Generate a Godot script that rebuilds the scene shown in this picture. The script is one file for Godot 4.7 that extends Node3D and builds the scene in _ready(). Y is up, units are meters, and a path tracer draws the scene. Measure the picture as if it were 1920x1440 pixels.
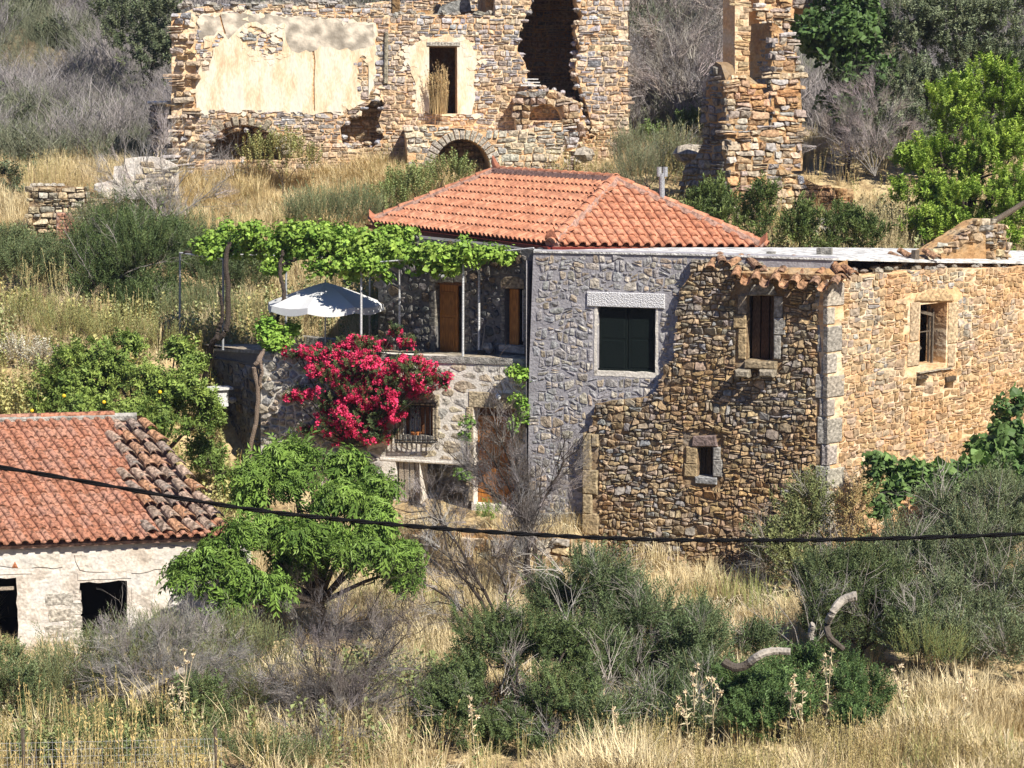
extends Node3D
# A hillside hamlet: stone house with a vine pergola, rubble house, tiled house, ruins above, dry grass and maquis.
# y up, metres; the camera stands at x = 0, z = 0 and looks along -z, so a thing's depth D is -z.

const CAM := Vector3(0, 9, 0)
const FPX := 3733.0
const PITCH := 0.12656
var rng := RandomNumberGenerator.new()
var taken := {}
var M := {}
var pools := {}
var field := FastNoiseLite.new()
var lumps := FastNoiseLite.new()

class Face:                       # a vertical plane: u to the right, y up, n outwards
	var o: Vector3
	var u: Vector3
	var n: Vector3
	func _init(p: Vector3, deg: float) -> void:
		var a := deg_to_rad(deg)
		n = Vector3(sin(a), 0, cos(a)); u = Vector3(cos(a), 0, -sin(a)); o = Vector3(p.x, 0, p.z)
	func at(q: Vector2, d: float = 0.0) -> Vector3:
		return o + u * q.x + Vector3(0, q.y, 0) + n * d

class Shape:                      # collects triangles
	var v := PackedVector3Array()
	var c := PackedColorArray()
	var tint := Color.WHITE
	func tri(a: Vector3, b: Vector3, d: Vector3) -> void:
		v.append(a); v.append(b); v.append(d)
		c.append(tint); c.append(tint); c.append(tint)
	func quad(a: Vector3, b: Vector3, d: Vector3, e: Vector3) -> void:
		tri(a, b, d); tri(a, d, e)
	func box(t: Transform3D, s: Vector3) -> void:
		var p := []
		for k in 8:
			p.append(t * (Vector3(1 if k & 1 else -1, 1 if k & 2 else -1, 1 if k & 4 else -1) * s * 0.5))
		for f in [[0, 1, 3, 2], [4, 6, 7, 5], [0, 4, 5, 1], [2, 3, 7, 6], [0, 2, 6, 4], [1, 5, 7, 3]]:
			quad(p[f[0]], p[f[1]], p[f[2]], p[f[3]])
	func tube(pts: Array, r0: float, r1: float, sides: int = 6) -> void:
		var rings := []
		for i in pts.size():
			var d: Vector3 = (pts[mini(i + 1, pts.size() - 1)] - pts[maxi(i - 1, 0)]).normalized()
			var a: Vector3 = d.cross(Vector3.UP if absf(d.y) < 0.9 else Vector3.RIGHT).normalized()
			var b := d.cross(a)
			var r: float = lerpf(r0, r1, float(i) / maxi(1, pts.size() - 1))
			var ring := []
			for k in sides:
				ring.append(pts[i] + (a * cos(TAU * k / sides) + b * sin(TAU * k / sides)) * r)
			rings.append(ring)
		for i in rings.size() - 1:
			for k in sides:
				quad(rings[i][k], rings[i][(k + 1) % sides], rings[i + 1][(k + 1) % sides], rings[i + 1][k])
		for e in [0, rings.size() - 1]:
			for k in range(1, sides - 1):
				tri(rings[e][0], rings[e][k], rings[e][k + 1])
	func mesh() -> ArrayMesh:
		var m := ArrayMesh.new()
		if v.is_empty(): return m
		var a := []
		a.resize(Mesh.ARRAY_MAX)
		a[Mesh.ARRAY_VERTEX] = v
		a[Mesh.ARRAY_COLOR] = c
		m.add_surface_from_arrays(Mesh.PRIMITIVE_TRIANGLES, a)
		return m

# ---------------------------------------------------------------- pixels, names, tags
func ray(px: float, py: float) -> Vector3:
	var a := (px - 960.0) / FPX
	var b := (720.0 - py) / FPX
	return Vector3(a, b * cos(PITCH) - sin(PITCH), -cos(PITCH) - b * sin(PITCH))
func W(px: float, py: float, d: float) -> Vector3:      # the point seen there at depth d
	var r := ray(px, py)
	return CAM + r * (d / -r.z)
func uv(f: Face, px: float, py: float) -> Vector2:
	var r := ray(px, py)
	var p := CAM + r * ((f.o - CAM).dot(f.n) / r.dot(f.n))
	return Vector2((p - f.o).dot(f.u), p.y)
func pp(f: Face, xy: Array) -> PackedVector2Array:
	var out := PackedVector2Array()
	for i in range(0, xy.size(), 2):
		out.append(uv(f, xy[i], xy[i + 1]))
	return out
func rc(f: Face, x0: float, y0: float, x1: float, y1: float) -> PackedVector2Array:
	var a := uv(f, x0, y0)
	var b := uv(f, x1, y1)
	return PackedVector2Array([a, Vector2(b.x, a.y), b, Vector2(a.x, b.y)])
func arch(f: Face, x0: float, x1: float, spring: float, top: float, bottom: float) -> PackedVector2Array:
	var xy := []
	for k in 13:
		var t := PI * k / 12.0
		xy.append_array([(x0 + x1) / 2 - cos(t) * (x1 - x0) / 2, spring - sin(t) * (spring - top)])
	xy.append_array([x1, bottom, x0, bottom])
	return pp(f, xy)
func numbered(s: String) -> String:
	taken[s] = taken.get(s, -1) + 1
	return s if taken[s] == 0 else "%s_%03d" % [s, taken[s]]
func thing(called: String, label: String, category: String, at := Vector3.ZERO, group := "") -> Node3D:
	var o := Node3D.new()
	o.name = numbered(called); o.position = at
	add_child(o, true)
	return tag(o, label, category, group)
const KIN := {"laurel_bush": "laurel bushes below the tower", "wall_lamp": "wall lamps of the stone house", "dead_log": "bleached logs in the near bushes", "lentisk_bush": "evergreen bushes in the near field", "wild_olive_bush": "wild olive bushes", "bare_shrub": "leafless shrubs", "broom_bush": "broom bushes on the slope", "hill_bush": "bushes on the hillside", "vine_shoot": "vine shoots on the terrace wall", "fig_bush": "fig shoots at the sunlit wall", "spurge_bush": "feathery bushes by the tiled house", "dead_tree": "leafless trees before the terrace", "boulder": "loose boulders", "dry_shrub": "dry reddish shrubs"}
func tag(o: Node3D, label: String, category: String, group := "") -> Node3D:
	for k in KIN:
		if group == "" and str(o.name).begins_with(k): group = KIN[k]
	o.set_meta("label", label); o.set_meta("category", category)
	if group: o.set_meta("group", group)
	return o
func put(parent: Node3D, called: String, s, mat: Material) -> MeshInstance3D:      # one named mesh; parents of parts stay unturned, so world points less the origin
	var o := MeshInstance3D.new()
	o.name = called if parent != self else numbered(called)
	o.mesh = s if s is Mesh else s.mesh()
	o.material_override = mat
	parent.add_child(o, true)
	if s is Shape and parent != self:
		o.position = -origin(parent)
	return o
func origin(n: Node) -> Vector3:
	var p := Vector3.ZERO
	while n != self:
		p += n.position
		n = n.get_parent()
	return p
func struct(o: Node3D) -> Node3D:
	o.set_meta("kind", "structure"); return o
func stuff(o: Node3D) -> Node3D:
	o.set_meta("kind", "stuff"); return o
func rnd(a: float, b: float) -> float:
	return rng.randf_range(a, b)
func lin(r: float, g: float, b: float) -> Color:
	return Color(r, g, b).linear_to_srgb()
func vary(c: Color, k: float) -> Color:
	var t := rnd(1 - k, 1 + k)
	return Color(c.r * t * rnd(1 - k * 0.25, 1 + k * 0.25), c.g * t, c.b * t * rnd(1 - k * 0.3, 1 + k * 0.3))

# ---------------------------------------------------------------- materials
func noise_bytes(sd: int, freq: float, octaves: int, size: int, kind := FastNoiseLite.TYPE_SIMPLEX_SMOOTH) -> PackedByteArray:
	var n := FastNoiseLite.new()
	n.seed = sd; n.frequency = freq; n.fractal_octaves = octaves; n.noise_type = kind
	var im := n.get_seamless_image(size, size)
	im.convert(Image.FORMAT_L8)
	return im.get_data()
func grey_tex(sd: int, freq: float, octaves: int, lo: float, hi: float, size := 512) -> ImageTexture:
	var b := noise_bytes(sd, freq, octaves, size)
	var lut := PackedByteArray()
	for i in 256:
		lut.append(int(255 * lerpf(lo, hi, smoothstep(0.15, 0.85, i / 255.0))))
	for i in b.size():
		b[i] = lut[b[i]]
	return ImageTexture.create_from_image(Image.create_from_data(size, size, false, Image.FORMAT_L8, b))
func ramp_tex(sd: int, freq: float, octaves: int, stops: Array, size := 512, fine := 0.12) -> ImageTexture:    # stops: [at, linear colour]
	var g := Gradient.new()
	g.offsets = PackedFloat32Array(); g.colors = PackedColorArray()
	var off := PackedFloat32Array()
	var cols := PackedColorArray()
	for s in stops:
		off.append(s[0]); cols.append(s[1].linear_to_srgb())
	g.offsets = off; g.colors = cols
	var lut := []
	for i in 256:
		lut.append(g.sample(i / 255.0))
	var b := noise_bytes(sd, freq, octaves, size)
	var b2 := noise_bytes(sd + 7, freq * 9.0, 3, size)
	var out := PackedByteArray()
	out.resize(size * size * 3)
	for i in b.size():
		var k := clampi(b[i] + int((b2[i] - 128) * 0.28), 0, 255)
		var c: Color = lut[k]
		var t: float = 1.0 + (b2[i] / 255.0 - 0.5) * fine * 2.0
		out[i * 3] = clampi(int(c.r * t * 255), 0, 255); out[i * 3 + 1] = clampi(int(c.g * t * 255), 0, 255); out[i * 3 + 2] = clampi(int(c.b * t * 255), 0, 255)
	return ImageTexture.create_from_image(Image.create_from_data(size, size, false, Image.FORMAT_RGB8, out))
func mat(color: Color, tex: Texture2D, scale := 1.0, rough := 0.95, bump: Texture2D = null, cm := 1.0) -> StandardMaterial3D:
	var m := StandardMaterial3D.new()
	m.albedo_color = color.linear_to_srgb()
	m.roughness = rough
	m.metallic_specular = 0.3
	m.cull_mode = BaseMaterial3D.CULL_DISABLED
	m.vertex_color_use_as_albedo = true
	m.uv1_triplanar = true; m.uv1_world_triplanar = true
	m.uv1_scale = Vector3.ONE * scale
	if tex: m.albedo_texture = tex
	if bump:
		m.heightmap_enabled = true; m.heightmap_texture = bump; m.heightmap_scale = cm
	return m
func leafmat(rough := 0.55, back := 0.45, tint := Color(0.75, 1.0, 0.25)) -> StandardMaterial3D:
	var m := StandardMaterial3D.new()
	m.albedo_color = Color.WHITE; m.roughness = rough; m.metallic_specular = 0.35
	m.cull_mode = BaseMaterial3D.CULL_DISABLED
	m.vertex_color_use_as_albedo = true
	if back > 0:
		m.backlight_enabled = true; m.backlight = Color(tint.r * back, tint.g * back, tint.b * back)
	return m
func make_materials() -> void:
	var mott := grey_tex(11, 0.012, 5, 0.62, 1.0)
	var grain := grey_tex(12, 0.05, 4, 0.72, 1.0)
	var bump := grey_tex(13, 0.02, 6, 0.0, 1.0)
	var finebump := grey_tex(14, 0.06, 4, 0.0, 1.0)
	M.stone = mat(Color.WHITE, mott, 1.1, 0.95, bump, 1.3)
	M.rock = mat(Color.WHITE, mott, 1.5, 0.95, bump, 0.9)
	M.earth_joint = mat(Color.WHITE, ramp_tex(21, 0.006, 4, [[0.2, Color(0.30, 0.17, 0.08)], [0.5, Color(0.40, 0.25, 0.12)], [0.8, Color(0.34, 0.27, 0.18)]]), 0.35, 1.0, bump, 5.0)
	M.dark_joint = mat(Color.WHITE, ramp_tex(22, 0.006, 4, [[0.25, Color(0.20, 0.13, 0.07)], [0.6, Color(0.26, 0.19, 0.12)], [0.85, Color(0.21, 0.18, 0.15)]]), 0.35, 1.0, bump, 5.0)
	M.ochre_joint = mat(Color.WHITE, ramp_tex(23, 0.005, 4, [[0.2, Color(0.60, 0.36, 0.19)], [0.5, Color(0.64, 0.46, 0.28)], [0.8, Color(0.60, 0.50, 0.37)]]), 0.3, 1.0, bump, 4.0)
	M.grey_mortar = mat(Color.WHITE, ramp_tex(24, 0.006, 4, [[0.25, Color(0.255, 0.245, 0.265)], [0.7, Color(0.34, 0.33, 0.35)]]), 0.5, 0.95, finebump, 0.5)
	M.pale_mortar = mat(Color.WHITE, ramp_tex(25, 0.006, 4, [[0.25, Color(0.58, 0.54, 0.48)], [0.7, Color(0.68, 0.64, 0.58)]]), 0.5, 0.95, finebump, 0.5)
	M.slate_mortar = mat(Color.WHITE, ramp_tex(26, 0.006, 4, [[0.25, Color(0.10, 0.10, 0.105)], [0.7, Color(0.15, 0.145, 0.14)]]), 0.5, 0.95, finebump, 0.5)
	M.old_plaster = mat(Color.WHITE, ramp_tex(27, 0.007, 5, [[0.10, Color(0.60, 0.44, 0.29)], [0.30, Color(0.67, 0.53, 0.36)], [0.5, Color(0.69, 0.60, 0.46)], [0.7, Color(0.70, 0.64, 0.54)], [0.9, Color(0.59, 0.54, 0.46)]], 1024, 0.07), 0.10, 0.95, bump, 1.5)
	M.old_plaster.uv1_scale = Vector3(0.24, 0.085, 0.24)
	M.grey_plaster = mat(Color.WHITE, ramp_tex(28, 0.006, 5, [[0.2, Color(0.46, 0.40, 0.34)], [0.5, Color(0.62, 0.57, 0.51)], [0.8, Color(0.56, 0.535, 0.51)]], 1024, 0.12), 0.25, 0.95, bump, 2.5)
	M.whitewash = mat(Color(0.80, 0.79, 0.76), grey_tex(29, 0.012, 5, 0.66, 1.0), 0.5, 0.9, finebump, 1.0)
	M.concrete = mat(Color(0.44, 0.42, 0.38), mott, 0.8, 0.95, finebump, 1.5)
	M.floor = mat(Color(0.50, 0.43, 0.33), mott, 0.7, 0.9, finebump, 1.0)
	M.tile = mat(Color.WHITE, grey_tex(31, 0.012, 5, 0.70, 1.0), 0.9, 0.75, finebump, 0.4)
	M.old_tile = mat(Color.WHITE, ramp_tex(32, 0.011, 5, [[0.30, Color(0.20, 0.20, 0.20)], [0.40, Color(0.45, 0.46, 0.46)], [0.5, Color(0.95, 0.94, 0.92)], [1.0, Color(1, 1, 1)]]), 1.5, 0.9, finebump, 1.0)
	M.lichen_tile = mat(Color.WHITE, ramp_tex(33, 0.014, 5, [[0.28, Color(0.20, 0.19, 0.18)], [0.45, Color(0.55, 0.52, 0.5)], [0.6, Color(1, 0.97, 0.93)], [0.8, Color(1, 1, 1)], [0.95, Color(0.9, 1.0, 1.1)]]), 1.2, 0.95, bump, 2.0)
	M.tile_mortar = mat(Color(0.54, 0.34, 0.27), mott, 1.5, 0.95, finebump, 1.0)
	M.wood_orange = mat(Color(0.50, 0.20, 0.045), grey_tex(34, 0.02, 4, 0.62, 1.0), 1.0, 0.5)
	M.wood_orange.uv1_scale = Vector3(5, 0.35, 5)
	M.wood_brown = mat(Color(0.20, 0.09, 0.04), grain, 1.0, 0.6)
	M.wood_old = mat(Color(0.27, 0.22, 0.17), grey_tex(35, 0.03, 4, 0.55, 1.0), 1.2, 0.95, finebump, 1.0)
	M.wood_old.uv1_scale = Vector3(6, 0.5, 6)
	M.wood_pale = mat(Color(0.50, 0.42, 0.33), grain, 1.2, 0.9, finebump, 1.0)
	M.shutter = mat(Color(0.005, 0.011, 0.010), grain, 1.0, 0.65)
	M.iron = mat(Color(0.02, 0.02, 0.022), null, 1.0, 0.6)
	M.pipe = mat(Color(0.66, 0.67, 0.68), grain, 1.0, 0.45)
	M.gutter = mat(Color(0.24, 0.045, 0.035), grain, 1.0, 0.5)
	M.flue = mat(Color(0.40, 0.42, 0.45), grain, 1.0, 0.45)
	M.canvas = mat(Color(0.78, 0.79, 0.80), grain, 2.0, 0.9)
	M.canvas.backlight_enabled = true; M.canvas.backlight = Color(0.25, 0.25, 0.25)
	M.cable = mat(Color(0.008, 0.008, 0.009), null, 1.0, 0.85)
	M.cable.metallic_specular = 0.1
	M.white = mat(Color(0.75, 0.75, 0.74), grain, 1.0, 0.6)
	M.steel = mat(Color(0.45, 0.46, 0.47), grain, 1.0, 0.4)
	M.black = mat(Color(0.02, 0.02, 0.02), null, 1.0, 0.6)
	M.glass = StandardMaterial3D.new()
	M.glass.albedo_color = Color(0.8, 0.85, 0.9, 0.15); M.glass.roughness = 0.05
	M.glass.transparency = BaseMaterial3D.TRANSPARENCY_ALPHA
	M.bark = mat(Color(0.095, 0.075, 0.062), grain, 3.0, 0.95, bump, 2.0)
	M.vine_bark = mat(Color(0.30, 0.23, 0.18), grain, 3.0, 0.95, bump, 2.0)
	M.dead_wood = mat(Color(0.36, 0.33, 0.30), grain, 3.0, 0.95, bump, 1.0)
	M.bleached = mat(Color(0.40, 0.36, 0.31), grey_tex(36, 0.02, 4, 0.78, 1.0), 1.6, 0.95, bump, 0.8)
	M.soil = mat(Color.WHITE, ramp_tex(37, 0.008, 5, [[0.2, Color(0.24, 0.17, 0.09)], [0.5, Color(0.40, 0.30, 0.16)], [0.8, Color(0.50, 0.40, 0.23)]]), 0.25, 1.0, bump, 6.0)
	M.leaf = leafmat()
	M.waxy = leafmat(0.55, 0.4)
	M.petal = leafmat(0.6, 0.5, Color(1.0, 0.2, 0.4))
	M.straw = leafmat(0.8, 0.35, Color(1.0, 0.85, 0.5))
	M.twig = leafmat(0.9, 0.0)

# ---------------------------------------------------------------- polygons
func area(p: PackedVector2Array) -> float:
	var s := 0.0
	for i in p.size():
		s += p[i].cross(p[(i + 1) % p.size()])
	return s * 0.5
func inset(p: PackedVector2Array, d: float) -> PackedVector2Array:
	var sg := 1.0 if area(p) > 0 else -1.0
	var out := PackedVector2Array()
	var n := p.size()
	for i in n:
		var a := (p[i] - p[(i + n - 1) % n]).normalized()
		var b := (p[(i + 1) % n] - p[i]).normalized()
		var m := (a.orthogonal() + b.orthogonal())
		var l := maxf(m.length(), 0.6)
		out.append(p[i] - m / l * sg * d / maxf(0.5, l * 0.5))
	return out
func pieces(outline: PackedVector2Array, holes: Array) -> Array:      # the outline less its holes, as polygons without holes
	var xs := [-1e4, 1e4]
	for h in holes:
		var lo := 1e9
		var hi := -1e9
		for q in h:
			lo = minf(lo, q.x); hi = maxf(hi, q.x)
		xs.append(lo); xs.append(hi)
	xs.sort()
	var out := []
	for i in xs.size() - 1:
		if xs[i + 1] - xs[i] < 1e-4: continue
		var strip := PackedVector2Array([Vector2(xs[i], -1e3), Vector2(xs[i + 1], -1e3), Vector2(xs[i + 1], 1e3), Vector2(xs[i], 1e3)])
		var now: Array = Geometry2D.intersect_polygons(outline, strip)
		for h in holes:
			var grown: Array = Geometry2D.offset_polygon(h, 0.0005)
			var nxt := []
			for p in now:
				nxt.append_array(Geometry2D.clip_polygons(p, grown[0]))
			now = nxt
		out.append_array(now)
	return out
func cap(s: Shape, f: Face, p: PackedVector2Array, d: float) -> void:
	var t := Geometry2D.triangulate_polygon(p)
	for i in range(0, t.size(), 3):
		s.tri(f.at(p[t[i]], d), f.at(p[t[i + 1]], d), f.at(p[t[i + 2]], d))
func rim(s: Shape, f: Face, p: PackedVector2Array, d0: float, d1: float) -> void:
	for i in p.size():
		var q := p[(i + 1) % p.size()]
		s.quad(f.at(p[i], d0), f.at(q, d0), f.at(q, d1), f.at(p[i], d1))
func solid(s: Shape, f: Face, outline: PackedVector2Array, holes: Array, d0: float, d1: float) -> void:
	for p in pieces(outline, holes):
		cap(s, f, p, d1); cap(s, f, p, d0)
	rim(s, f, outline, d0, d1)
	for h in holes:
		rim(s, f, h, d0, d1)
func prism(s: Shape, f: Face, p: PackedVector2Array, d0: float, d1: float, bevel := 0.0) -> void:
	if bevel <= 0.0:
		rim(s, f, p, d0, d1); cap(s, f, p, d1); cap(s, f, p, d0)
		return
	var q := inset(p, bevel)
	rim(s, f, p, d0, d1 - bevel)
	for i in p.size():
		var j := (i + 1) % p.size()
		s.quad(f.at(p[i], d1 - bevel), f.at(p[j], d1 - bevel), f.at(q[j], d1), f.at(q[i], d1))
	cap(s, f, q, d1); cap(s, f, p, d0)
func block(parent: Node3D, called: String, f: Face, p: PackedVector2Array, d0: float, d1: float, m: Material, tint := Color.WHITE, bevel := 0.0) -> MeshInstance3D:
	var s := Shape.new()
	s.tint = tint
	prism(s, f, p, d0, d1, bevel)
	return put(parent, called, s, m)
func wall(parent: Node3D, called: String, f: Face, outline: PackedVector2Array, holes: Array, thick: float, m: Material) -> MeshInstance3D:
	var s := Shape.new()
	solid(s, f, outline, holes, -thick, 0.0)
	return put(parent, called, s, m)

# ---------------------------------------------------------------- stones: cells of a weighted Voronoi diagram, each a bevelled lump of its own
func ragged(p: PackedVector2Array, amount: float, step: float) -> PackedVector2Array:
	var out := PackedVector2Array()
	for i in p.size():
		var a := p[i]
		var b := p[(i + 1) % p.size()]
		var k := maxi(1, int(a.distance_to(b) / step))
		for j in k:
			out.append(a.lerp(b, float(j) / k) + (Vector2(rnd(-amount, amount), rnd(-amount, amount)) if j > 0 else Vector2.ZERO))
	return out
func stones(parent: Node3D, pool: String, f: Face, outline: PackedVector2Array, holes: Array, c: Dictionary) -> void:
	var cw: float = c.w
	var ch: float = c.h
	var lo := Vector2(1e9, 1e9)
	var hi := -lo
	for q in outline:
		lo = lo.min(q); hi = hi.max(q)
	var nx := int((hi.x - lo.x) / cw) + 3
	var ny := int((hi.y - lo.y) / ch) + 3
	var site := PackedVector2Array()
	var wt := PackedFloat32Array()
	var jit: float = c.get("jit", 0.42)
	for j in ny:
		var shift := (0.5 if j % 2 else 0.0) + rnd(-0.2, 0.2)
		for i in nx:
			site.append(Vector2(i - 1 + shift + rnd(-jit, jit), j - 1 + rnd(-jit, jit) * 0.75))
			wt.append(rnd(-0.3, 0.2) if rnd(0, 1) > 0.13 else rnd(0.3, 0.75))
	var pal: Array = c.pal
	var joint: float = c.get("joint", 0.012)
	var rise: float = c.get("rise", 0.06)
	var clip: PackedVector2Array = c.get("clip", PackedVector2Array())
	if not pools.has(pool): pools[pool] = []
	var cells := []
	if c.get("coursed", true): cells = courses(lo, hi, cw, ch, c.get("wave", 0.5))
	else:
		for j in range(0, ny):
			for i in range(0, nx):
				var at := j * nx + i
				var p := site[at]
				var world := lo + Vector2(p.x * cw, p.y * ch)
				if not Geometry2D.is_point_in_polygon(world, outline): continue
				var inhole := false
				for h in holes:
					if Geometry2D.is_point_in_polygon(world, h): inhole = true
				if inhole: continue
				if c.has("keep") and rnd(0, 1) > c.keep: continue
				var cell := PackedVector2Array([p + Vector2(-1.6, -1.6), p + Vector2(1.6, -1.6), p + Vector2(1.6, 1.6), p + Vector2(-1.6, 1.6)])
				for dj in range(-2, 3):
					for di in range(-2, 3):
						if (di == 0 and dj == 0) or j + dj < 0 or j + dj >= ny or i + di < 0 or i + di >= nx: continue
						var b := (j + dj) * nx + i + di
						var d := site[b] - p
						var lim := (d.length_squared() + wt[at] - wt[b]) * 0.5
						var cut := PackedVector2Array()
						var n := cell.size()
						for k in n:
							var q0 := cell[k]
							var q1 := cell[(k + 1) % n]
							var s0 := (q0 - p).dot(d) - lim
							var s1 := (q1 - p).dot(d) - lim
							if s0 <= 0: cut.append(q0)
							if (s0 < 0 and s1 > 0) or (s0 > 0 and s1 < 0): cut.append(q0.lerp(q1, s0 / (s0 - s1)))
						cell = cut
						if cell.size() < 3: break
					if cell.size() < 3: break
				if cell.size() < 3: continue
				var made := PackedVector2Array()
				for q in cell:
					made.append(lo + Vector2(q.x * cw, q.y * ch))
				cells.append(made)
	for shape in cells:
		var poly: PackedVector2Array = shape
		var centre := Vector2.ZERO
		for q in poly: centre += q
		centre /= poly.size()
		if not Geometry2D.is_point_in_polygon(centre, outline): continue
		var within := false
		for h in holes:
			if Geometry2D.is_point_in_polygon(centre, h): within = true
		if within: continue
		if c.has("keep") and rnd(0, 1) > c.keep: continue
		if clip.size():
			var r := Geometry2D.intersect_polygons(poly, clip)
			if r.is_empty(): continue
			poly = r[0]
		var bad := false
		for h in holes:
			var r := Geometry2D.clip_polygons(poly, h)
			if r.is_empty():
				bad = true
				break
			poly = r[0]
		if bad or poly.size() < 3: continue
		var off := Geometry2D.offset_polygon(poly, -joint * rnd(0.7, 1.5))
		if off.is_empty(): continue
		poly = off[0]
		var ar := absf(area(poly))
		if ar < cw * ch * 0.06: continue
		var rnd_poly := PackedVector2Array()          # corners cut once
		for k in poly.size():
			var q0 := poly[k]
			var q1 := poly[(k + 1) % poly.size()]
			var l := q0.distance_to(q1)
			if l < 0.025:
				rnd_poly.append((q0 + q1) * 0.5)
			else:
				var t := rnd(0.05, 0.17)
				rnd_poly.append(q0.lerp(q1, t)); rnd_poly.append(q0.lerp(q1, 1.0 - rnd(0.05, 0.17)))
		if rnd_poly.size() < 4: continue
		var mid := Vector2.ZERO
		for q in rnd_poly: mid += q
		mid /= rnd_poly.size()
		var s := Shape.new()
		var col: Color = pal[rng.randi() % pal.size()]
		if c.has("stain"):
			var k := smoothstep(-0.15, 0.3, field.get_noise_2d(mid.x * 22.0 + c.get("seed", 0) * 50.0, mid.y * 22.0))
			col = col.lerp(c.stain, k * c.get("stain_most", 0.55))
		if c.has("low"): col = col.lerp(c.low[1], c.low[2] * smoothstep(c.low[0] + 0.7, c.low[0] - 0.7, mid.y + field.get_noise_2d(mid.x * 30.0, mid.y * 9.0) * 1.5))
		s.tint = vary(col, c.get("vary", 0.22))
		var h := rise * rnd(0.35, 1.25)
		var tilt := Vector2(rnd(-1, 1), rnd(-1, 1)) * rise * 0.9
		var top := []
		var n2 := rnd_poly.size()
		for q in rnd_poly:
			var e := q.lerp(mid, rnd(0.05, 0.20))
			var g := (q - mid)
			top.append(f.at(e, h * rnd(0.7, 1.0) + tilt.x * g.x / cw + tilt.y * g.y / ch))
		var apex := f.at(mid + Vector2(rnd(-0.2, 0.2) * cw, rnd(-0.2, 0.2) * ch) * 0.6, h * rnd(1.0, 1.2) + 0.004)
		var root := -0.02
		for k in n2:
			var k2 := (k + 1) % n2
			s.quad(f.at(rnd_poly[k], root), f.at(rnd_poly[k2], root), top[k2], top[k])
			s.tri(top[k], top[k2], apex)
		pools[pool].append([ar / pow(f.at(mid).z, 2.0), s, parent, c.get("m", "stone"), c.get("called", "stone")])
func courses(lo: Vector2, hi: Vector2, cw: float, ch: float, wave: float) -> Array:      # wavy rows of blocks and slabs of mixed length
	var out := []
	var y := lo.y - ch
	var row := 0
	var ph := rnd(0, 100)
	while y < hi.y + ch:
		var h := ch * rnd(0.65, 1.5)
		var x := lo.x - cw * rnd(0.2, 1.2)
		var lean := 0.0
		while x < hi.x + cw:
			var w := cw * (rnd(0.5, 1.2) if rnd(0, 1) < 0.7 else rnd(1.2, 2.1))
			var lean2 := rnd(-0.16, 0.16) * ch
			var b := []
			var t := []
			for k in 3:
				var bx := x + w * k / 2.0
				b.append(Vector2(bx + (lean if k == 0 else lean2 if k == 2 else 0.0), y + lumps.get_noise_2d(bx * 2.6 + ph, row * 31.7) * ch * wave))
				t.append(Vector2(bx - (lean if k == 0 else lean2 if k == 2 else 0.0), y + h + lumps.get_noise_2d(bx * 2.6 + ph, (row + 1) * 31.7) * ch * wave))
			var cuts := [0.0, 1.0]
			if w > cw * 0.8 and rnd(0, 1) < 0.24: cuts = [0.0, rnd(0.3, 0.7), 1.0]
			elif w > cw * 1.3 and rnd(0, 1) < 0.2: cuts = [0.0, rnd(0.25, 0.4), rnd(0.6, 0.75), 1.0]
			for k in cuts.size() - 1:
				var p := PackedVector2Array()
				for m in 3: p.append(b[m].lerp(t[m], cuts[k]) + Vector2(0, rnd(-0.05, 0.05) * ch))
				for m in [2, 1, 0]: p.append(b[m].lerp(t[m], cuts[k + 1]) + Vector2(0, rnd(-0.05, 0.05) * ch))
				out.append(p)
			x += w
			lean = lean2
		y += h
		row += 1
	return out
func lay(pool: String, root: Node3D, most := 295) -> void:            # the largest stones become parts of their own, the rest one part
	var a: Array = pools[pool]
	a.sort_custom(func(x, y): return x[0] > y[0])
	var rest := {}
	for i in a.size():
		if i < most:
			put(a[i][2], a[i][4], a[i][1], M[a[i][3]])
		else:
			if not rest.has(a[i][3]): rest[a[i][3]] = Shape.new()
			var s: Shape = rest[a[i][3]]
			s.v.append_array(a[i][1].v); s.c.append_array(a[i][1].c)
	for k in rest:
		stuff(put(root, "small_stones", rest[k], M[k]))
func lumpy(s: Shape, at: Vector3, r: Vector3, seed_: float) -> void:   # a loose boulder
	var pts := []
	for j in 5:
		for i in 7:
			var a := TAU * i / 7.0 + j * 0.3
			var b := -PI / 2 + PI * j / 4.0
			var k := 0.8 + 0.35 * field.get_noise_3d(seed_ * 31 + cos(a) * cos(b) * 40, sin(b) * 40, sin(a) * cos(b) * 40) + rnd(-0.08, 0.08)
			pts.append(at + Vector3(cos(a) * cos(b), sin(b), sin(a) * cos(b)) * r * k)
	for j in 4:
		for i in 7:
			s.quad(pts[j * 7 + i], pts[j * 7 + (i + 1) % 7], pts[(j + 1) * 7 + (i + 1) % 7], pts[(j + 1) * 7 + i])

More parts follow.
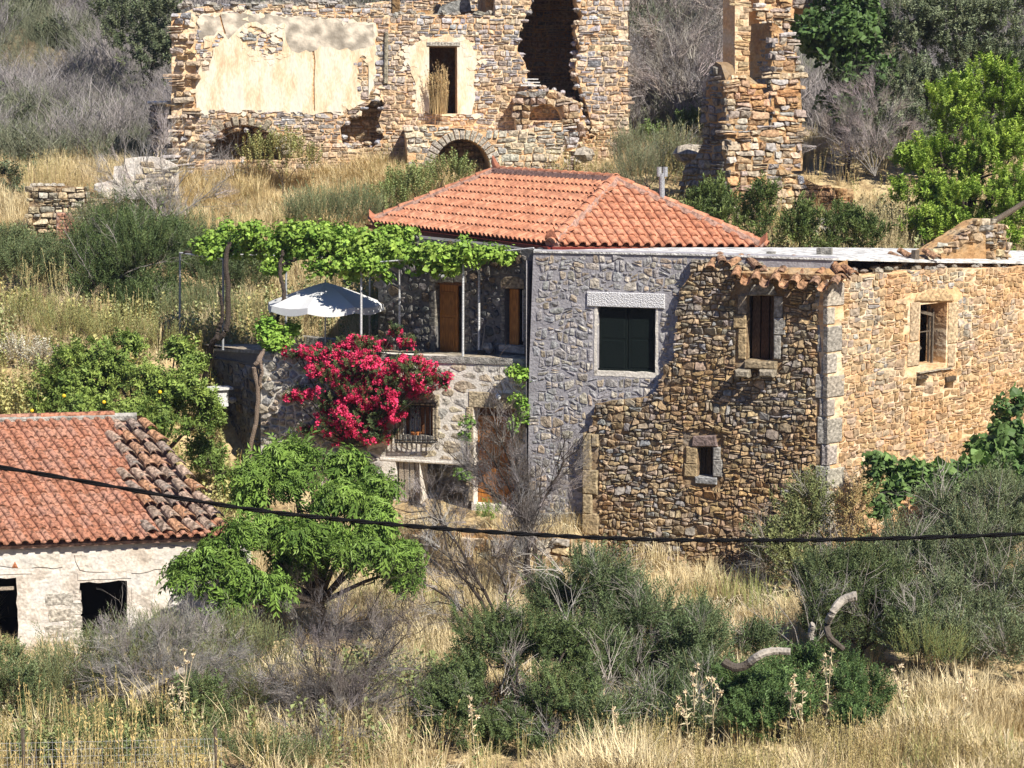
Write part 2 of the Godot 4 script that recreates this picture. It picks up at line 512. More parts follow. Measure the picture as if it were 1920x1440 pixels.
# ---------------------------------------------------------------- the ground
const MIDDLE := [20, -0.2, 39, 0.0, 40.2, 0.1, 40.6, 0.55, 43.5, 0.95, 45.0, 1.6, 47.4, 3.75, 50, 4.35, 53, 5.0, 58, 6.05, 63, 7.45, 66, 8.0, 75, 9.4, 150, 47]
const LEFT := [20, -0.2, 36, 0.0, 39, 0.7, 42.5, 2.6, 47, 3.75, 50, 4.2, 53, 4.6, 58, 5.9, 63, 7.5, 66, 8.0, 75, 9.6, 150, 47]
const RIGHT := [20, -0.2, 39, 0.0, 43.6, 0.1, 45.5, 4.0, 48, 5.1, 50, 5.5, 54, 5.9, 57.5, 6.4, 59, 7.2, 63, 8.2, 66, 8.6, 75, 10.0, 150, 50]
func along(a: Array, d: float) -> float:
	for i in range(2, a.size(), 2):
		if d <= a[i]:
			return lerpf(a[i - 1], a[i + 1], clampf((d - a[i - 2]) / (a[i] - a[i - 2]), 0, 1))
	return a[a.size() - 1]
func ground_y(x: float, d: float) -> float:
	var l := 1.0 - smoothstep(-9.4, -7.3, x) if d < 46.5 else 1.0 - smoothstep(-8.8, -6.4, x)
	var far := smoothstep(44.5, 48.0, d)
	var r := smoothstep(lerpf(1.35, 1.4, far), lerpf(1.95, 4.2, far), x)
	var y := along(MIDDLE, d) * (1 - l - r) + along(LEFT, d) * l + along(RIGHT, d) * r
	y += field.get_noise_2d(x * 6.0, d * 6.0) * (0.16 if d < 64 else 1.2 * smoothstep(64, 90, d) + 0.16)
	return y
func on_ground(x: float, d: float) -> Vector3:
	return Vector3(x, ground_y(x, d), -d)

func build_ground() -> void:
	var s := SurfaceTool.new()
	s.begin(Mesh.PRIMITIVE_TRIANGLES)
	var ds := []
	var d := -6.0
	while d < 150:
		ds.append(d)
		d += 0.5 if d > 20 and d < 66 else 2.0
	var xs := []
	for i in 101:
		var t := (i - 50) / 50.0
		xs.append(signf(t) * (absf(t) * 14.0 + pow(absf(t), 4.0) * 60.0))
	for z in ds:
		for x in xs:
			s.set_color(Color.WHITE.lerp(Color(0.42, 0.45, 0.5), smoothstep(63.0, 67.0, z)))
			s.add_vertex(on_ground(x, z))
	for j in ds.size() - 1:
		for i in xs.size() - 1:
			var a := j * xs.size() + i
			for k in [a, a + 1, a + xs.size() + 1, a, a + xs.size() + 1, a + xs.size()]:
				s.add_index(k)
	s.generate_normals()
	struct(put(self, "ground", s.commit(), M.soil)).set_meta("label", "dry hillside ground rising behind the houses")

func _ready() -> void:
	# camera
	var cam := Camera3D.new()
	cam.name = "camera"
	cam.position = CAM
	cam.rotation = Vector3(-PITCH, 0, 0)
	cam.fov = rad_to_deg(2 * atan(720.0 / FPX))
	cam.near = 0.5; cam.far = 400
	add_child(cam)
	# sky, exposure
	var env := Environment.new()
	var sky := Sky.new()
	var sm := ProceduralSkyMaterial.new()
	sm.sky_top_color = Color(0.26, 0.40, 0.66); sm.sky_horizon_color = Color(0.60, 0.69, 0.80)
	sm.ground_bottom_color = Color(0.25, 0.21, 0.15); sm.ground_horizon_color = Color(0.45, 0.42, 0.36)
	sm.sky_curve = 0.15
	sm.sun_angle_max = 1.0
	sky.sky_material = sm
	env.background_mode = Environment.BG_SKY
	env.sky = sky
	env.background_energy_multiplier = 0.6
	env.tonemap_mode = Environment.TONE_MAPPER_LINEAR
	env.tonemap_exposure = 1.7
	env.sdfgi_enabled = true; env.ssao_enabled = true; env.ssil_enabled = true
	env.fog_enabled = true; env.fog_density = 0.0002; env.fog_light_color = Color(0.80, 0.84, 0.95)
	var we := WorldEnvironment.new()
	we.name = "environment"
	we.environment = env
	add_child(we)
	# sun: from the right, in front of the walls, 45 degrees up
	var sun := DirectionalLight3D.new()
	sun.name = "sun"
	sun.light_energy = 1.6
	sun.light_color = Color(1.0, 0.97, 0.915)
	sun.light_angular_distance = 0.5
	sun.shadow_enabled = true
	sun.rotation = Vector3(deg_to_rad(-45), deg_to_rad(40), 0)
	add_child(sun)
	rng.seed = 4711
	field.seed = 5; field.frequency = 0.02; field.fractal_octaves = 4
	lumps.seed = 9; lumps.frequency = 0.5; lumps.fractal_octaves = 3
	make_materials()
	build_ground()
	build_left_house()
	build_terrace_house()
	build_plastered_house()
	build_rubble_house()
	build_ruin()
	build_tower()
	build_walls()
	build_terrace_things()
	build_small_things()
	build_plants()

# ---------------------------------------------------------------- roof tiles
func wave_tile(p: float, l: float, thick: float, flat_part := 0.42) -> ArrayMesh:     # a pan and a barrel in one; x across, y up, z down the slope
	var prof := []
	for k in 4:
		prof.append(Vector2(p * flat_part * k / 3.0, 0.012 * pow(absf(k - 1.5) / 1.5, 2.0)))
	for k in range(1, 7):
		var a := PI * k / 6.0
		var r := p * (1 - flat_part) * 0.5
		prof.append(Vector2(p * flat_part + r - cos(a) * r, 0.012 + sin(a) * r * 0.95))
	return extruded(prof, l, thick, 1.0, 0.62)
func barrel_tile(r: float, l: float, thick: float, taper := 0.8) -> ArrayMesh:
	var prof := []
	for k in 8:
		var a := PI * k / 7.0
		prof.append(Vector2(-cos(a) * r, sin(a) * r * 0.85))
	return extruded(prof, l, thick, taper)
func extruded(prof: Array, l: float, thick: float, taper: float, low := -1.0) -> ArrayMesh:
	if low < 0: low = taper
	var s := Shape.new()
	for i in prof.size() - 1:
		var a: Vector2 = prof[i]
		var b: Vector2 = prof[i + 1]
		var a0 := Vector3(a.x * taper, a.y * low, -l / 2)
		var b0 := Vector3(b.x * taper, b.y * low, -l / 2)
		var a1 := Vector3(a.x, a.y, l / 2)
		var b1 := Vector3(b.x, b.y, l / 2)
		var dn := Vector3(0, thick, 0)
		s.quad(a0, b0, b1, a1)
		s.quad(a0 - dn, b0 - dn, b1 - dn, a1 - dn)
		s.quad(a1, b1, b1 - dn, a1 - dn)
		s.quad(a0, b0, b0 - dn, a0 - dn)
	return s.mesh()
func tile_at(parent: Node3D, called: String, m: Mesh, material: Material, t: Transform3D) -> MeshInstance3D:
	var o := MeshInstance3D.new()
	o.name = called; o.mesh = m; o.material_override = material
	parent.add_child(o, true)
	o.transform = Transform3D(t.basis, t.origin - origin(parent))
	return o
func slope_basis(e: Vector3, up: Vector3) -> Basis:                    # e along the eave, up the slope
	var n := e.cross(-up).normalized()
	if n.y < 0: n = -n
	var z := e.cross(n).normalized()
	return Basis(e, n, z)

# ---------------------------------------------------------------- the house at the lower left
func build_left_house() -> void:
	var root := thing("tiled_house", "low plastered house with empty windows under a weathered orange tile roof", "house", Vector3(-6.5, 0, -34.5))
	var f := Face.new(W(240, 1100, 34.2), 12)
	var win := rc(f, 153, 1208, 238, 1089)
	var door := rc(f, -62, 1270, 30, 1083)
	var outline := pp(f, [-260, 1300, -260, 1019, 410, 1003, 470, 1001, 470, 1290])
	var w := wall(root, "front_wall", f, ragged(outline, 0.02, 0.5), [ragged(win, 0.018, 0.14), ragged(door, 0.018, 0.14)], 0.5, M.grey_plaster)
	# patches of bare stone in the plaster and dressed stones round the openings
	for q in [[86, 1172, 140, 1196], [84, 1200, 138, 1222], [88, 1226, 138, 1250], [90, 1140, 138, 1166], [84, 1112, 136, 1136], [128, 1156, 154, 1178], [130, 1182, 156, 1206], [128, 1130, 153, 1152], [129, 1108, 152, 1126], [88, 1254, 138, 1278]]:
		block(w, "stone", f, ragged(rc(f, q[0] + rnd(-4, 4), q[3], q[2], q[1]), 0.02, 0.09), -0.02, rnd(0.004, 0.012), M.rock, vary(Color(0.66, 0.60, 0.52), 0.10), 0.003)
	for q in [[-70, 1064, 60, 1081], [146, 1071, 246, 1088]]:
		block(w, "lintel", f, ragged(rc(f, q[0], q[3], q[2], q[1]), 0.01, 0.15), -0.1, 0.014, M.grey_plaster, Color(1.1, 1.08, 1.04))
	# a chipped place over the door
	block(w, "brick", f, pp(f, [22, 1064, 28, 1052, 34, 1064]), -0.02, 0.025, M.rock, Color(0.5, 0.2, 0.1))
	block(w, "rough_plaster", f, ragged(pp(f, [140, 1040, 300, 1022, 390, 1030, 330, 1060, 250, 1074, 150, 1068]), 0.03, 0.12), -0.02, 0.016, M.grey_plaster, Color(1.0, 0.98, 0.95))
	block(w, "rough_plaster", f, ragged(pp(f, [0, 1030, 110, 1030, 118, 1062, 40, 1066, 0, 1060]), 0.03, 0.12), -0.02, 0.018, M.grey_plaster, Color(1.02, 1.0, 0.98))
	block(w, "rough_plaster", f, ragged(pp(f, [246, 1100, 300, 1140, 262, 1190, 244, 1200]), 0.02, 0.12), -0.02, 0.012, M.grey_plaster, Color(1.25, 1.2, 1.08))
	# the plank across the left opening, the brick on the sill
	block(root, "plank", f, rc(f, -80, 1113, 26, 1102), -0.12, -0.09, M.wood_pale, Color(1.3, 1.25, 1.2))
	block(w, "window_sill", f, rc(f, 150, 1219, 240, 1209), -0.3, 0.03, M.rock, Color(0.42, 0.2, 0.11), 0.01)
	# side and back walls and the dark inside
	var a := uv(f, 470, 1002)
	var b := uv(f, -260, 1010)
	var s := Shape.new()
	var zz := f.n + f.u * 0.37
	for x in [b.x, a.x - 0.7]:
		s.box(Transform3D(Basis(f.u, Vector3.UP, zz), f.at(Vector2(x + 0.2, 0.8)) - zz * 3.5), Vector3(0.45, 2.1, 6.0))
	s.box(Transform3D(Basis(f.u, Vector3.UP, f.n), f.at(Vector2((a.x + b.x) / 2, 0.8)) - zz * 6.6), Vector3(a.x - b.x, 2.1, 0.4))
	put(root, "side_walls", s, M.grey_plaster)
	s = Shape.new()
	s.box(Transform3D(Basis(f.u, Vector3.UP, f.n), f.at(Vector2((a.x + b.x) / 2 - 1.0, 0.95), -2.4)), Vector3(a.x - b.x - 2.0, 1.9, 0.2))
	s.box(Transform3D(Basis(f.u, Vector3.UP, f.n), f.at(Vector2((a.x + b.x) / 2 - 0.6, 1.93), -1.5)), Vector3(a.x - b.x - 1.4, 0.08, 1.9))
	put(root, "sooty_partition", s, M.black)
	s = Shape.new()
	s.box(Transform3D(Basis(f.u, Vector3.UP, f.n), f.at(Vector2((a.x + b.x) / 2, 0.02), -3.8)), Vector3(a.x - b.x - 0.1, 0.1, 6.7))
	put(root, "floor", s, M.black)
	# the roof
	var c := f.at(Vector2(uv(f, 440, 1003).x, uv(f, 200, 1008).y), 0.18)
	var e := -f.u
	var eave_y: float = c.y
	var ridge := W(200, 781, 37.9)
	var rise: float = ridge.y - eave_y
	var run: float = (c - Vector3(ridge.x, c.y, ridge.z)).dot(f.n)
	var up := (-f.n * run + Vector3.UP * rise)
	var sl := up.length()
	up = up.normalized()
	var bs := slope_basis(f.u, up)
	var lean := -f.u * 0.34                            # the courses run askew
	up = up + lean
	bs.z = -up
	var roof := put(root, "roof", Shape.new(), M.tile_mortar)
	s = Shape.new()
	var wide := 7.7
	s.box(Transform3D(bs, c + e * wide / 2 + up * (sl / 2 - 0.02) - bs.y * 0.10), Vector3(wide - 0.05, 0.06, sl - 0.1))
	# the far slope
	var back := (-f.n * run * 1.15 - Vector3.UP * rise * 1.1)
	var rc_ := c + up * sl
	s.quad(rc_, rc_ + e * wide, rc_ + e * wide + back, rc_ + back)
	roof.mesh = s.mesh()
	var rows := 11
	var pitch := 0.209
	var cols := int(wide / pitch)
	var rl := sl / rows
	var t1 := wave_tile(pitch * 1.04, rl * 1.2, 0.022)
	var tones := []
	for k in 5:
		var m: StandardMaterial3D = M.old_tile.duplicate()
		m.albedo_color = [lin(0.54, 0.255, 0.165), lin(0.49, 0.225, 0.14), lin(0.57, 0.295, 0.20), lin(0.52, 0.235, 0.145), lin(0.54, 0.28, 0.195)][k]
		m.uv1_offset = Vector3(k * 0.37, k * 0.21, k * 0.53)
		tones.append(m)
	var old0 := 1.3                                   # the strip of old barrel tiles by the right verge
	for j in rows:
		var strip := 1.45 + 0.02 * (j % 3) - j * 0.075
		for i in cols:
			var x := (i + 1) * pitch
			if x < (strip if j > 0 else 0.05): continue
			if x > 7.0: continue
			var p := c + e * x + up * ((j + 0.5) * rl) + bs.y * (0.015 + rnd(-0.004, 0.004))
			var bb := bs.rotated(bs.x, -0.045 + rnd(-0.012, 0.012)).rotated(bs.y, rnd(-0.014, 0.014))
			tile_at(roof, "tile", t1, tones[rng.randi() % 5], Transform3D(bb, p))
	var t2 := barrel_tile(0.122, 0.41, 0.018, 0.78)
	var olds := []
	for k in 5:
		var m: StandardMaterial3D = M.lichen_tile.duplicate()
		m.albedo_color = [lin(0.52, 0.31, 0.20), lin(0.42, 0.32, 0.25), lin(0.60, 0.34, 0.20), lin(0.38, 0.30, 0.25), lin(0.54, 0.40, 0.31)][k]
		m.uv1_offset = Vector3(k * 0.31, k * 0.27, k * 0.43)
		olds.append(m)
	var sm := Shape.new()
	var r2 := 9
	for i in 6:
		for j in r2:
			var x := 0.1 + i * 0.262 - j * 0.004
			var y := (j + 0.55) * sl * 0.94 / r2
			if x > 1.52 - y * 0.185: continue
			var p := c + e * (x + rnd(-0.025, 0.025)) + up * y + bs.y * (0.03 + rnd(-0.01, 0.015))
			var bb := bs.rotated(bs.y, rnd(-0.09, 0.09) + 0.05).rotated(bs.x, -0.07 + rnd(-0.03, 0.02))
			tile_at(roof, "old_tile", t2, olds[rng.randi() % 5], Transform3D(bb, p))
			# mortar smeared over the joint
			if rnd(0, 1) < 0.6:
				var st := Shape.new()
				for k in 6:
					var a0 := PI * k / 5.0
					sm.tint = vary(Color(0.72, 0.76, 0.76), 0.12)
					if k < 5:
						var a1 := PI * (k + 1) / 5.0
						var q := []
						for z in [-0.035 + rnd(-0.02, 0.02), 0.035 + rnd(-0.02, 0.02)]:
							q.append(p + bb * Vector3(-cos(a0) * 0.105, sin(a0) * 0.098 + 0.004, 0.16 + z))
							q.append(p + bb * Vector3(-cos(a1) * 0.105, sin(a1) * 0.098 + 0.004, 0.16 + z))
						sm.quad(q[0], q[1], q[3], q[2])
	stuff(put(roof, "mortar", sm, M.concrete))
	# ridge tiles bedded in mortar
	var t3 := barrel_tile(0.085, 0.47, 0.018, 0.92)
	var ridge_basis := Basis(bs.z.cross(Vector3.UP).normalized(), Vector3.UP, f.u)
	ridge_basis = Basis(f.n, Vector3.UP, -f.u)
	for k in 16:
		var p := rc_ + e * (0.75 + k * 0.455) + Vector3(0, 0.035 + rnd(-0.008, 0.008), 0)
		tile_at(roof, "ridge_tile", t3, tones[rng.randi() % 5], Transform3D(ridge_basis.rotated(Vector3.UP, rnd(-0.03, 0.03)), p))
	s = Shape.new()
	s.tube([rc_ + e * 0.1 - Vector3(0, 0.03, 0) + f.n * 0.02, rc_ + e * 3.6 - Vector3(0, 0.02, 0) + f.n * 0.03, rc_ + e * wide - Vector3(0, 0.03, 0) + f.n * 0.02], 0.10, 0.10, 7)
	put(roof, "ridge_mortar", s, M.concrete)

# ---------------------------------------------------------------- the house with the terrace
func jambs(parent: Node3D, f: Face, x0: float, x1: float, y0: float, y1: float, w: float, n: int, tint: Color, d := 0.02, m := "rock") -> void:    # dressed blocks at both sides of an opening, pixels, y0 top
	for side in 2:
		for k in n:
			var ya := lerpf(y0, y1, float(k) / n)
			var yb := lerpf(y0, y1, (k + 1.0) / n)
			var ww := w * (1.0 if k % 2 == side else 0.72)
			var q := rc(f, x0 - ww, yb, x0, ya) if side == 0 else rc(f, x1, yb, x1 + ww, ya)
			block(parent, "jamb_stone", f, inset(q, 0.006), -0.12, d + rnd(-0.004, 0.006), M[m], vary(tint, 0.12), 0.012)

func build_terrace_house() -> void:
	var root := thing("stone_house", "stone house with a terracotta hipped roof behind a raised terrace", "house", Vector3(0, 4.3, -44))
	# front wall under the vine, in shade: faces away from the sun
	var right := W(1004, 667, 42.5)
	var left := W(709, 640, 46.0)
	var dir := Vector3(right.x - left.x, 0, right.z - left.z)
	var f := Face.new(left, rad_to_deg(atan2(-dir.z, dir.x)))
	f = Face.new(left, -rad_to_deg(atan2(dir.z, dir.x)))
	var door := rc(f, 817, 672, 872, 527)
	var win := rc(f, 947, 650, 981, 539)
	var outline := pp(f, [709, 700, 709, 438, 1030, 472, 1030, 700])
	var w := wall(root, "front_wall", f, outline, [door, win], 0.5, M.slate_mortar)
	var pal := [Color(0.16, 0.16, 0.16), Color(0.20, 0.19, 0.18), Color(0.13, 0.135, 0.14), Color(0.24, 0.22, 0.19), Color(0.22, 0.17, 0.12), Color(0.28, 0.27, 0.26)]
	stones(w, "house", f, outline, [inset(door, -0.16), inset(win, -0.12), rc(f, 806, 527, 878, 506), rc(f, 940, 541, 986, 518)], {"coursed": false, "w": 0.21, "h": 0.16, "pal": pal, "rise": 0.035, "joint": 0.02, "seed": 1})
	for q in [[806, 829], [829.5, 851], [851.5, 876]]:
		block(w, "lintel_stone", f, inset(rc(f, q[0], 529, q[1], 508), 0.006), -0.1, 0.03, M.rock, vary(Color(0.26, 0.24, 0.2), 0.1), 0.012)
	block(w, "lintel_stone", f, pp(f, [940, 541, 940, 526, 948, 519, 972, 518, 983, 524, 984, 541]), -0.1, 0.03, M.rock, Color(0.33, 0.27, 0.19), 0.012)
	jambs(w, f, 817, 872, 529, 660, 12, 8, Color(0.26, 0.24, 0.21))
	jambs(w, f, 947, 981, 541, 650, 9, 7, Color(0.27, 0.25, 0.22))
	block(w, "window_sill", f, rc(f, 940, 658, 988, 650), -0.2, 0.08, M.concrete)
	# door leaf folded open at the left, dark hall behind a half-open inner door
	var dn := put(root, "door", Shape.new(), M.wood_orange)
	var s := Shape.new()
	prism(s, f, rc(f, 818, 668, 851, 533), -0.16, -0.11, 0.01)
	dn.mesh = s.mesh()
	dn.position = -origin(root)
	for q in [[822, 548, 847, 590], [822, 597, 847, 660]]:
		block(dn, "door_panel", f, rc(f, q[0], q[3], q[2], q[1]), -0.115, -0.095, M.wood_orange, Color(0.85, 0.85, 0.85), 0.008)
	block(root, "door_frame", f, rc(f, 817, 533, 872, 527), -0.3, -0.06, M.wood_brown)
	block(root, "inner_door", f, rc(f, 852, 668, 871, 533), -0.3, -0.26, M.wood_brown, Color(0.5, 0.5, 0.6))
	block(root, "shutter", f, rc(f, 950, 646, 967, 543), -0.12, -0.08, M.wood_orange, Color(1.1, 1.05, 1), 0.008)
	var wn := block(root, "window", f, rc(f, 970.5, 641, 973.5, 545), -0.2, -0.15, M.white)
	block(wn, "frame", f, rc(f, 973.5, 641, 980, 639), -0.2, -0.15, M.white)
	block(wn, "pane", f, rc(f, 973.5, 640, 981, 545), -0.19, -0.185, M.glass)
	block(root, "room_back", f, rc(f, 800, 680, 990, 500), -1.3, -1.2, M.black)
	# the lamp over the door
	var lp := Shape.new()
	lp.tube([f.at(uv(f, 833, 516), 0.02), f.at(uv(f, 833, 516), 0.1)], 0.05, 0.05, 8)
	var lamp := put(self, "wall_lamp", lp, M.steel)
	tag(lamp, "round grey bulkhead lamp over the shaded terrace door", "lamp")
	s = Shape.new()
	s.tint = Color(0.45, 0.46, 0.48)
	lumpy_ball(s, f.at(uv(f, 834, 517), 0.11), 0.06)
	put(lamp, "lamp_glass", s, M.white)
	# roof
	var c := W(1035, 457, 42.3)
	var l := W(697, 416, 50.0)
	var r := W(1432, 462, 44.2)
	var rr := W(1152, 338, 45.3)
	var rl := rr + (l - c) * 0.63
	rl.y += 0.02
	var bk := l + (r - c)
	var roof := put(root, "roof", Shape.new(), M.tile)
	s = Shape.new()
	s.tint = Color(0.42, 0.17, 0.10)
	var dnv := Vector3(0, -0.06, 0)
	for q in [[c, l, rl, rr], [r, bk, rl, rr]]:
		s.quad(q[0] + dnv, q[1] + dnv, q[2] + dnv, q[3] + dnv)
	s.tri(c + dnv, r + dnv, rr + dnv); s.tri(l + dnv, bk + dnv, rl + dnv)
	s.quad(c + dnv * 1.5, l + dnv * 1.5, bk + dnv * 1.5, r + dnv * 1.5)
	roof.mesh = s.mesh()
	var tones := []
	for k in 4:
		var m: StandardMaterial3D = M.tile.duplicate()
		m.albedo_color = [lin(0.60, 0.265, 0.155), lin(0.66, 0.30, 0.18), lin(0.55, 0.235, 0.135), lin(0.63, 0.30, 0.185)][k]
		tones.append(m)
	var rest := Shape.new()
	rest.tint = Color(0.60, 0.19, 0.10)
	var count := 0
	for side in 2:
		var a: Vector3 = c
		var b: Vector3 = [r, l][side]
		var e := (b - a).normalized()
		var nn := (b - a).cross(rr - a).normalized()
		var up := nn.cross(e).normalized()
		if up.y < 0: up = -up
		var along_e := e if side == 0 else -e
		var bs := slope_basis(along_e, up)
		var len_e := a.distance_to(b)
		var cols: int = [20, 44][side]
		var pitch := len_e / cols
		var slope_len := (rr - a).dot(up)
		var rows: int = [8, 8][side]
		var rw := slope_len / rows
		var tm := wave_tile(pitch * 1.03, rw * 1.16, 0.03, 0.36)
		var ta := (rr - a).dot(e)
		var tb := (rl - a).dot(e) if side == 1 else ta
		for j in rows:
			var y := (j + 0.5) * rw
			var x0 := lerpf(0, ta, y / slope_len)
			var x1 := lerpf(len_e, tb, y / slope_len)
			for i in cols:
				var x := (i + 0.5) * pitch
				if x < x0 - pitch * 0.3 or x > x1 + pitch * 0.3: continue
				var p := a + e * x - bs.x * pitch * 0.5 + up * (y - 0.02) + bs.y * 0.012
				var bb := bs.rotated(bs.x, -0.055 + rnd(-0.008, 0.008)).rotated(bs.y, rnd(-0.012, 0.012))
				count += 1
				if side == 0 or count < 290:
					tile_at(roof, "tile", tm, tones[rng.randi() % 4], Transform3D(bb, p))
				else:
					rest.tint = vary(Color(0.60, 0.27, 0.16), 0.08)
					var arr := tm.surface_get_arrays(0)
					for v in arr[Mesh.ARRAY_VERTEX]:
						rest.v.append(p + bb * v); rest.c.append(rest.tint)
	stuff(put(roof, "far_tiles", rest, M.tile))
	# hips and ridge: half-round caps bedded in pinkish mortar
	var cap_m := barrel_tile(0.115, 0.44, 0.02, 0.88)
	for q in [[c, rr], [r, rr], [l, rl], [rr, rl]]:
		var a: Vector3 = q[0]
		var b: Vector3 = q[1]
		var d := (a - b).normalized()
		var x := d.cross(Vector3.UP).normalized()
		var y := x.cross(d).normalized()
		if y.y < 0: y = -y; x = -x
		var n := int(a.distance_to(b) / 0.37)
		for k in n:
			tile_at(roof, "hip_tile", cap_m, tones[rng.randi() % 4], Transform3D(Basis(x, y, d).rotated(x, -0.05 if x.cross(y).dot(d) > 0 else 0.05), b + d * (k + 0.6) * a.distance_to(b) / n + y * 0.055))
		s = Shape.new()
		var drop := Vector3(0, -0.015, 0)
		s.tube([a + drop, (a + b) / 2 + drop, b + drop], 0.15, 0.15, 8)
		put(roof, "hip_mortar", s, M.tile_mortar)
	# upturned corner tiles
	for q in [[c, rr, 0.9], [r, rr, 1.0], [l, rl, 1.0], [rl, rr, 1.5]]:
		var a: Vector3 = q[0]
		var d: Vector3 = (q[0] - q[1])
		d.y = 0
		d = d.normalized()
		var k: float = q[2]
		var x := d.cross(Vector3.UP).normalized()
		s = Shape.new()
		s.tint = Color(0.50, 0.2, 0.12)
		var p0 := []
		for i in 5:
			var t := i / 4.0
			var z := a + d * (t * 0.34 - 0.28) * k + Vector3(0, 0.02 + t * t * 0.2 * k, 0)
			var wv := lerpf(0.17, 0.06 if k > 1.2 else 0.15, t)
			p0.append([z - x * wv - Vector3(0, 0.08, 0), z - x * wv * 0.55 + Vector3(0, 0.06, 0), z + Vector3(0, 0.10, 0), z + x * wv * 0.55 + Vector3(0, 0.06, 0), z + x * wv - Vector3(0, 0.08, 0)])
		for i in 4:
			for j in 4:
				s.quad(p0[i][j], p0[i][j + 1], p0[i + 1][j + 1], p0[i + 1][j])
		s.quad(p0[4][0], p0[4][1], p0[4][3], p0[4][4]); s.tri(p0[4][1], p0[4][2], p0[4][3])
		put(roof, "horn_tile", s, M.tile)
		s = Shape.new()
		s.box(Transform3D(Basis(x, Vector3.UP, d), a - d * 0.13 - Vector3(0, 0.02, 0)), Vector3(0.26, 0.14, 0.24))
		put(roof, "corner_mortar", s, M.tile_mortar)
	# gutters
	for q in [[c, r], [c, l]]:
		var a: Vector3 = q[0]
		var b: Vector3 = q[1]
		var d := (b - a).normalized()
		var o := d.cross(Vector3.UP).normalized()
		if o.z < 0: o = -o
		s = Shape.new()
		var mid := (a + b) / 2 + o * 0.07
		var bs := Basis(d, Vector3.UP, o)
		s.box(Transform3D(bs, mid + Vector3(0, -0.115, 0)), Vector3(a.distance_to(b) + 0.1, 0.075, 0.13))
		s.box(Transform3D(bs, mid + Vector3(0, -0.068, 0.0) + o * 0.063), Vector3(a.distance_to(b) + 0.12, 0.022, 0.03))
		put(roof, "gutter", s, M.gutter)
		s = Shape.new()
		s.box(Transform3D(bs, mid + Vector3(0, -0.2, 0) - o * 0.2), Vector3(a.distance_to(b), 0.1, 0.2))
		put(roof, "eave_board", s, M.gutter)
	# flanks of the house, closed at the back
	s = Shape.new()
	var top := Vector3(0, -0.25, 0)
	for q in [[W(1004, 667, 42.7), Vector3(r.x, 0, r.z)], [Vector3(r.x, 0, r.z), Vector3(bk.x, 0, bk.z)], [Vector3(bk.x, 0, bk.z), Vector3(left.x, 0, l.z)], [Vector3(left.x, 0, l.z), left + Vector3(0, 0, -0.3)]]:
		var a: Vector3 = q[0]
		var b: Vector3 = q[1]
		a.y = 1.0; b.y = 1.0
		s.quad(a, b, b + Vector3(0, 5.2, 0), a + Vector3(0, 5.2, 0))
	put(root, "back_walls", s, M.slate_mortar)
	# terrace: front wall, flank, floor
	var tr := thing("terrace", "raised stone terrace with a barred window and a door under it", "terrace", Vector3(-2.4, 1, -43.4))
	var t := Face.new(W(990, 673, 42.1), -20)
	var p_left := f_x(t, 490)
	var gw := rc(t, 756, 818, 811, 756)
	var dr := rc(t, 888, 945, 966, 762)
	var under := rc(t, 787, 990, 884, 868)
	var gate := rc(t, 742, 990, 787, 862)
	outline = pp(t, [489, 1010, 489, 660, 530, 657, 640, 661, 760, 667, 992, 675, 1010, 676, 1010, 1010])
	var tw := wall(tr, "front_wall", t, outline, [gw, dr, under, gate], 0.45, M.pale_mortar)
	var pale := [Color(0.66, 0.57, 0.41), Color(0.62, 0.57, 0.49), Color(0.68, 0.59, 0.43), Color(0.56, 0.53, 0.49), Color(0.66, 0.56, 0.41), Color(0.62, 0.53, 0.40)]
	var holes := [inset(gw, -0.1), inset(dr, -0.1), inset(under, -0.02), inset(gate, -0.02), rc(t, 876, 765, 976, 736), rc(t, 740, 757, 826, 738)]
	stones(tw, "terrace", t, pp(t, [705, 860, 640, 666, 760, 672, 992, 684, 1000, 684, 1000, 1000, 900, 1000, 830, 866]), holes, {"coursed": false, "w": 0.30, "h": 0.19, "pal": pale, "rise": 0.012, "joint": 0.03, "vary": 0.1, "seed": 2})
	var grey := [Color(0.52, 0.48, 0.43), Color(0.46, 0.43, 0.41), Color(0.58, 0.52, 0.44), Color(0.42, 0.40, 0.39), Color(0.55, 0.46, 0.36)]
	stones(tw, "terrace", t, pp(t, [489, 1000, 489, 668, 530, 664, 645, 668, 712, 862, 712, 1000]), holes, {"coursed": false, "w": 0.22, "h": 0.16, "pal": grey, "rise": 0.055, "joint": 0.016, "seed": 3})
	block(tw, "lintel_stone", t, rc(t, 879, 763, 972, 738), -0.15, 0.02, M.rock, Color(0.60, 0.50, 0.34), 0.015)
	block(tw, "lintel_stone", t, rc(t, 742, 757, 824, 740), -0.15, 0.02, M.rock, Color(0.56, 0.48, 0.35), 0.015)
	jambs(tw, t, 756, 811, 757, 826, 15, 3, Color(0.58, 0.49, 0.35))
	jambs(tw, t, 888, 966, 763, 940, 14, 6, Color(0.58, 0.48, 0.33))
	block(tw, "concrete_edge", t, pp(t, [636, 672, 640, 659, 760, 665, 995, 673, 1002, 684, 760, 679]), 0.0, 0.03, M.concrete, Color(1.15, 1.15, 1.15))
	block(tw, "ledge", t, pp(t, [712, 864, 712, 857, 890, 868, 890, 874]), -0.3, 0.012, M.pale_mortar, Color(1, 1, 1), 0.02)
	# under the ledge: a recess in shade
	var rec := block(tw, "recess_wall", t, rc(t, 780, 990, 890, 860), -1.25, -1.15, M.grey_mortar)
	stones(rec, "terrace", t2_face(t, -1.15), rc(t2_face(t, -1.15), 780, 990, 892, 862), [], {"coursed": false, "w": 0.26, "h": 0.18, "pal": grey, "rise": 0.06, "joint": 0.02, "seed": 4})
	# the barred window
	var win_n := put(tr, "window", Shape.new(), M.wood_brown)
	s = Shape.new()
